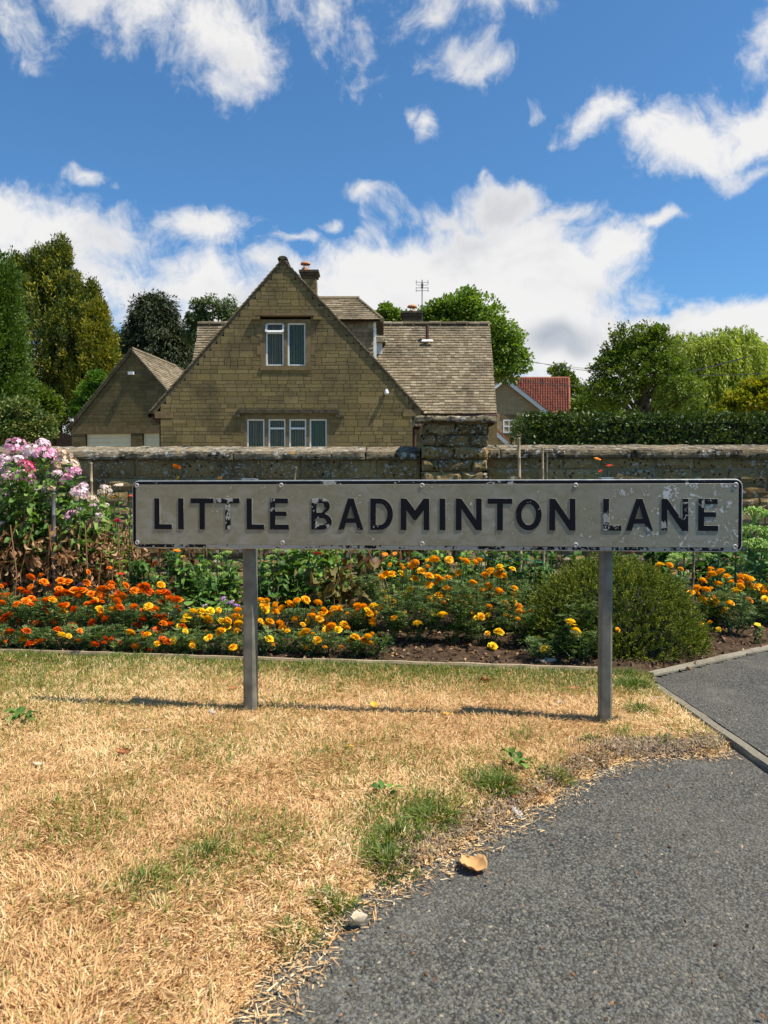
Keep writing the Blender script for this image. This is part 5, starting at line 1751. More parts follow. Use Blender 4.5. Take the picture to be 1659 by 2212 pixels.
M['gl'] = LM('broad_green_leaf', [(.04, .10, .016), (.09, .18, .03), (.16, .27, .05), (.25, .36, .08)], .33, objrnd=True)
M['gld'] = LM('deep_green_leaf', [(.022, .065, .012), (.055, .125, .022), (.11, .20, .035)], .3, objrnd=True)
M['sedleaf'] = LM('sedum_leaf', [(.07, .17, .05), (.13, .26, .075), (.21, .35, .11)], .25, objrnd=True)
M['sedflower'] = LM('sedum_bud', [(.22, .38, .07), (.36, .52, .11), (.5, .62, .17)], .25)
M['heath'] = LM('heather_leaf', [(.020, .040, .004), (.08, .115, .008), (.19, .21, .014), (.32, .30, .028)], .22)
M['heathbrown'] = LM('heather_brown', [(.10, .05, .02), (.20, .12, .04)], .2)


# ------------------------------------------------------------------ flower heads (shared meshes)
def petals(mb, n, r0, r1, z0, z1, w, up0=0, rnd=None, curl=0.0, seg=2):
    for i in range(n):
        a = i * 2 * math.pi / n + up0 + rs.uniform(-.15, .15)
        ca, sa = math.cos(a), math.sin(a)
        rr1 = r1 * rs.uniform(.88, 1.1); zz1 = z1 + rs.uniform(-.1, .1) * r1
        V = []
        for k in range(seg + 1):
            f = k / seg; r = r0 + (rr1 - r0) * f; z = z0 + (zz1 - z0) * f + curl * math.sin(f * math.pi) * r1
            ww = w * (.35 + .65 * math.sin(min(1, f * 1.15 + .12) * math.pi * .62))
            wob = rs.uniform(-.12, .12) * w
            V += [(r * ca - ww / 2 * sa, r * sa + ww / 2 * ca, z + wob), (r * ca + ww / 2 * sa, r * sa - ww / 2 * ca, z - wob)]
        mb.add(V, [(2 * k, 2 * k + 1, 2 * k + 3, 2 * k + 2) for k in range(seg)], rs.rand() if rnd is None else rnd)


def marigold_head():
    mb = MB()
    for (n, r0, r1, z0, z1, w) in ((11, .25, 1.0, 0, .05, .55), (10, .25, .92, .1, .30, .5), (9, .2, .76, .2, .50, .45), (8, .12, .56, .3, .66, .4), (6, .05, .34, .4, .78, .32), (4, .0, .16, .45, .82, .25)):
        petals(mb, n, r0, r1, z0, z1, w, rs.rand() * 6, curl=.08)
    lathe(mb, (0, 0, -.42), [(.05, -.1), (.17, 0), (.24, .25), (.3, .42)], 6, .0)
    return mb.mesh('flower_head')


def pompon_head():
    mb = MB()
    for k in range(8):
        f = k / 7; petals(mb, 13 - k, .1, 1.0 - .75 * f, -.1 + .5 * f, -.05 + .75 * f, .42 - .2 * f, rs.rand() * 6, seg=1)
    return mb.mesh('flower_head')


def zinnia_head():
    mb = MB()
    petals(mb, 12, .15, 1.0, 0, .02, .45, 0, curl=.08); petals(mb, 9, .15, .78, .08, .16, .4, .3, curl=.08)
    return mb.mesh('flower_head')


def phlox_head():
    mb = MB(); n = 52
    d = unit(n * 3); d = d[d[:, 2] > -.35][:n]
    for v in d:
        c = v * np.array([1, 1, .78]) * rs.uniform(.8, 1.0); rn = rs.rand()
        X_, Y_, Z_ = [q[0] for q in frames(v[None] + rs.normal(size=(1, 3)) * .25)]
        a0 = rs.rand() * 6
        for k in range(5):
            a = a0 + k * 1.2566; e1 = X_ * math.cos(a) + Z_ * math.sin(a); e2 = -X_ * math.sin(a) + Z_ * math.cos(a); r = .23
            mb.add([c, c + e1 * r * .6 - e2 * r * .38 + Y_ * .03, c + e1 * r + Y_ * .01, c + e1 * r * .6 + e2 * r * .38 + Y_ * .03], [(0, 1, 2, 3)], min(1, max(0, rn + rs.uniform(-.1, .1))))
    return mb.mesh('flower_head')


HEADS = {}
def head(kind, mat, parent, p, r, tilt=.35):
    key = (kind, mat)
    if key not in HEADS:
        HEADS[key] = []
        for _ in range(4):
            me = {'mar': marigold_head, 'pom': pompon_head, 'zin': zinnia_head, 'phl': phlox_head}[kind]()
            me.materials.append(M[mat]); HEADS[key].append(me)
    me = random.choice(HEADS[key])
    q = np.asarray(p) - ORG[parent]
    s = r * random.uniform(.93, 1.07)
    o = place(me, 'flower_head', None, parent, tuple(q), (s, s, s * random.uniform(.8, 1.1)), (random.gauss(.25, tilt), random.gauss(0, tilt), random.uniform(0, 6.28)))
    return o


def mar_foliage(h, r, nl, seed, airy=False):
    st = np.random.RandomState(seed)
    mb = MB(); sm = MB()
    P, Dr = [], []
    ns = 9
    tips = []
    for i in range(ns):
        a = st.rand() * 6.28; rr = r * math.sqrt(st.rand()) * .9; t = np.array([rr * math.cos(a), rr * math.sin(a), h * (1 - .35 * (rr / r) ** 2) * st.uniform(.75, 1)])
        b = np.array([t[0] * .2, t[1] * .2, 0]); m = b * .4 + t * .6 * np.array([1, 1, .8]); tips.append((b, m, t))
        tube(sm, [b, m, t], [.0028, .0022, .0012], 4, st.rand())
    for k in range(nl):
        b, m, t = tips[st.randint(ns)]; f = .12 + .88 * st.rand() ** .75
        p = (b * (1 - f) ** 2 + 2 * m * f * (1 - f) + t * f * f); a = st.rand() * 6.28
        d = np.array([math.cos(a), math.sin(a), st.uniform(-.15, .75)]); d /= np.linalg.norm(d)
        P.append(p); Dr.append(d)
    P, Dr = np.array(P), np.array(Dr)
    L = st.uniform(.030, .052, nl)
    side = np.cross(Dr, [0, 0, 1.0]); side /= np.linalg.norm(side, axis=1)[:, None]
    un = np.cross(side, Dr)
    base = st.rand(nl) * .6 + .2
    for f, s_, ang in [(.2, .7, 1), (.2, .7, -1), (.42, .9, 1), (.42, .9, -1), (.64, .85, 1), (.64, .85, -1), (.84, .7, 1), (.84, .7, -1), (.95, .8, 0)]:
        q = P + Dr * (L * f)[:, None] - np.array([0, 0, 1]) * (L * f * f * .35)[:, None]
        d = Dr * .75 + side * ang * .85 + un * st.uniform(-.25, .35, nl)[:, None]
        X_, Y_, Z_ = frames(d, up=un + st.normal(size=(nl, 3)) * .25)
        l = L * .44 * s_
        scatter(mb, LEAF2, q, X_ * (l * .34)[:, None], Y_ * l[:, None], Z_ * l[:, None], np.clip(base + st.normal(size=nl) * .14, .01, .99))
    return mb.mesh('foliage'), sm.mesh('stems')

FOL = {}
for key, (h, r, nl) in {'s': (.105, .09, 110), 'm': (.15, .11, 160), 't': (.25, .15, 330), 'b': (.31, .19, 480)}.items():
    FOL[key] = [mar_foliage(h, r, nl, 50 + i * 7 + len(key) + ord(key)) for i in range(3)]
    for a, b in FOL[key]: a.materials.append(M['mar_leaf']); b.materials.append(M['stem'])
HH = {'s': .13, 'm': .19, 't': .30, 'b': .37}


def edge_y(px): return 1412 + min(max(px, -50), 1300) / 1300 * 39 if px < 1320 else 1451 - (px - 1400) * .22
def edge_D(px): return 987.6 / (edge_y(px) - 1080)
def DD(py, px): return float(np.clip(edge_D(px) + .03 + (edge_y(px) - 14 - py) * .0056, edge_D(px) - .0, 4.0))

Z7 = lambda x, y: (x / 3.024, 932.5 + y / 3.024)
Z8 = lambda x, y: (493.7 + x / 2.749, 1152 + y / 2.749)
Z9 = lambda x, y: (1042.2 + x / 2.691, 1152 + y / 2.691)
raw = []
def rd_(s, fn, scale, dm, dr):
    for tok in s.split():
        p = tok.split(','); x, y = float(p[0]), float(p[1]); m = dm; r = dr
        for q in p[2:]:
            if q in 'ogyr': m = q
            elif q == 's': r = dr * .62
            else: r = float(q)
        X_, Y_ = fn(x, y); raw.append((X_, Y_, 'pt_' + m, r / scale))
rd_('200,953 285,985 398,978 445,985 565,990 270,940,s 575,918,s 713,893,s 725,995 668,1028 722,1022 817,1008 1050,1005,g 950,1010 915,1020 15,1075,r 45,1078 135,1038 180,1055,r '
    '205,1012,s 205,1095 170,1110 198,1135 230,1110 10,1120 300,1105 335,1095 385,1065,r 420,1055 455,1060 487,1040 520,1040 515,1078 545,1040 595,1065 625,1070 655,1068 610,1118,r '
    '573,1130 775,1065,r 800,1078 762,1110 880,1040 925,1050 975,1050,r 1035,1055 1070,1050 1095,1065,r 1050,1120,r 1110,1095 1150,1100 1170,1105 485,1165,r 410,1185,g 405,1140 430,1140 '
    '300,1155 110,1130 40,1215,r 70,1195 15,1235 240,1255,r 355,1230,r 350,1250,s 470,1270,r 605,1250,r 690,1225,r 735,1165,g 785,1155,r 650,1165,g 660,1200 875,1150 970,1145,g '
    '990,1175 1010,1165 1030,1215,r 930,1235,r 895,1268,r 1065,1258 1110,1262 1080,1230 1030,1300,r 62,1308,r 172,1305,r 150,1350,g 375,1300,r 403,1330,y 520,1300,s 850,1315,g '
    '962,1330,g 195,1425,r 618,1392,r 980,1432,r,s 1130,1370,y 1095,1370,r,s 1070,1355,s 1260,1383,y 1525,1412,g 240,1370,s 1205,1240,y 1180,1275,y 1225,1210,y 1260,1180,y 1315,1180,y '
    '1325,1200,y 1375,1172,y 1360,1228,g 1445,1245,y 1440,1305,y 1485,1285,y 1490,1235,g 1210,1305,s,y 1350,1305,s,y 1555,1170,g 1535,1210,g 1560,1255,y -20,1180 -30,1090,r -50,1250 -25,1330,r -60,1030', Z7, 3.024, 'o', 24)
rd_('190,403 215,433 228,398,s 282,427 275,468 318,450 170,498,s 188,520,s 225,548 245,525 305,538 320,568 350,582,s 240,630,y 28,680 45,497 57,540 358,423 408,405 385,432,s '
    '458,397 530,415 400,512 497,493 470,520,s 440,543,s 460,583 540,510 553,482 602,482 583,543 580,582 612,553 648,577,y 688,545 628,452 665,450 527,637 468,680 705,478,s '
    '745,485,s 765,435 797,437 820,460 862,435,y 835,480 865,482 853,522 900,445,s 750,620 828,618 833,655 '
    '940,392,y,26 913,265 935,245 970,247 1037,210,s 1090,200,27 1145,228 1105,275 1190,258 1190,310,28 1135,330,s 1240,265 1260,280 1230,300,s 1305,267 1372,238 1310,157 1408,170 1463,175 '
    '1200,390 1250,372 1293,328 1310,330,s 1285,415,s 1120,540,y,26 1270,487,y,27 1380,422,28 1440,470 1497,495 1547,443 1488,382,s 1515,343 1543,317 1523,252 1557,228 1597,250 1612,218 '
    '1605,350,27 1570,365,s 1635,415 1650,495 1605,592,y,26 1568,687,y,25 1538,595,s 1395,370,s 1425,375,s 1350,410,s', Z8, 2.749, 'g', 22.5)
rd_('183,325 185,350 180,368,s 165,440 208,430 215,462 235,470 205,500,s 315,455,y 285,460 360,485,y 325,617,y 375,600,y,s 360,675,y 600,342,y 555,352 578,385 617,362,s 497,397,y 645,412 665,325 '
    '472,450,s 513,522,y,26 542,577,y,26 785,407 770,455,s 785,562,s 955,503,s,14 1030,187,y 1085,192 1010,210,s 1152,210,s 1335,238 1385,223 1420,255 1315,260,s 1367,297 1445,285,s '
    '1250,322 1300,330 1330,323,s 1210,350 1238,348 1380,345,s 1275,388 1350,393 1345,370,s 1478,340,y,25 1505,255 1530,262 1555,270 1550,308 1585,322 1610,305,s 1630,322 1640,348 1645,385,y '
    '1272,530,y,s 1323,520,s 1373,560,y,s 1690,330 1720,380,y 1700,260', Z9, 2.691, 'g', 21)
for n_, xa_, xb_, ya_, yb_, ms_ in ((46, -20, 395, 1262, 1400, 'ooorrg'), (38, 395, 815, 1310, 1400, 'ggggyo'), (46, 830, 1125, 1205, 1340, 'gggy'), (14, 1500, 1655, 1230, 1330, 'ggo')):
    for _ in range(n_):
        raw.append((rs.uniform(xa_, xb_), rs.uniform(ya_, yb_), 'pt_' + ms_[rs.randint(len(ms_))], rs.uniform(3.5, 7.5)))
# plants: picture x of the stem, distance, size class, side of the bed
plants = []
def pl(xs_, D, cls, words_):
    for x in xs_: plants.append([x, D - 2.97 + edge_D(x) + .03, cls, words_])
pl(range(-40, 390, 42), 3.06, 's', ('front', 'rust-and-orange'))
pl(range(-25, 400, 47), 3.38, 'm', ('middle', 'orange'))
pl(range(-45, 400, 50), 3.72, 'm', ('back', 'orange'))
pl([405, 450, 500], 3.06, 's', ('front', 'yellow'))
pl([385, 430, 478], 3.42, 's', ('second', 'bright yellow'))
pl([570, 615, 665, 710, 765, 800], 3.10, 's', ('front', 'golden'))
pl([555, 600, 650, 700, 755, 800], 3.45, 'm', ('middle', 'golden'))
pl([850, 905, 985, 1050], 3.35, 't', ('tall front', 'golden'))
pl([865, 935, 1000, 1060, 1105], 3.72, 'b', ('tall back', 'golden'))
pl([1168], 3.08, 's', ('low', 'yellow')); pl([1150], 3.3, 'm', ('small', 'golden'))
pl([1250], 3.08, 'm', ('upright', 'golden')); pl([1265], 3.14, 't', ('upright rear', 'golden'))
pl([1590], 3.30, 't', ('slender', 'yellow-orange')); pl([1520, 1545], 3.5, 'm', ('loose', 'amber'))
pl([1640, 1690], 3.4, 't', ('tall', 'yellow-orange')); pl([1440], 3.95, 't', ('far', 'golden'))
ORD = ['first', 'second', 'third', 'fourth', 'fifth', 'sixth', 'seventh', 'eighth', 'ninth', 'tenth', 'eleventh', 'twelfth']
roots = []
cnt = {}
for (x, D, cls, (row, colr)) in plants:
    p = at(x, 1000, D)
    zone = 'left' if x < 400 else 'centre' if x < 830 else 'right'
    where = 'at the left of the bed' if x < 400 else 'in the middle of the bed' if x < 830 else 'before the bamboo canes' if x < 1120 else 'in front of the heather bush' if x < 1300 else 'right of the heather bush'
    key = (row, colr, where); cnt[key] = cnt.get(key, 0) + 1
    lab = f"{ORD[cnt[key] - 1]} from left of {row} {colr} marigold plants {where}"
    zb = float(bed_z(np.array([p[0]]), np.array([D]))[0])
    r = empty('marigold_plant', (p[0], D, zb), lab, 'marigold', 'marigold plants in the flower bed')
    me, sm = FOL[cls][random.randrange(3)]
    a = random.uniform(0, 6.28); s = random.uniform(.88, 1.12)
    airy = x > 830
    f = place(me, 'foliage', None, r, (0, 0, 0), (s, s, s), (0, 0, a)); tag(f, kind='stuff')
    f = place(sm, 'stems', None, r, (0, 0, 0), (s, s, s), (0, 0, a)); tag(f, kind='stuff')
    roots.append((r, p[0], D, zb, [], {'s': .07, 'm': .09, 't': .13, 'b': .17}[cls]))
for (px, py, mat, rad) in raw:
    D = DD(py, px)
    best = min(roots, key=lambda q: abs(at(px, 1000, D)[0] - q[1]) * 1.0 + abs(D - q[2]) * .55)
    D = min(D, best[2] + .02) * .25 + .75 * (best[2] - best[5]) + random.uniform(-.02, .02)
    p = at(px, py, D); p[2] = max(p[2], best[3] + .02)
    r = rad * D / FPX * 1.32
    o = head('mar', mat, best[0], p, r)
    best[4].append((p, r))
for r, x, D, zb, fl, _q in roots:
    if not fl: continue
    mb = MB()
    for p, q in fl:
        b = np.array([x + (p[0] - x) * .2, D + (p[1] - D) * .2, zb]); e = p - np.array([0, 0, q * .4]); m = (b + e) / 2 + np.array([(p[0] - x) * .25, 0, .01])
        tube(mb, [b, m, e - (0, 0, .015), e], [.002, .0016, .0014, .0022], 4)
    tag(mb.build('flower_stems', M['stem'], r), kind='stuff')


# ------------------------------------------------------------------ broad leaf meshes
def leafmesh(mat, curl=0.0, T=LEAF8, nseg=5):
    mb = MB(); V = []
    for k in range(nseg + 1):
        f = k / nseg; w = .5 * math.sin(min(1, f * .93 + .07) * math.pi) ** .8 if k < nseg else .01
        z = .10 * math.sin(f * 2.2) - curl * f * f; y = f * (1 - .25 * curl * f)
        tw = rs.uniform(-.06, .06) * (1 + 4 * curl)
        V += [(-w, y, z + .12 * w + tw), (0, y, z), (w, y, z + .12 * w - tw)]
    F = [(3 * k + j, 3 * k + j + 1, 3 * k + j + 4, 3 * k + j + 3) for k in range(nseg) for j in (0, 1)]
    mb.add(V, F, 0.0); me = mb.mesh('leaf', smooth=True); me.materials.append(mat); return me
LM_ = {k: [leafmesh(M[k], c) for c in cs] for k, cs in {'gl': (.1, .3, .5), 'gld': (.1, .3, .5), 'dead': (.5, 1.0, 1.3), 'dead2': (.5, .8, 1.1), 'sedleaf': (.0, .15, .3)}.items()}


def leaf_at(kind, parent, p, d, l, w, up=(0, 0, 1), name='leaf'):
    o = place(random.choice(LM_[kind]), name, None, parent)
    X_, Y_, Z_ = frames(np.array([d], float), up=np.array([up], float) + rs.normal(size=(1, 3)) * .15)
    q = np.asarray(p, float) - ORG[parent]
    A, B, C_ = X_[0] * w, Y_[0] * l, Z_[0] * l
    o.matrix_local = Matrix(((A[0], B[0], C_[0], q[0]), (A[1], B[1], C_[1], q[1]), (A[2], B[2], C_[2], q[2]), (0, 0, 0, 1)))
    return o

# ---- the tall pink phlox at the left
PH = [(97, 95, 62, 'pt_pink'), (280, 85, 38, 'pt_lpink'), (200, 128, 48, 'pt_lpink'), (300, 155, 66, 'pt_pink'), (35, 180, 35, 'pt_lpink'), (20, 245, 42, 'pt_lpink'), (60, 290, 36, 'pt_lpink'), (155, 308, 58, 'pt_pink'),
      (180, 228, 44, 'pt_mag'), (122, 190, 38, 'pt_lpink'), (410, 160, 58, 'pt_cream'), (440, 220, 66, 'pt_cream'), (490, 265, 36, 'pt_pink'), (438, 312, 40, 'pt_pink'), (65, 380, 54, 'pt_pink'), (262, 378, 48, 'pt_lpink'),
      (342, 378, 40, 'pt_cream'), (520, 405, 48, 'pt_lpink'), (550, 358, 30, 'pt_lpink'), (540, 440, 40, 'pt_cream'), (612, 445, 30, 'pt_cream'), (613, 495, 26, 'pt_lpink'), (430, 510, 46, 'pt_lpink'), (468, 545, 40, 'pt_pink'),
      (535, 510, 25, 'pt_lpink'), (640, 562, 34, 'pt_lpink'), (625, 605, 32, 'pt_pink'), (690, 378, 36, 'pt_cream'), (655, 398, 20, 'pt_cream'), (692, 484, 22, 'pt_cream'), (375, 275, 30, 'pt_lpink'), (-60, 200, 60, 'pt_pink'), (-90, 330, 50, 'pt_lpink'), (10, 600, 20, 'pt_lpink')]
PHR = []
for i, (x, D, lab) in enumerate([(-30, 4.0, 'pink phlox stems at the very left edge of the bed'), (18, 4.15, 'pale pink phlox beside the left edge, below the garage'), (48, 3.95, 'tall pink phlox with the highest bloom over the wall'), (82, 4.1, 'tall pink phlox with white-pink blooms left of the grey pole'),
                                 (112, 4.0, 'tall phlox with cream blooms around the grey pole'), (138, 4.15, 'fading cream phlox just right of the grey pole'), (165, 4.0, 'pale pink phlox left of the reddish cane'), (190, 4.1, 'low pale phlox beside the reddish cane'), (212, 4.05, 'pink and pale phlox right of the reddish cane'), (228, 4.35, 'withered cream phlox against the wall left of the sign')]):
    p = at(x, 1000, D); PHR.append((empty('phlox_plant', (p[0], D, .03), lab, 'phlox', 'pink phlox at the left of the bed'), p[0], D, []))
dead_all = MB()
for (zx, zy, r, mat) in PH:
    px, py = Z7(zx, zy)
    b = min(PHR, key=lambda q: abs(at(px, 1000, q[2])[0] - q[1]) + (0.05 if len(q[3]) > 4 else 0))
    D = b[2] + random.uniform(-.12, .1); p = at(px, py, D)
    head('phl', mat, b[0], p, r / 3.024 * D / FPX * 1.22, .25)
    b[3].append(p)
for r, x, D, hs in PHR:
    mb = MB()
    hs = hs or [np.array([x, D, .7])]
    extra = [h + np.array([rs.uniform(-.08, .08), rs.uniform(-.1, .1), -rs.uniform(.05, .25)]) for h in hs[:3]] + [np.array([x + rs.uniform(-.1, .1), D + rs.uniform(-.1, .1), rs.uniform(.3, .6)]) for _ in range(3)]
    for h in list(hs) + extra:
        b = np.array([x + (h[0] - x) * .5 + rs.uniform(-.02, .02), D + rs.uniform(-.06, .06), .02]); m = (b + h) / 2 + (rs.uniform(-.015, .015), 0, 0)
        tube(mb, [b, m, h - (0, 0, .03), h], [.0045, .0035, .0025, .002], 5)
        n = int(h[2] / .032)
        for k in range(n):
            f = .12 + .86 * k / max(1, n); q = b + (h - b) * f
            for s_ in range(2):
                a = k * 1.4 + s_ * 3.14 + rs.uniform(-.4, .4); z = q[2]
                if z < .42 + .12 * rs.randn():   # the lower leaves have dried up and hang
                    if rs.rand() < .9: 
                        d = np.array([math.cos(a) * .5, math.sin(a) * .5, -1.0]) + rs.normal(size=3) * .2; L = rs.uniform(.035, .075)
                        X_, Y_, Z_ = frames(d[None]); scatter(dead_all, LEAF8, q[None], X_ * L * .38, Y_ * L, Z_ * L * rs.uniform(1, 3), [rs.rand()])
                else:
                    d = np.array([math.cos(a), math.sin(a), rs.uniform(-.5, .5)]); L = rs.uniform(.05, .095)
                    leaf_at('gl', r, q, d, L, L * .30)
    mb.build('stem', M['stem'], r)
# a mass of withered leaves fills the foot of the phlox
C = np.stack([rs.uniform(-2.35, -1.40, 260), rs.uniform(3.8, 4.5, 260), rs.uniform(.04, .44, 260)], -1)
for c in C:
    k = 13; q = c + rs.normal(size=(k, 3)) * .035
    X_, Y_, Z_ = frames(rs.normal(size=(k, 3)) * .6 + np.array([0, 0, -.8])); L = rs.uniform(.02, .05, k)[:, None]
    scatter(dead_all, LEAF8, q, X_ * L * .5, Y_ * L, Z_ * L * 2.5, np.clip(rs.rand() * .6 + .2 + rs.normal(size=k) * .15, .01, .99))
for x_ in np.linspace(-2.35, -1.35, 46):
    x_ += rs.uniform(-.02, .02); y_ = rs.uniform(3.8, 4.4); tube(dead_all, [(x_, y_, 0), (x_ + rs.uniform(-.03, .03), y_, .25), (x_ + rs.uniform(-.06, .06), y_, .5)], .003, 4, .45)
o = dead_all.build('withered_foliage', M['dead']); tag(o, 'mass of brown withered leaves and stalks under the pink phlox', 'dead foliage', kind='stuff')


# ---- zinnias and single flowers
def zinnia(label, fn, pts, D, mat='gl', nl=9, base=None, leaf=.055, spread=.1):
    P = [at(*fn(x, y), D) for x, y, *_ in pts]
    bx = base if base is not None else np.mean([p[0] for p in P])
    r = empty('zinnia', (bx, D, .03), label, 'zinnia', 'zinnias in the flower bed')
    mb = MB()
    for p, (x, y, rad, m, kind) in zip(P, pts):
        head(kind, m, r, p, rad / 3.0 * D / FPX, .3)
        b = np.array([bx + (p[0] - bx) * .3, D, .02]); mm = (b + p) / 2 + (rs.uniform(-.02, .02), 0, 0)
        tube(mb, [b, mm, p], [.004, .003, .0022], 5)
        for k in range(nl):
            f = .35 + .6 * k / nl; q = b + (p - b) * f; a = k * 1.57 + rs.uniform(-.3, .3)
            L = leaf * rs.uniform(.7, 1.2); leaf_at(mat, r, q, (math.cos(a), math.sin(a), .3), L, L * .42)
    mb.build('stem', M['stem'], r)
zinnia('tall orange zinnia rising above the left part of the sign', Z7, [(1155, 228, 30, 'pt_o', 'zin'), (1160, 306, 22, 'pt_g', 'zin')], 4.2)
zinnia('small orange zinnia just peeping over the sign', Z7, [(1435, 304, 15, 'pt_g', 'zin')], 4.25)
zinnia('pale bronze zinnia against the wall left of the sign', Z7, [(775, 348, 28, 'pt_cream', 'zin'), (745, 422, 18, 'pt_o', 'zin')], 4.3, nl=11)
zinnia('red zinnias touching the left end of the sign', Z7, [(856, 418, 14, 'pt_red', 'zin'), (848, 458, 12, 'pt_o', 'zin')], 4.1)
zinnia('deep pink zinnia with two green leaves left of the sign', Z7, [(765, 584, 27, 'pt_mag', 'pom'), (780, 829, 24, 'pt_pink', 'zin')], 4.05, nl=12)
zinnia('round magenta pompon zinnia in front of the phlox', Z7, [(515, 610, 33, 'pt_mag', 'pom')], 3.95, nl=14)
zinnia('leafy zinnia with orange-red blooms under the left end of the sign', Z7, [(1155, 776, 24, 'pt_o', 'zin'), (1195, 812, 14, 'pt_g', 'zin'), (1225, 870, 3, 'pt_g', 'zin')], 3.95, nl=12, leaf=.075)
zinnia('drooping red-orange zinnia low under the sign', Z7, [(1010, 864, 26, 'pt_red', 'zin')], 3.95, nl=8)
zinnia('dark rust zinnia low beside the phlox', Z7, [(785, 928, 26, 'pt_red', 'zin')], 3.85, nl=8)
zinnia('red zinnia with yellow eye right of the left post', Z8, [(530, 120, 30, 'pt_red', 'zin')], 3.9, nl=14, leaf=.085)
zinnia('orange zinnia under the sign among dry leaves', Z8, [(930, 125, 22, 'pt_o', 'zin'), (985, 120, 16, 'pt_o', 'zin')], 4.1, nl=8)
ZA = lambda x, y: (1042.2 + x / 2.691, 658.3 + y / 2.691)
zinnia('three coral-orange zinnias rising above the right part of the sign', ZA, [(668, 895, 21, 'pt_o', 'zin'), (735, 935, 24, 'pt_red', 'zin'), (683, 968, 15, 'pt_red', 'zin')], 4.2, nl=10, leaf=.035)
zinnia('single red bloom under the right part of the sign', Z9, [(872, 110, 16, 'pt_red', 'zin')], 4.2, nl=8)
zinnia('purple petunia among the orange marigolds at the left', Z7, [(517, 998, 25, 'pt_violet', 'zin')], 3.72, nl=4, leaf=.03)
zinnia('pale yellow pansy low at the right edge of the bed', Z9, [(1600, 530, 22, 'pt_y', 'zin'), (1625, 545, 16, 'pt_y', 'zin')], 3.2, nl=4, leaf=.03)
zinnia('mauve flowers at the right edge behind the marigolds', Z9, [(1630, 435, 16, 'pt_violet', 'zin'), (1640, 460, 12, 'pt_lpink', 'zin')], 3.7, nl=8, leaf=.04)
zinnia('small violet flower in the front of the heather bush', Z9, [(1000, 622, 8, 'pt_violet', 'zin')], 3.0, nl=2, leaf=.015)

# ---- low pink pelargoniums behind the yellow marigolds
pel = empty('pelargonium', (at(470, 1000, 3.85)[0], 3.85, .04), 'low pink pelargoniums behind the yellow marigolds left of the left post', 'pelargonium')
mb = MB()
for zx, zy in [(1445, 1100), (1490, 1120), (1470, 1105), (1340, 1140), (1160, 1172), (1235, 1160), (1230, 1165), (1555, 1140), (1520, 1110), (1505, 1118), (1440, 1110), (1460, 1090), (1100, 1190), (1495, 1170), (1425, 1098), (1540, 1135)]:
    px, py = Z7(zx, zy); p = at(px, py, 3.8 + rs.uniform(-.05, .1)); head('phl', 'pt_violet' if rs.rand() < .6 else 'pt_lpink', pel, p, .013, .4); tube(mb, [(p[0], p[1], .03), p], .0018, 4)
for k in range(60):
    p = at(rs.uniform(350, 520), 1000, 3.9); p[1] = rs.uniform(3.6, 4.0); p[2] = rs.uniform(.04, .13); a = rs.rand() * 6.28; leaf_at('gl', pel, p, (math.cos(a), math.sin(a), .5), .04, .045)
mb.build('stem', M['stem'], pel)


# ---- sedums
def sedum_head():
    mb = MB(); n = 150
    a = rs.rand(n) * 6.28; r = np.sqrt(rs.rand(n)); P = np.stack([r * np.cos(a), r * np.sin(a), .38 * (1 - r * r) + rs.uniform(-.05, .05, n)], -1)
    sub = unit(8) * np.array([.7, .7, 0]); P[:, 2] += .10 * np.cos(P[:, 0] * 7) * np.cos(P[:, 1] * 7)
    X_, Y_, Z_ = frames(np.array([0, 0, 1.0]) + rs.normal(size=(n, 3)) * .5); s = rs.uniform(.09, .16, n)[:, None]
    T = ([(-.5, 0, -.5), (.5, 0, -.5), (.5, 0, .5), (-.5, 0, .5), (0, 1, 0)], [(0, 1, 4), (1, 2, 4), (2, 3, 4), (3, 0, 4)])
    scatter(mb, T, P, X_ * s, Y_ * s, Z_ * s, rs.rand(n))
    for k in range(14):
        q = P[rs.randint(n)]; tube(mb, [(0, 0, -.9), (q[0] * .4, q[1] * .4, -.3), q - (0, 0, .03)], .03, 3, .3)
    me = mb.mesh('flower_head'); me.materials.append(M['sedflower']); return me
SH = [sedum_head() for _ in range(3)]
def sedum(label, heads, D, nl=16, leaf=.07, kind='sedleaf'):
    P = [at(x, y, D + rs.uniform(-.08, .08)) for x, y, r in heads]; bx = np.mean([p[0] for p in P])
    r = empty('sedum', (bx, D, .03), label, 'sedum', 'green sedums in the flower bed')
    mb = MB()
    for p, (x, y, rad) in zip(P, heads):
        s = rad * D / FPX; place(random.choice(SH), 'flower_head', None, r, tuple(p - ORG[r]), (s, s, s), (rs.uniform(-.2, .4), rs.uniform(-.3, .3), rs.rand() * 6))
        b = np.array([bx + (p[0] - bx) * .6, D + rs.uniform(-.05, .05), .02]); tube(mb, [b, (b + p) / 2 + (rs.uniform(-.02, .02), 0, 0), p], [.006, .005, .004], 5)
        for k in range(nl):
            f = .12 + .8 * k / nl; q = b + (p - b) * f; a = k * 2.3 + rs.uniform(-.3, .3); L = leaf * rs.uniform(.7, 1.15) * (1.15 - .5 * f); leaf_at(kind, r, q, (math.cos(a), math.sin(a), .55), L, L * .55)
    mb.build('stem', M['stem'], r)
sedum('big light green sedum with broad flat heads at the right edge beside the sign', [(1632, 1108, 30), (1655, 1150, 26), (1615, 1145, 20), (1672, 1112, 30)], 4.0, 20, .085)
sedum('light green sedum with its lower heads right of the sign end', [(1612, 1215, 15), (1630, 1175, 26), (1655, 1185, 26), (1590, 1180, 12)], 3.95, 12, .07)
sedum('small-headed sedum under the right end of the sign', [(1555, 1192, 12), (1575, 1230, 12), (1530, 1200, 10)], 4.1, 14, .08)
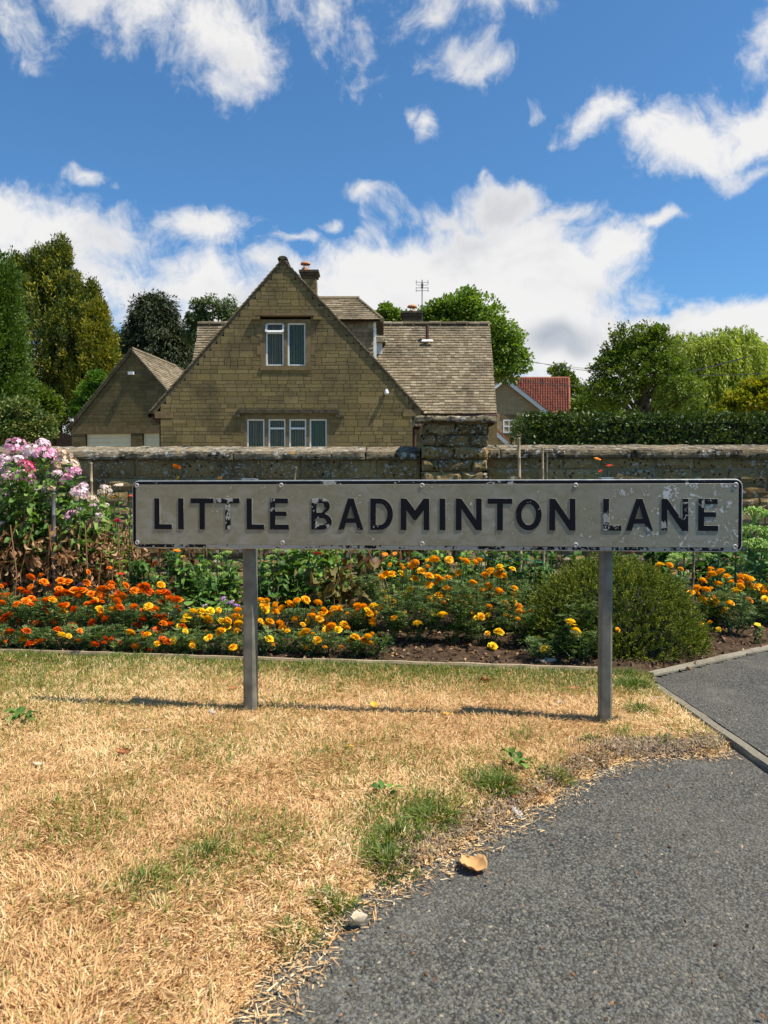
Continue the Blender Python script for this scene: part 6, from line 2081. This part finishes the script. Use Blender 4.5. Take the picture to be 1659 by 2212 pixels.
sedum('sedum with loose lime heads beside the right post behind the heather', [(1462, 1205, 20), (1478, 1195, 16), (1448, 1213, 12)], 4.2, 10, .06)
sedum('lime green sedum behind and left of the left post', [(445, 1215, 10), (470, 1205, 12), (490, 1195, 11), (455, 1250, 11), (480, 1240, 10), (500, 1215, 11)], 4.1, 16, .06, 'gl')
sedum('lime green sedum just right of the left post', [(560, 1185, 11), (570, 1225, 12), (585, 1205, 12), (575, 1260, 10), (600, 1190, 11), (556, 1240, 10)], 4.05, 16, .055, 'gl')
sedum('low pale green sedum between the two sedum clumps near the canes', [(1090, 1195, 6), (1100, 1240, 6), (1075, 1215, 6), (1090, 1270, 5)], 4.2, 14, .05, 'gl')


# ---- leafy plants filling the back of the bed
def leafy(label, x0, x1, D, ztop, n, kind, L, name='leafy_perennial', cat='plant', w=.45, zlo=.04, D1=.25):
    a_, b_ = at(x0, 1000, D)[0], at(x1, 1000, D)[0]
    r = empty(name, ((a_ + b_) / 2, D, .03), label, cat)
    mb = MB(); n = int(n * 1.35); ns = max(4, n // 14); S = []
    for k in range(ns):
        b = np.array([rs.uniform(a_, b_), D + rs.uniform(-.05, D1), .02]); t = b + np.array([rs.uniform(-.05, .05), rs.uniform(-.05, .05), ztop * rs.uniform(.6, 1)])
        tube(mb, [b, (b + t) / 2, t], [.004, .0035, .002], 4); S.append((b, t))
    mb.build('stem', M['stem'], r)
    for k in range(n):
        b, t = S[rs.randint(ns)]; q = b + (t - b) * (.1 + .9 * rs.rand()); a = rs.rand() * 6.28; l = L * rs.uniform(.6, 1.25)
        leaf_at(kind, r, q, (math.cos(a), math.sin(a) - .15, rs.uniform(-.2, .8)), l, l * w)
    return r
leafy('broad-leaved green plant under the sign right of the left post', 600, 780, 4.1, .42, 230, 'gl', .085)
leafy('deep green leafy plant behind the sign middle', 770, 960, 4.4, .40, 190, 'gld', .07)
leafy('narrow-leaved dark green plant around the bamboo canes', 1000, 1215, 4.45, .42, 240, 'gld', .065, w=.26)
leafy('green leafy plant behind the heather bush left of the right post', 1180, 1420, 4.5, .40, 170, 'gld', .08)
leafy('dark broad-leaved plant under the right end of the sign', 1400, 1720, 4.5, .45, 240, 'gld', .09)
leafy('green shoots in front of the wall under the left part of the sign', 280, 520, 4.4, .36, 120, 'gld', .07)
leafy('grey-green shoots left of the sign among the phlox stems', 150, 260, 4.2, .30, 70, 'gl', .06)
leafy('fine green weed sprigs peeping over the sign before the pier', 940, 1070, 4.3, .66, 46, 'gl', .020, 'weed_sprig', 'weed', D1=.05)

leafy('lush green plant just behind the yellow marigolds by the left post', 420, 530, 3.92, .30, 150, 'gl', .06)
leafy('dark green filler plant behind the golden marigolds right of the left post', 545, 700, 3.95, .30, 170, 'gld', .06)
leafy('dense green foliage behind the tall golden marigolds', 820, 1010, 4.1, .36, 230, 'gl', .06, w=.38)
leafy('dense dark foliage between the canes and the heather bush', 1090, 1200, 4.15, .34, 150, 'gld', .065)
leafy('dark green leaves behind the orange marigolds left of the post', 250, 420, 4.05, .30, 150, 'gld', .06)

# withered plants
def withered(label, x0, x1, D, z0, z1, n, kind, L, w=.5, grp=None, cat='dead plant'):
    a_, b_ = at(x0, 1000, D)[0], at(x1, 1000, D)[0]
    r = empty('withered_plant', ((a_ + b_) / 2, D, .03), label, cat, grp)
    mb = MB()
    for k in range(6):
        x = rs.uniform(a_, b_); tube(mb, [(x, D + .1, .02), (x + rs.uniform(-.05, .05), D + .1, z1 * .6), (x + rs.uniform(-.05, .05), D + .1, z1)], .003, 4)
    mb.build('stem', M['dead'], r)
    for k in range(n):
        p = (rs.uniform(a_, b_), D + rs.uniform(-.08, .15), rs.uniform(z0, z1)); a = rs.rand() * 6.28; l = L * rs.uniform(.6, 1.2)
        leaf_at(kind, r, p, (math.cos(a), math.sin(a), rs.uniform(-.9, .9)), l, l * w)
    return r
withered('collapsed hosta with large yellow-brown curled leaves in the centre of the bed', 645, 820, 3.85, .06, .28, 60, 'dead2', .085, .55)
withered('brown crumpled leaves lying beside the collapsed hosta', 700, 830, 4.0, .12, .36, 26, 'dead', .085, .45)
withered('tall brown withered stalks under the left end of the sign', 290, 430, 4.15, .05, .46, 60, 'dead', .055, .42)
withered('withered brown stalks hanging under the middle of the sign', 830, 890, 4.2, .14, .44, 26, 'dead', .06, .42)
withered('dry brown shoots in front of the heather bush', 1385, 1430, 3.0, .01, .10, 26, 'dead', .026, .4)
withered('dry twiggy remains right of the heather bush', 1490, 1560, 3.4, .02, .14, 26, 'dead', .026, .4)

# ---- the round heather bush
hc = at(1325, 1000, 3.12)
hea = empty('heather_bush', (hc[0], 3.12, .02), 'large rounded olive-green heather bush behind the right post', 'shrub')
rx, ry, rz = 187 * 3.12 / FPX, .33, .35
mb = MB(); n = 30000
d = unit(n); d[:, 2] = np.abs(d[:, 2]) * 1.0 - .05
lob = .86 + .26 * fbm(d * 3.2, 6, 3)
k = 5200   # sprigs
ds = unit(k); ds[:, 2] = np.abs(ds[:, 2]); ds *= np.array([1, 1, .98])
ls = .90 + .16 * fbm(ds * 3.2, 6, 3)
S0 = ds * np.array([rx, ry, rz]) * (ls * rs.uniform(.84, 1.02, k))[:, None]
up_ = ds * .9 + np.array([0, 0, .6]) + rs.normal(size=(k, 3)) * .25; up_ /= np.linalg.norm(up_, axis=1)[:, None]
Ls = rs.uniform(.022, .055, k)
m_ = 15
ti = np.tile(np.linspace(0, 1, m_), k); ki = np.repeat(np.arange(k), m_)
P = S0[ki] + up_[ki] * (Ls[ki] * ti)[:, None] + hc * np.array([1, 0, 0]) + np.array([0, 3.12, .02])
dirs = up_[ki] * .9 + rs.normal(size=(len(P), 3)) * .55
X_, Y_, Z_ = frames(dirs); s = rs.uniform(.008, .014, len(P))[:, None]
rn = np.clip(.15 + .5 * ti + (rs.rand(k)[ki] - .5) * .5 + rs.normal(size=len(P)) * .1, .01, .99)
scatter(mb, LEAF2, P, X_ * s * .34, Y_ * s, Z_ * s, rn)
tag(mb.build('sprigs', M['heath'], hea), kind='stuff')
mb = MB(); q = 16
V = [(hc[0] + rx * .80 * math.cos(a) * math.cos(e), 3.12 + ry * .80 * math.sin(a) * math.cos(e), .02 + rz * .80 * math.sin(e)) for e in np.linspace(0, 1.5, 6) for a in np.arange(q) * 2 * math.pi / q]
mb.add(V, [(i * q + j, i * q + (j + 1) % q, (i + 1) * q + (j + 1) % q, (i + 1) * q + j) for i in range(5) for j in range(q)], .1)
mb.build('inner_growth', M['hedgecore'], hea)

# ------------------------------------------------------------------ soil clods, stones, litter
M['clod'] = LM('soil_clods', [(.035, .021, .012), (.075, .046, .026), (.13, .082, .046), (.22, .15, .09)], 0, rough=.95, spec=.1)
n = 9000
x = rs.uniform(-2.4, 3.2, n); y = 2.66 + rs.rand(n) ** 1.5 * 2.0
ok = in_bed(x, y); x, y = x[ok], y[ok]; n = len(x)
OCT = ([(1, 0, 0), (0, 1, 0), (-1, 0, 0), (0, -1, 0), (0, 0, .8), (0, 0, -.6)], [(0, 1, 4), (1, 2, 4), (2, 3, 4), (3, 0, 4), (1, 0, 5), (2, 1, 5), (3, 2, 5), (0, 3, 5)])
s = (.003 + .012 * rs.rand(n) ** 3)[:, None]; X_, Y_, Z_ = frames(rs.normal(size=(n, 3)))
mb = MB(); scatter(mb, OCT, np.stack([x, y, bed_z(x, y) + s[:, 0] * .3], -1), X_ * s * rs.uniform(.7, 1.3, (n, 1)), Y_ * s, Z_ * s * .8, rs.rand(n))
tag(mb.build('soil_clods', M['clod']), 'crumbs and clods of dry brown soil in the flower bed', 'soil', kind='stuff')
n = 2600; x = rs.uniform(-2.0, 3.0, n); y = 2.70 + rs.rand(n) * 1.1; ok = in_bed(x, y); x, y = x[ok], y[ok]; n = len(x)
X_, Y_, Z_ = frames(rs.normal(size=(n, 3)) * np.array([1, 1, .25]), up=np.array([0, 0, 1.0]) + rs.normal(size=(n, 3)) * .4); s = rs.uniform(.008, .024, n)[:, None]
mb = MB(); scatter(mb, LEAF8, np.stack([x, y, bed_z(x, y) + .006], -1), X_ * s * .6, Y_ * s, Z_ * s * 2, rs.rand(n))
tag(mb.build('leaf_litter', M['dead']), 'scraps of dry leaf scattered over the flower bed soil', 'leaf litter', kind='stuff')
M['palestone'] = plain('pale_stone', (.40, .35, .28), .9, 0, .2, .2, 40, .4, .004)
p = G(1178, 1434); V, F = rough(.078, .05, .028, 5, amp=.012, round_=.006); mb = MB(); mb.add(V + np.array([p[0], p[1], .006]), F, .5)
tag(mb.build('loose_stone', M['palestone']), 'pale flat stone lying on the bed edge left of the right post', 'stone')


# ------------------------------------------------------------------ the verge
M['dry'] = LM('dry_grass', [(0, (.18, .085, .03)), (.15, (.43, .225, .08)), (.5, (.66, .41, .18)), (.8, (.78, .56, .28)), (1, (.88, .71, .45))], .2, rough=.6, tcol=(1, .85, .6))
M['green'] = LM('green_grass', [(.045, .085, .010), (.10, .16, .018), (.19, .235, .035), (.36, .33, .09)], .32, rough=.5)


def blades(n, x, y, z, L, w, tilt, rnd, az=None, bend=.35):
    az = rs.rand(n) * 6.28 if az is None else az
    d = np.stack([np.cos(az), np.sin(az), np.zeros(n)], -1); s_ = np.stack([-np.sin(az), np.cos(az), np.zeros(n)], -1)
    upv = np.array([0, 0, 1.0])
    ct, st_ = np.cos(tilt)[:, None], np.sin(tilt)[:, None]
    p0 = np.stack([x, y, z], -1)
    m = p0 + (d * st_ + upv * ct) * (L * .5)[:, None]
    t2 = np.minimum(tilt + bend * (.5 + rs.rand(n)), 1.75)
    e = m + (d * np.sin(t2)[:, None] + upv * np.cos(t2)[:, None]) * (L * .5)[:, None]
    W = (w / 2)[:, None]
    tw = s_ + upv * rs.uniform(-.7, .7, n)[:, None]
    V = np.stack([p0 - tw * W, p0 + tw * W, m + tw * W * .9, m - tw * W * .9, e], 1).reshape(-1, 3)
    k = np.arange(n)[:, None] * 5
    return V, k + np.array([0, 1, 2, 3]), k + np.array([3, 2, 4]), rnd


def grass_obj(name, mat, parts, label):
    mb = MB()
    for V, q, t, r in parts:
        mb.V.append(V); mb.F4.append(q + mb.n); mb.r4.append(r); mb.F3.append(t + mb.n); mb.r3.append(r); mb.n += len(V)
    tag(mb.build(name, mat), label, 'grass', kind='stuff')


def lawn_pts(n, ymax=3.15, p=1.25, half=.56, off=0):
    y = .80 + (ymax - .80) * rs.rand(n) ** p
    x = (rs.rand(n) * 2 - 1) * half * y - .0
    sd = lawn_sd(x, y)
    ok = sd > off
    return x[ok], y[ok], sd[ok]


def green_amount(x, y):
    """how green the verge is: a strip along the bed, the far left and scattered patches"""
    ylow = BED_L[1] + (x - BED_L[0]) * (BED_R[1] - BED_L[1]) / (BED_R[0] - BED_L[0])
    dB = ylow - y
    g = np.clip(1.35 - dB / .34, 0, 1.25) * (.55 + .9 * n2(x, y, 3.0, 41))
    g = np.maximum(g, np.clip((-.30 - x) / .9, 0, 1) * np.clip((y - 1.7) / .8, 0, 1) * 1.0 * (n2(x, y, 3.2, 44) + .2))
    pa = n2(x, y, 3.6, 57, 4)
    g = np.maximum(g, np.clip((pa - .50) * 4, 0, 1) * .42)
    for cx, cy, r, a in [(-.24, 1.32, .13, .42), (-.36, 1.20, .11, .36), (.03, 1.42, .10, .9), (.10, 1.50, .08, 1), (.20, 1.62, .07, 1.1), (-.45, 1.85, .18, .4), (.0, 1.34, .08, .8), (.35, 1.93, .06, .6), (.63, 1.95, .05, .8), (.83, 2.50, .10, 1.3), (-.56, 1.5, .15, .35)]:
        g = np.maximum(g, a * np.exp(-((x - cx) ** 2 + (y - cy) ** 2) / r ** 2))
    return g

# dry thatch
x, y, sd = lawn_pts(235000, p=1.1)
n = len(x); bare = n2(x, y, 5.5, 77, 4)
keep = (bare < .66 + .3 * rs.rand(n)) ; x, y, sd = x[keep], y[keep], sd[keep]; n = len(x)
cl = n2(x, y, 14, 71)
az = (n2(x, y, 9, 73) * 14 + rs.normal(size=n) * 1.1)
L = rs.uniform(.007, .026, n) * (.7 + .6 * cl); tilt = np.clip(rs.normal(1.05, .32, n), .15, 1.5)
zz = lawn_z(x, y, sd) + rs.rand(n) * .004
tone = np.clip(.52 + (n2(x, y, 2.2, 91) - .5) * .9 + rs.normal(size=n) * .2, .01, .99)
grass_obj('dry_grass', M['dry'], [blades(n, x, y, zz, L, rs.uniform(.0009, .0021, n), tilt, tone, az)], 'parched straw-coloured grass of the verge')
# green blades
x, y, sd = lawn_pts(190000, p=.85)
n = len(x); g = green_amount(x, y); keep = rs.rand(n) < np.clip(g * .9 + .07, 0, 1); x, y, sd, g = x[keep], y[keep], sd[keep], g[keep]; n = len(x)
cl = n2(x, y, 16, 72)
L = rs.uniform(.014, .038, n) * (.55 + .75 * cl) * (.75 + .3 * np.clip(g, 0, 1.3)); tilt = np.abs(rs.normal(.45, .35, n))
grass_obj('green_grass', M['green'], [blades(n, x, y, lawn_z(x, y, sd), L, rs.uniform(.0013, .0026, n), tilt, np.clip(.5 - .2 * (g - .5) + rs.normal(size=n) * .22 + (1 - np.clip(g, 0, 1)) * .25, .01, .99), None, .7)], 'green grass along the flower bed and in patches of the verge')


# individual tufts along the worn edge
def tuft(label, cx, cy, n, r, L, greenish=1.0, cat='grass tuft'):
    ro = empty('grass_tuft', (cx, cy, float(lawn_z(np.array([cx]), np.array([cy]))[0])), label, cat, 'green grass tufts along the worn edge')
    a = rs.rand(n) * 6.28; rr = r * rs.rand(n) ** .6
    x, y = cx + rr * np.cos(a) * .6, cy + rr * np.sin(a) * .6
    z = lawn_z(x, y)
    V, q, t, rn = blades(n, x, y, z, rs.uniform(.5, 1.1, n) * L, rs.uniform(.0012, .0024, n), np.clip(.25 + rr / r * .8 + rs.normal(size=n) * .2, .05, 1.4), np.clip(rs.rand(n) * .7 + (1 - greenish) * .3, .01, .99), a, .7)
    mb = MB(); mb.V.append(V); mb.F4.append(q); mb.r4.append(rn); mb.F3.append(t); mb.r3.append(rn); mb.n = len(V)
    tag(mb.build('blades', M['green'], ro), kind='stuff')
for lab, px, py, n, r, L in [('large green tuft at the worn edge left of the big dead leaf', 850, 1800, 260, .06, .042), ('spiky green tuft above the big dead leaf at the edge', 935, 1760, 300, .065, .046), ('dense green tuft below the broad-leaved weed', 1078, 1695, 340, .055, .046), ('tangled green tuft lower down the worn edge', 838, 1845, 300, .055, .045),
                             ('small upright tuft on the bare earth bank at the right', 1440, 1590, 130, .03, .032), ('small tuft below the right post', 1278, 1590, 130, .035, .032), ('bright green tuft at the corner of the bed and the path', 1372, 1472, 420, .07, .05), ('dull tuft by the earth scrape right of the weed', 1205, 1660, 160, .04, .04), ('green tuft beside the strip near the path corner', 1380, 1520, 220, .06, .035),
                             ('low tuft in the middle of the dry verge', 445, 1840, 220, .07, .035), ('second low tuft in the dry verge further left', 320, 1900, 180, .06, .032), ('wispy tuft near the bottom bend of the edge', 640, 2000, 140, .05, .032), ('olive tuft above the small curled leaf at the edge', 735, 1930, 220, .05, .038)]:
    g_ = G(px, py + 12); tuft(lab, g_[0], g_[1], n, r, L)


# weeds with round leaves
def rosette(label, px, py, n, L, kind='gl', z=.03):
    g_ = G(px, py); z0 = float(lawn_z(np.array([g_[0]]), np.array([g_[1]]))[0])
    r = empty('broad_leaved_weed', (g_[0], g_[1], z0), label, 'weed', 'broad-leaved weeds in the verge')
    for k in range(n):
        a = k * 2.4 + rs.uniform(-.3, .3); leaf_at(kind, r, (g_[0] + .012 * math.cos(a), g_[1] + .012 * math.sin(a), z0 + rs.uniform(.006, z)), (math.cos(a), math.sin(a), .35), L * rs.uniform(.7, 1.2), L * .55)
rosette('bright green broad-leaved weed at the worn edge of the verge', 1110, 1668, 12, .032, 'gl', .05)
rosette('flat green weed rosette at the far left of the verge', 45, 1560, 11, .034)
rosette('small weed rosette in the dry grass above the big dead leaf', 830, 1726, 7, .026)

# straw and chaff along the edge of the road
x, y = [], []
E = np.array(road_edge[:-3]); seg = rs.randint(0, len(E) - 1, 3400); t = rs.rand(3400)[:, None]
P = E[seg] * (1 - t) + E[seg + 1] * t; off = 0
P = P + np.stack([rs.normal(size=3400) * .026 + .006, rs.normal(size=3400) * .026 - .008], -1)
sd = lawn_sd(P[:, 0], P[:, 1]); k = (sd > -.07) & (P[:, 0] < STRIPX - .03); P = P[k]; n = len(P)
zz = np.maximum(lawn_z(P[:, 0], P[:, 1]), .002) + rs.rand(n) * .006
L = rs.uniform(.004, .016, n); big = rs.rand(n) < .05; L[big] = rs.uniform(.02, .05, big.sum())
w = rs.uniform(.0008, .0022, n)
grass_obj('straw_litter', M['dry'], [blades(n, P[:, 0], P[:, 1], zz, L, w, np.clip(rs.normal(1.48, .08, n), 1.2, 1.56), np.clip(rs.normal(.55, .28, n), .01, .99), None, .05)], 'pale straw and chaff gathered along the edge of the asphalt')
# bits of grit and straw on the asphalt
n = 420; y = .85 + rs.rand(n) ** 1.3 * 1.6; x = (rs.rand(n) * 2 - 1) * .56 * y; ok = lawn_sd(x, y) < -.01; x, y = x[ok], y[ok]; n = len(x)
s = rs.uniform(.0012, .0032, n)[:, None]; X_, Y_, Z_ = frames(rs.normal(size=(n, 3)))
mb = MB(); scatter(mb, OCT, np.stack([x, y, np.full(n, .008)], -1), X_ * s * 1.6, Y_ * s, Z_ * s * .6, rs.rand(n))
tag(mb.build('road_grit', M['dead']), 'crumbs of straw and grit scattered on the asphalt', 'grit', kind='stuff')


# bare earth bank where the verge is worn away
n = 5200; E2 = E[:9]; seg = rs.randint(0, len(E2) - 1, n); t = rs.rand(n)[:, None]
P = E2[seg] * (1 - t) + E2[seg + 1] * t + np.stack([rs.normal(size=n) * .012 - .01, np.abs(rs.normal(size=n)) * .03 + .004], -1)
P2 = np.stack([rs.normal(.66, .07, 4200), rs.normal(1.87, .022, 4200)], -1)
P = np.concatenate([P, P2]); k = (lawn_sd(P[:, 0], P[:, 1]) > -.01) & (P[:, 0] < STRIPX - .02); P = P[k]; n = len(P)
s = (.0015 + .004 * rs.rand(n) ** 2)[:, None]; X_, Y_, Z_ = frames(rs.normal(size=(n, 3)))
mb = MB(); scatter(mb, OCT, np.stack([P[:, 0], P[:, 1], lawn_z(P[:, 0], P[:, 1]) + s[:, 0] * .6 + .004], -1), X_ * s, Y_ * s, Z_ * s * .8, rs.rand(n))
M['dust'] = LM('dusty_earth', [(.16, .11, .068), (.25, .18, .115), (.36, .27, .175)], 0, rough=.95, spec=.1)
tag(mb.build('bare_earth', M['dust']), 'crumbly bare earth along the worn edge of the verge', 'soil', kind='stuff')

# fallen leaves, each its own thing
M['deadbig'] = LM('golden_dead_leaf', [(.62, .34, .12), (.70, .42, .17)], .25, rough=.6, tcol=(1, .8, .5), objrnd=True)
M['deadrust'] = LM('rust_dead_leaf', [(.36, .12, .04), (.50, .22, .09)], .2, rough=.7, tcol=(1, .7, .4), objrnd=True)
M['deadpale'] = LM('pale_dead_leaf', [(.60, .44, .28), (.74, .62, .48)], .2, rough=.7, objrnd=True)
M['yellowleaf'] = LM('yellow_fallen_leaf', [(.72, .42, .01), (.80, .52, .02)], .25, rough=.5, objrnd=True)


def fallen(label, px, py, size, mat, curl=.6, rz=None, asp=.8, lobes=0, gz=None, lift=.5):
    g_ = G(px, py, .02 if gz is None else gz); g_ = G(px, py)
    x0, y0 = g_
    zz = max(float(lawn_z(np.array([x0]), np.array([y0]))[0]), .001) + (.006 if gz is None else gz)
    mb = MB(); nu, nv = 14, 11; V = []
    for i in range(nu + 1):
        f = i / nu; w = math.sin(min(1, f * .96 + .03) * math.pi) ** .6 * .5 * asp
        if lobes: w *= 1 + .28 * math.sin(f * lobes * 6.28)
        for j in range(nv + 1):
            s_ = j / nv * 2 - 1
            xx = w * s_; yy = f - .5 + .12 * (1 - abs(s_)) * (f > .9)
            zc = curl * (xx * xx * 1.8 + (yy * yy) * .9) + .025 * math.sin(abs(s_) * 3.0 + f * 26) * abs(s_) + .05 * (vnoise(np.array([[xx * 6, yy * 6, px]]))[0] - .5)
            if abs(s_) < .05: zc -= .02
            V.append((xx * (1 - .35 * curl * abs(s_)), yy * (1 - .15 * curl), zc))
    F = [(i * (nv + 1) + j, i * (nv + 1) + j + 1, (i + 1) * (nv + 1) + j + 1, (i + 1) * (nv + 1) + j) for i in range(nu) for j in range(nv)]
    mb.add(V, F, .5); tube(mb, [(0, -.45, .08 * curl), (.02, -.62, .12), (.05, -.75, .10)], .012, 4, .1)
    rz = random.uniform(0, 6.28) if rz is None else rz
    o = place(mb.mesh('fallen_leaf', smooth=True), 'fallen_leaf', M[mat], None, (x0, y0, zz), (size,) * 3, (random.uniform(-.2, .2) * (lift > 0) + lift * .3, random.uniform(-.25, .25), rz))
    sol = o.modifiers.new('thickness', 'SOLIDIFY'); sol.thickness = .012
    return tag(o, label, 'leaf', 'fallen leaves')
fallen('large golden-brown curled dead leaf on the asphalt by the verge', 1022, 1852, .056, 'deadbig', .55, .6, 1.0, gz=.004, lift=0)
fallen('small curled brown leaf on the asphalt edge near the bottom', 775, 1980, .034, 'deadpale', 1.3, 2.2, .9, gz=.010)
fallen('crumpled rust-brown leaf in the dry grass left of the left post', 268, 1634, .046, 'deadrust', .9, 1.2, .7)
fallen('pale narrow leaf lying on the grass below the sign shadow', 316, 1580, .034, 'deadpale', .3, 1.4, .35)
fallen('orange-brown leaf at the left edge beside the flower bed', 22, 1436, .055, 'deadrust', .9, 1.6, .6)
fallen('yellow leaf standing in the verge midway between the posts', 808, 1528, .032, 'yellowleaf', .5, .4, .8)
fallen('small orange leaf on the sign shadow between the posts', 964, 1549, .030, 'yellowleaf', .7, 1.7, .6)
fallen('small yellow leaf in the dry grass below the middle', 757, 1618, .024, 'yellowleaf', .6, 2.5, .6)
fallen('rusty lobed leaf in the green strip right of the centre', 1047, 1476, .045, 'deadrust', .8, 1.1, .8, 2)
fallen('tan leaf in the grass just left of the right post', 1237, 1492, .048, 'deadrust', .4, 1.5, .5)
fallen('small dark red leaf in the green strip by the centre', 619, 1449, .030, 'deadrust', .9, .3, .7)
fallen('rust leaf near the foot of the left post', 503, 1494, .034, 'deadrust', .8, 2.6, .7)
fallen('orange leaf at the bed corner beside the kerb', 1393, 1450, .042, 'deadrust', .6, 1.0, .7)
fallen('dead leaf on the soil in front of the heather', 1350, 1432, .05, 'deadrust', .8, 1.5, .7)
fallen('brown leaf stump in the grass at the far left', 85, 1660, .03, 'deadpale', .8, 1.5, .6)
fallen('small tan leaf caught at the worn edge above the feather', 1112, 1722, .02, 'deadrust', .8, 1.5, .7)
fallen('dry leaf scrap at the lower edge of the verge', 1270, 1640, .03, 'deadpale', .8, .5, .6)

# feathers
M['feather'] = LM('white_feather', [(.72, .70, .68), (.80, .78, .76)], .3, rough=.7, tcol=(1, 1, 1))
def feather(label, px, py, L, rz):
    g_ = G(px, py); zz = max(float(lawn_z(np.array([g_[0]]), np.array([g_[1]]))[0]), .002) + .006
    r = empty('feather', (g_[0], g_[1], zz), label, 'feather', 'small pale feathers')
    ORG[r] = np.zeros(3); r.rotation_euler = (.3, .2, rz)
    mb = MB(); tube(mb, [(0, -.1 * L, 0), (0, .5 * L, .1 * L), (0, L, .05 * L)], .0004, 4, .5); mb.build('shaft', M['feather'], r)
    mb = MB(); n = 70; f = rs.rand(n); sg = rs.choice([-1, 1], n)
    P = np.stack([np.zeros(n), f * L, .1 * L * np.sin(f * 3)], -1); D_ = np.stack([sg * 1.0, .7 + 0 * f, rs.normal(size=n) * .4], -1)
    X_, Y_, Z_ = frames(D_); w = (L * .30 * np.sin(np.clip(f + .12, 0, 1) * 3.0) + .001)[:, None]
    scatter(mb, LEAF2, P, X_ * .0010, Y_ * w, Z_ * w * .4, rs.rand(n)); tag(mb.build('barbs', M['feather'], r), kind='stuff')
feather('white feather on the asphalt edge below the green tuft', 1127, 1752, .034, .5)
feather('pale feather in the grass left of the right post', 1212, 1522, .03, 2.8)
feather('grey-white feather in the grass beside the left post', 468, 1547, .035, 1.0)
feather('white feather by the concrete strip', 1352 + 75, 1512, .022, 2.0)
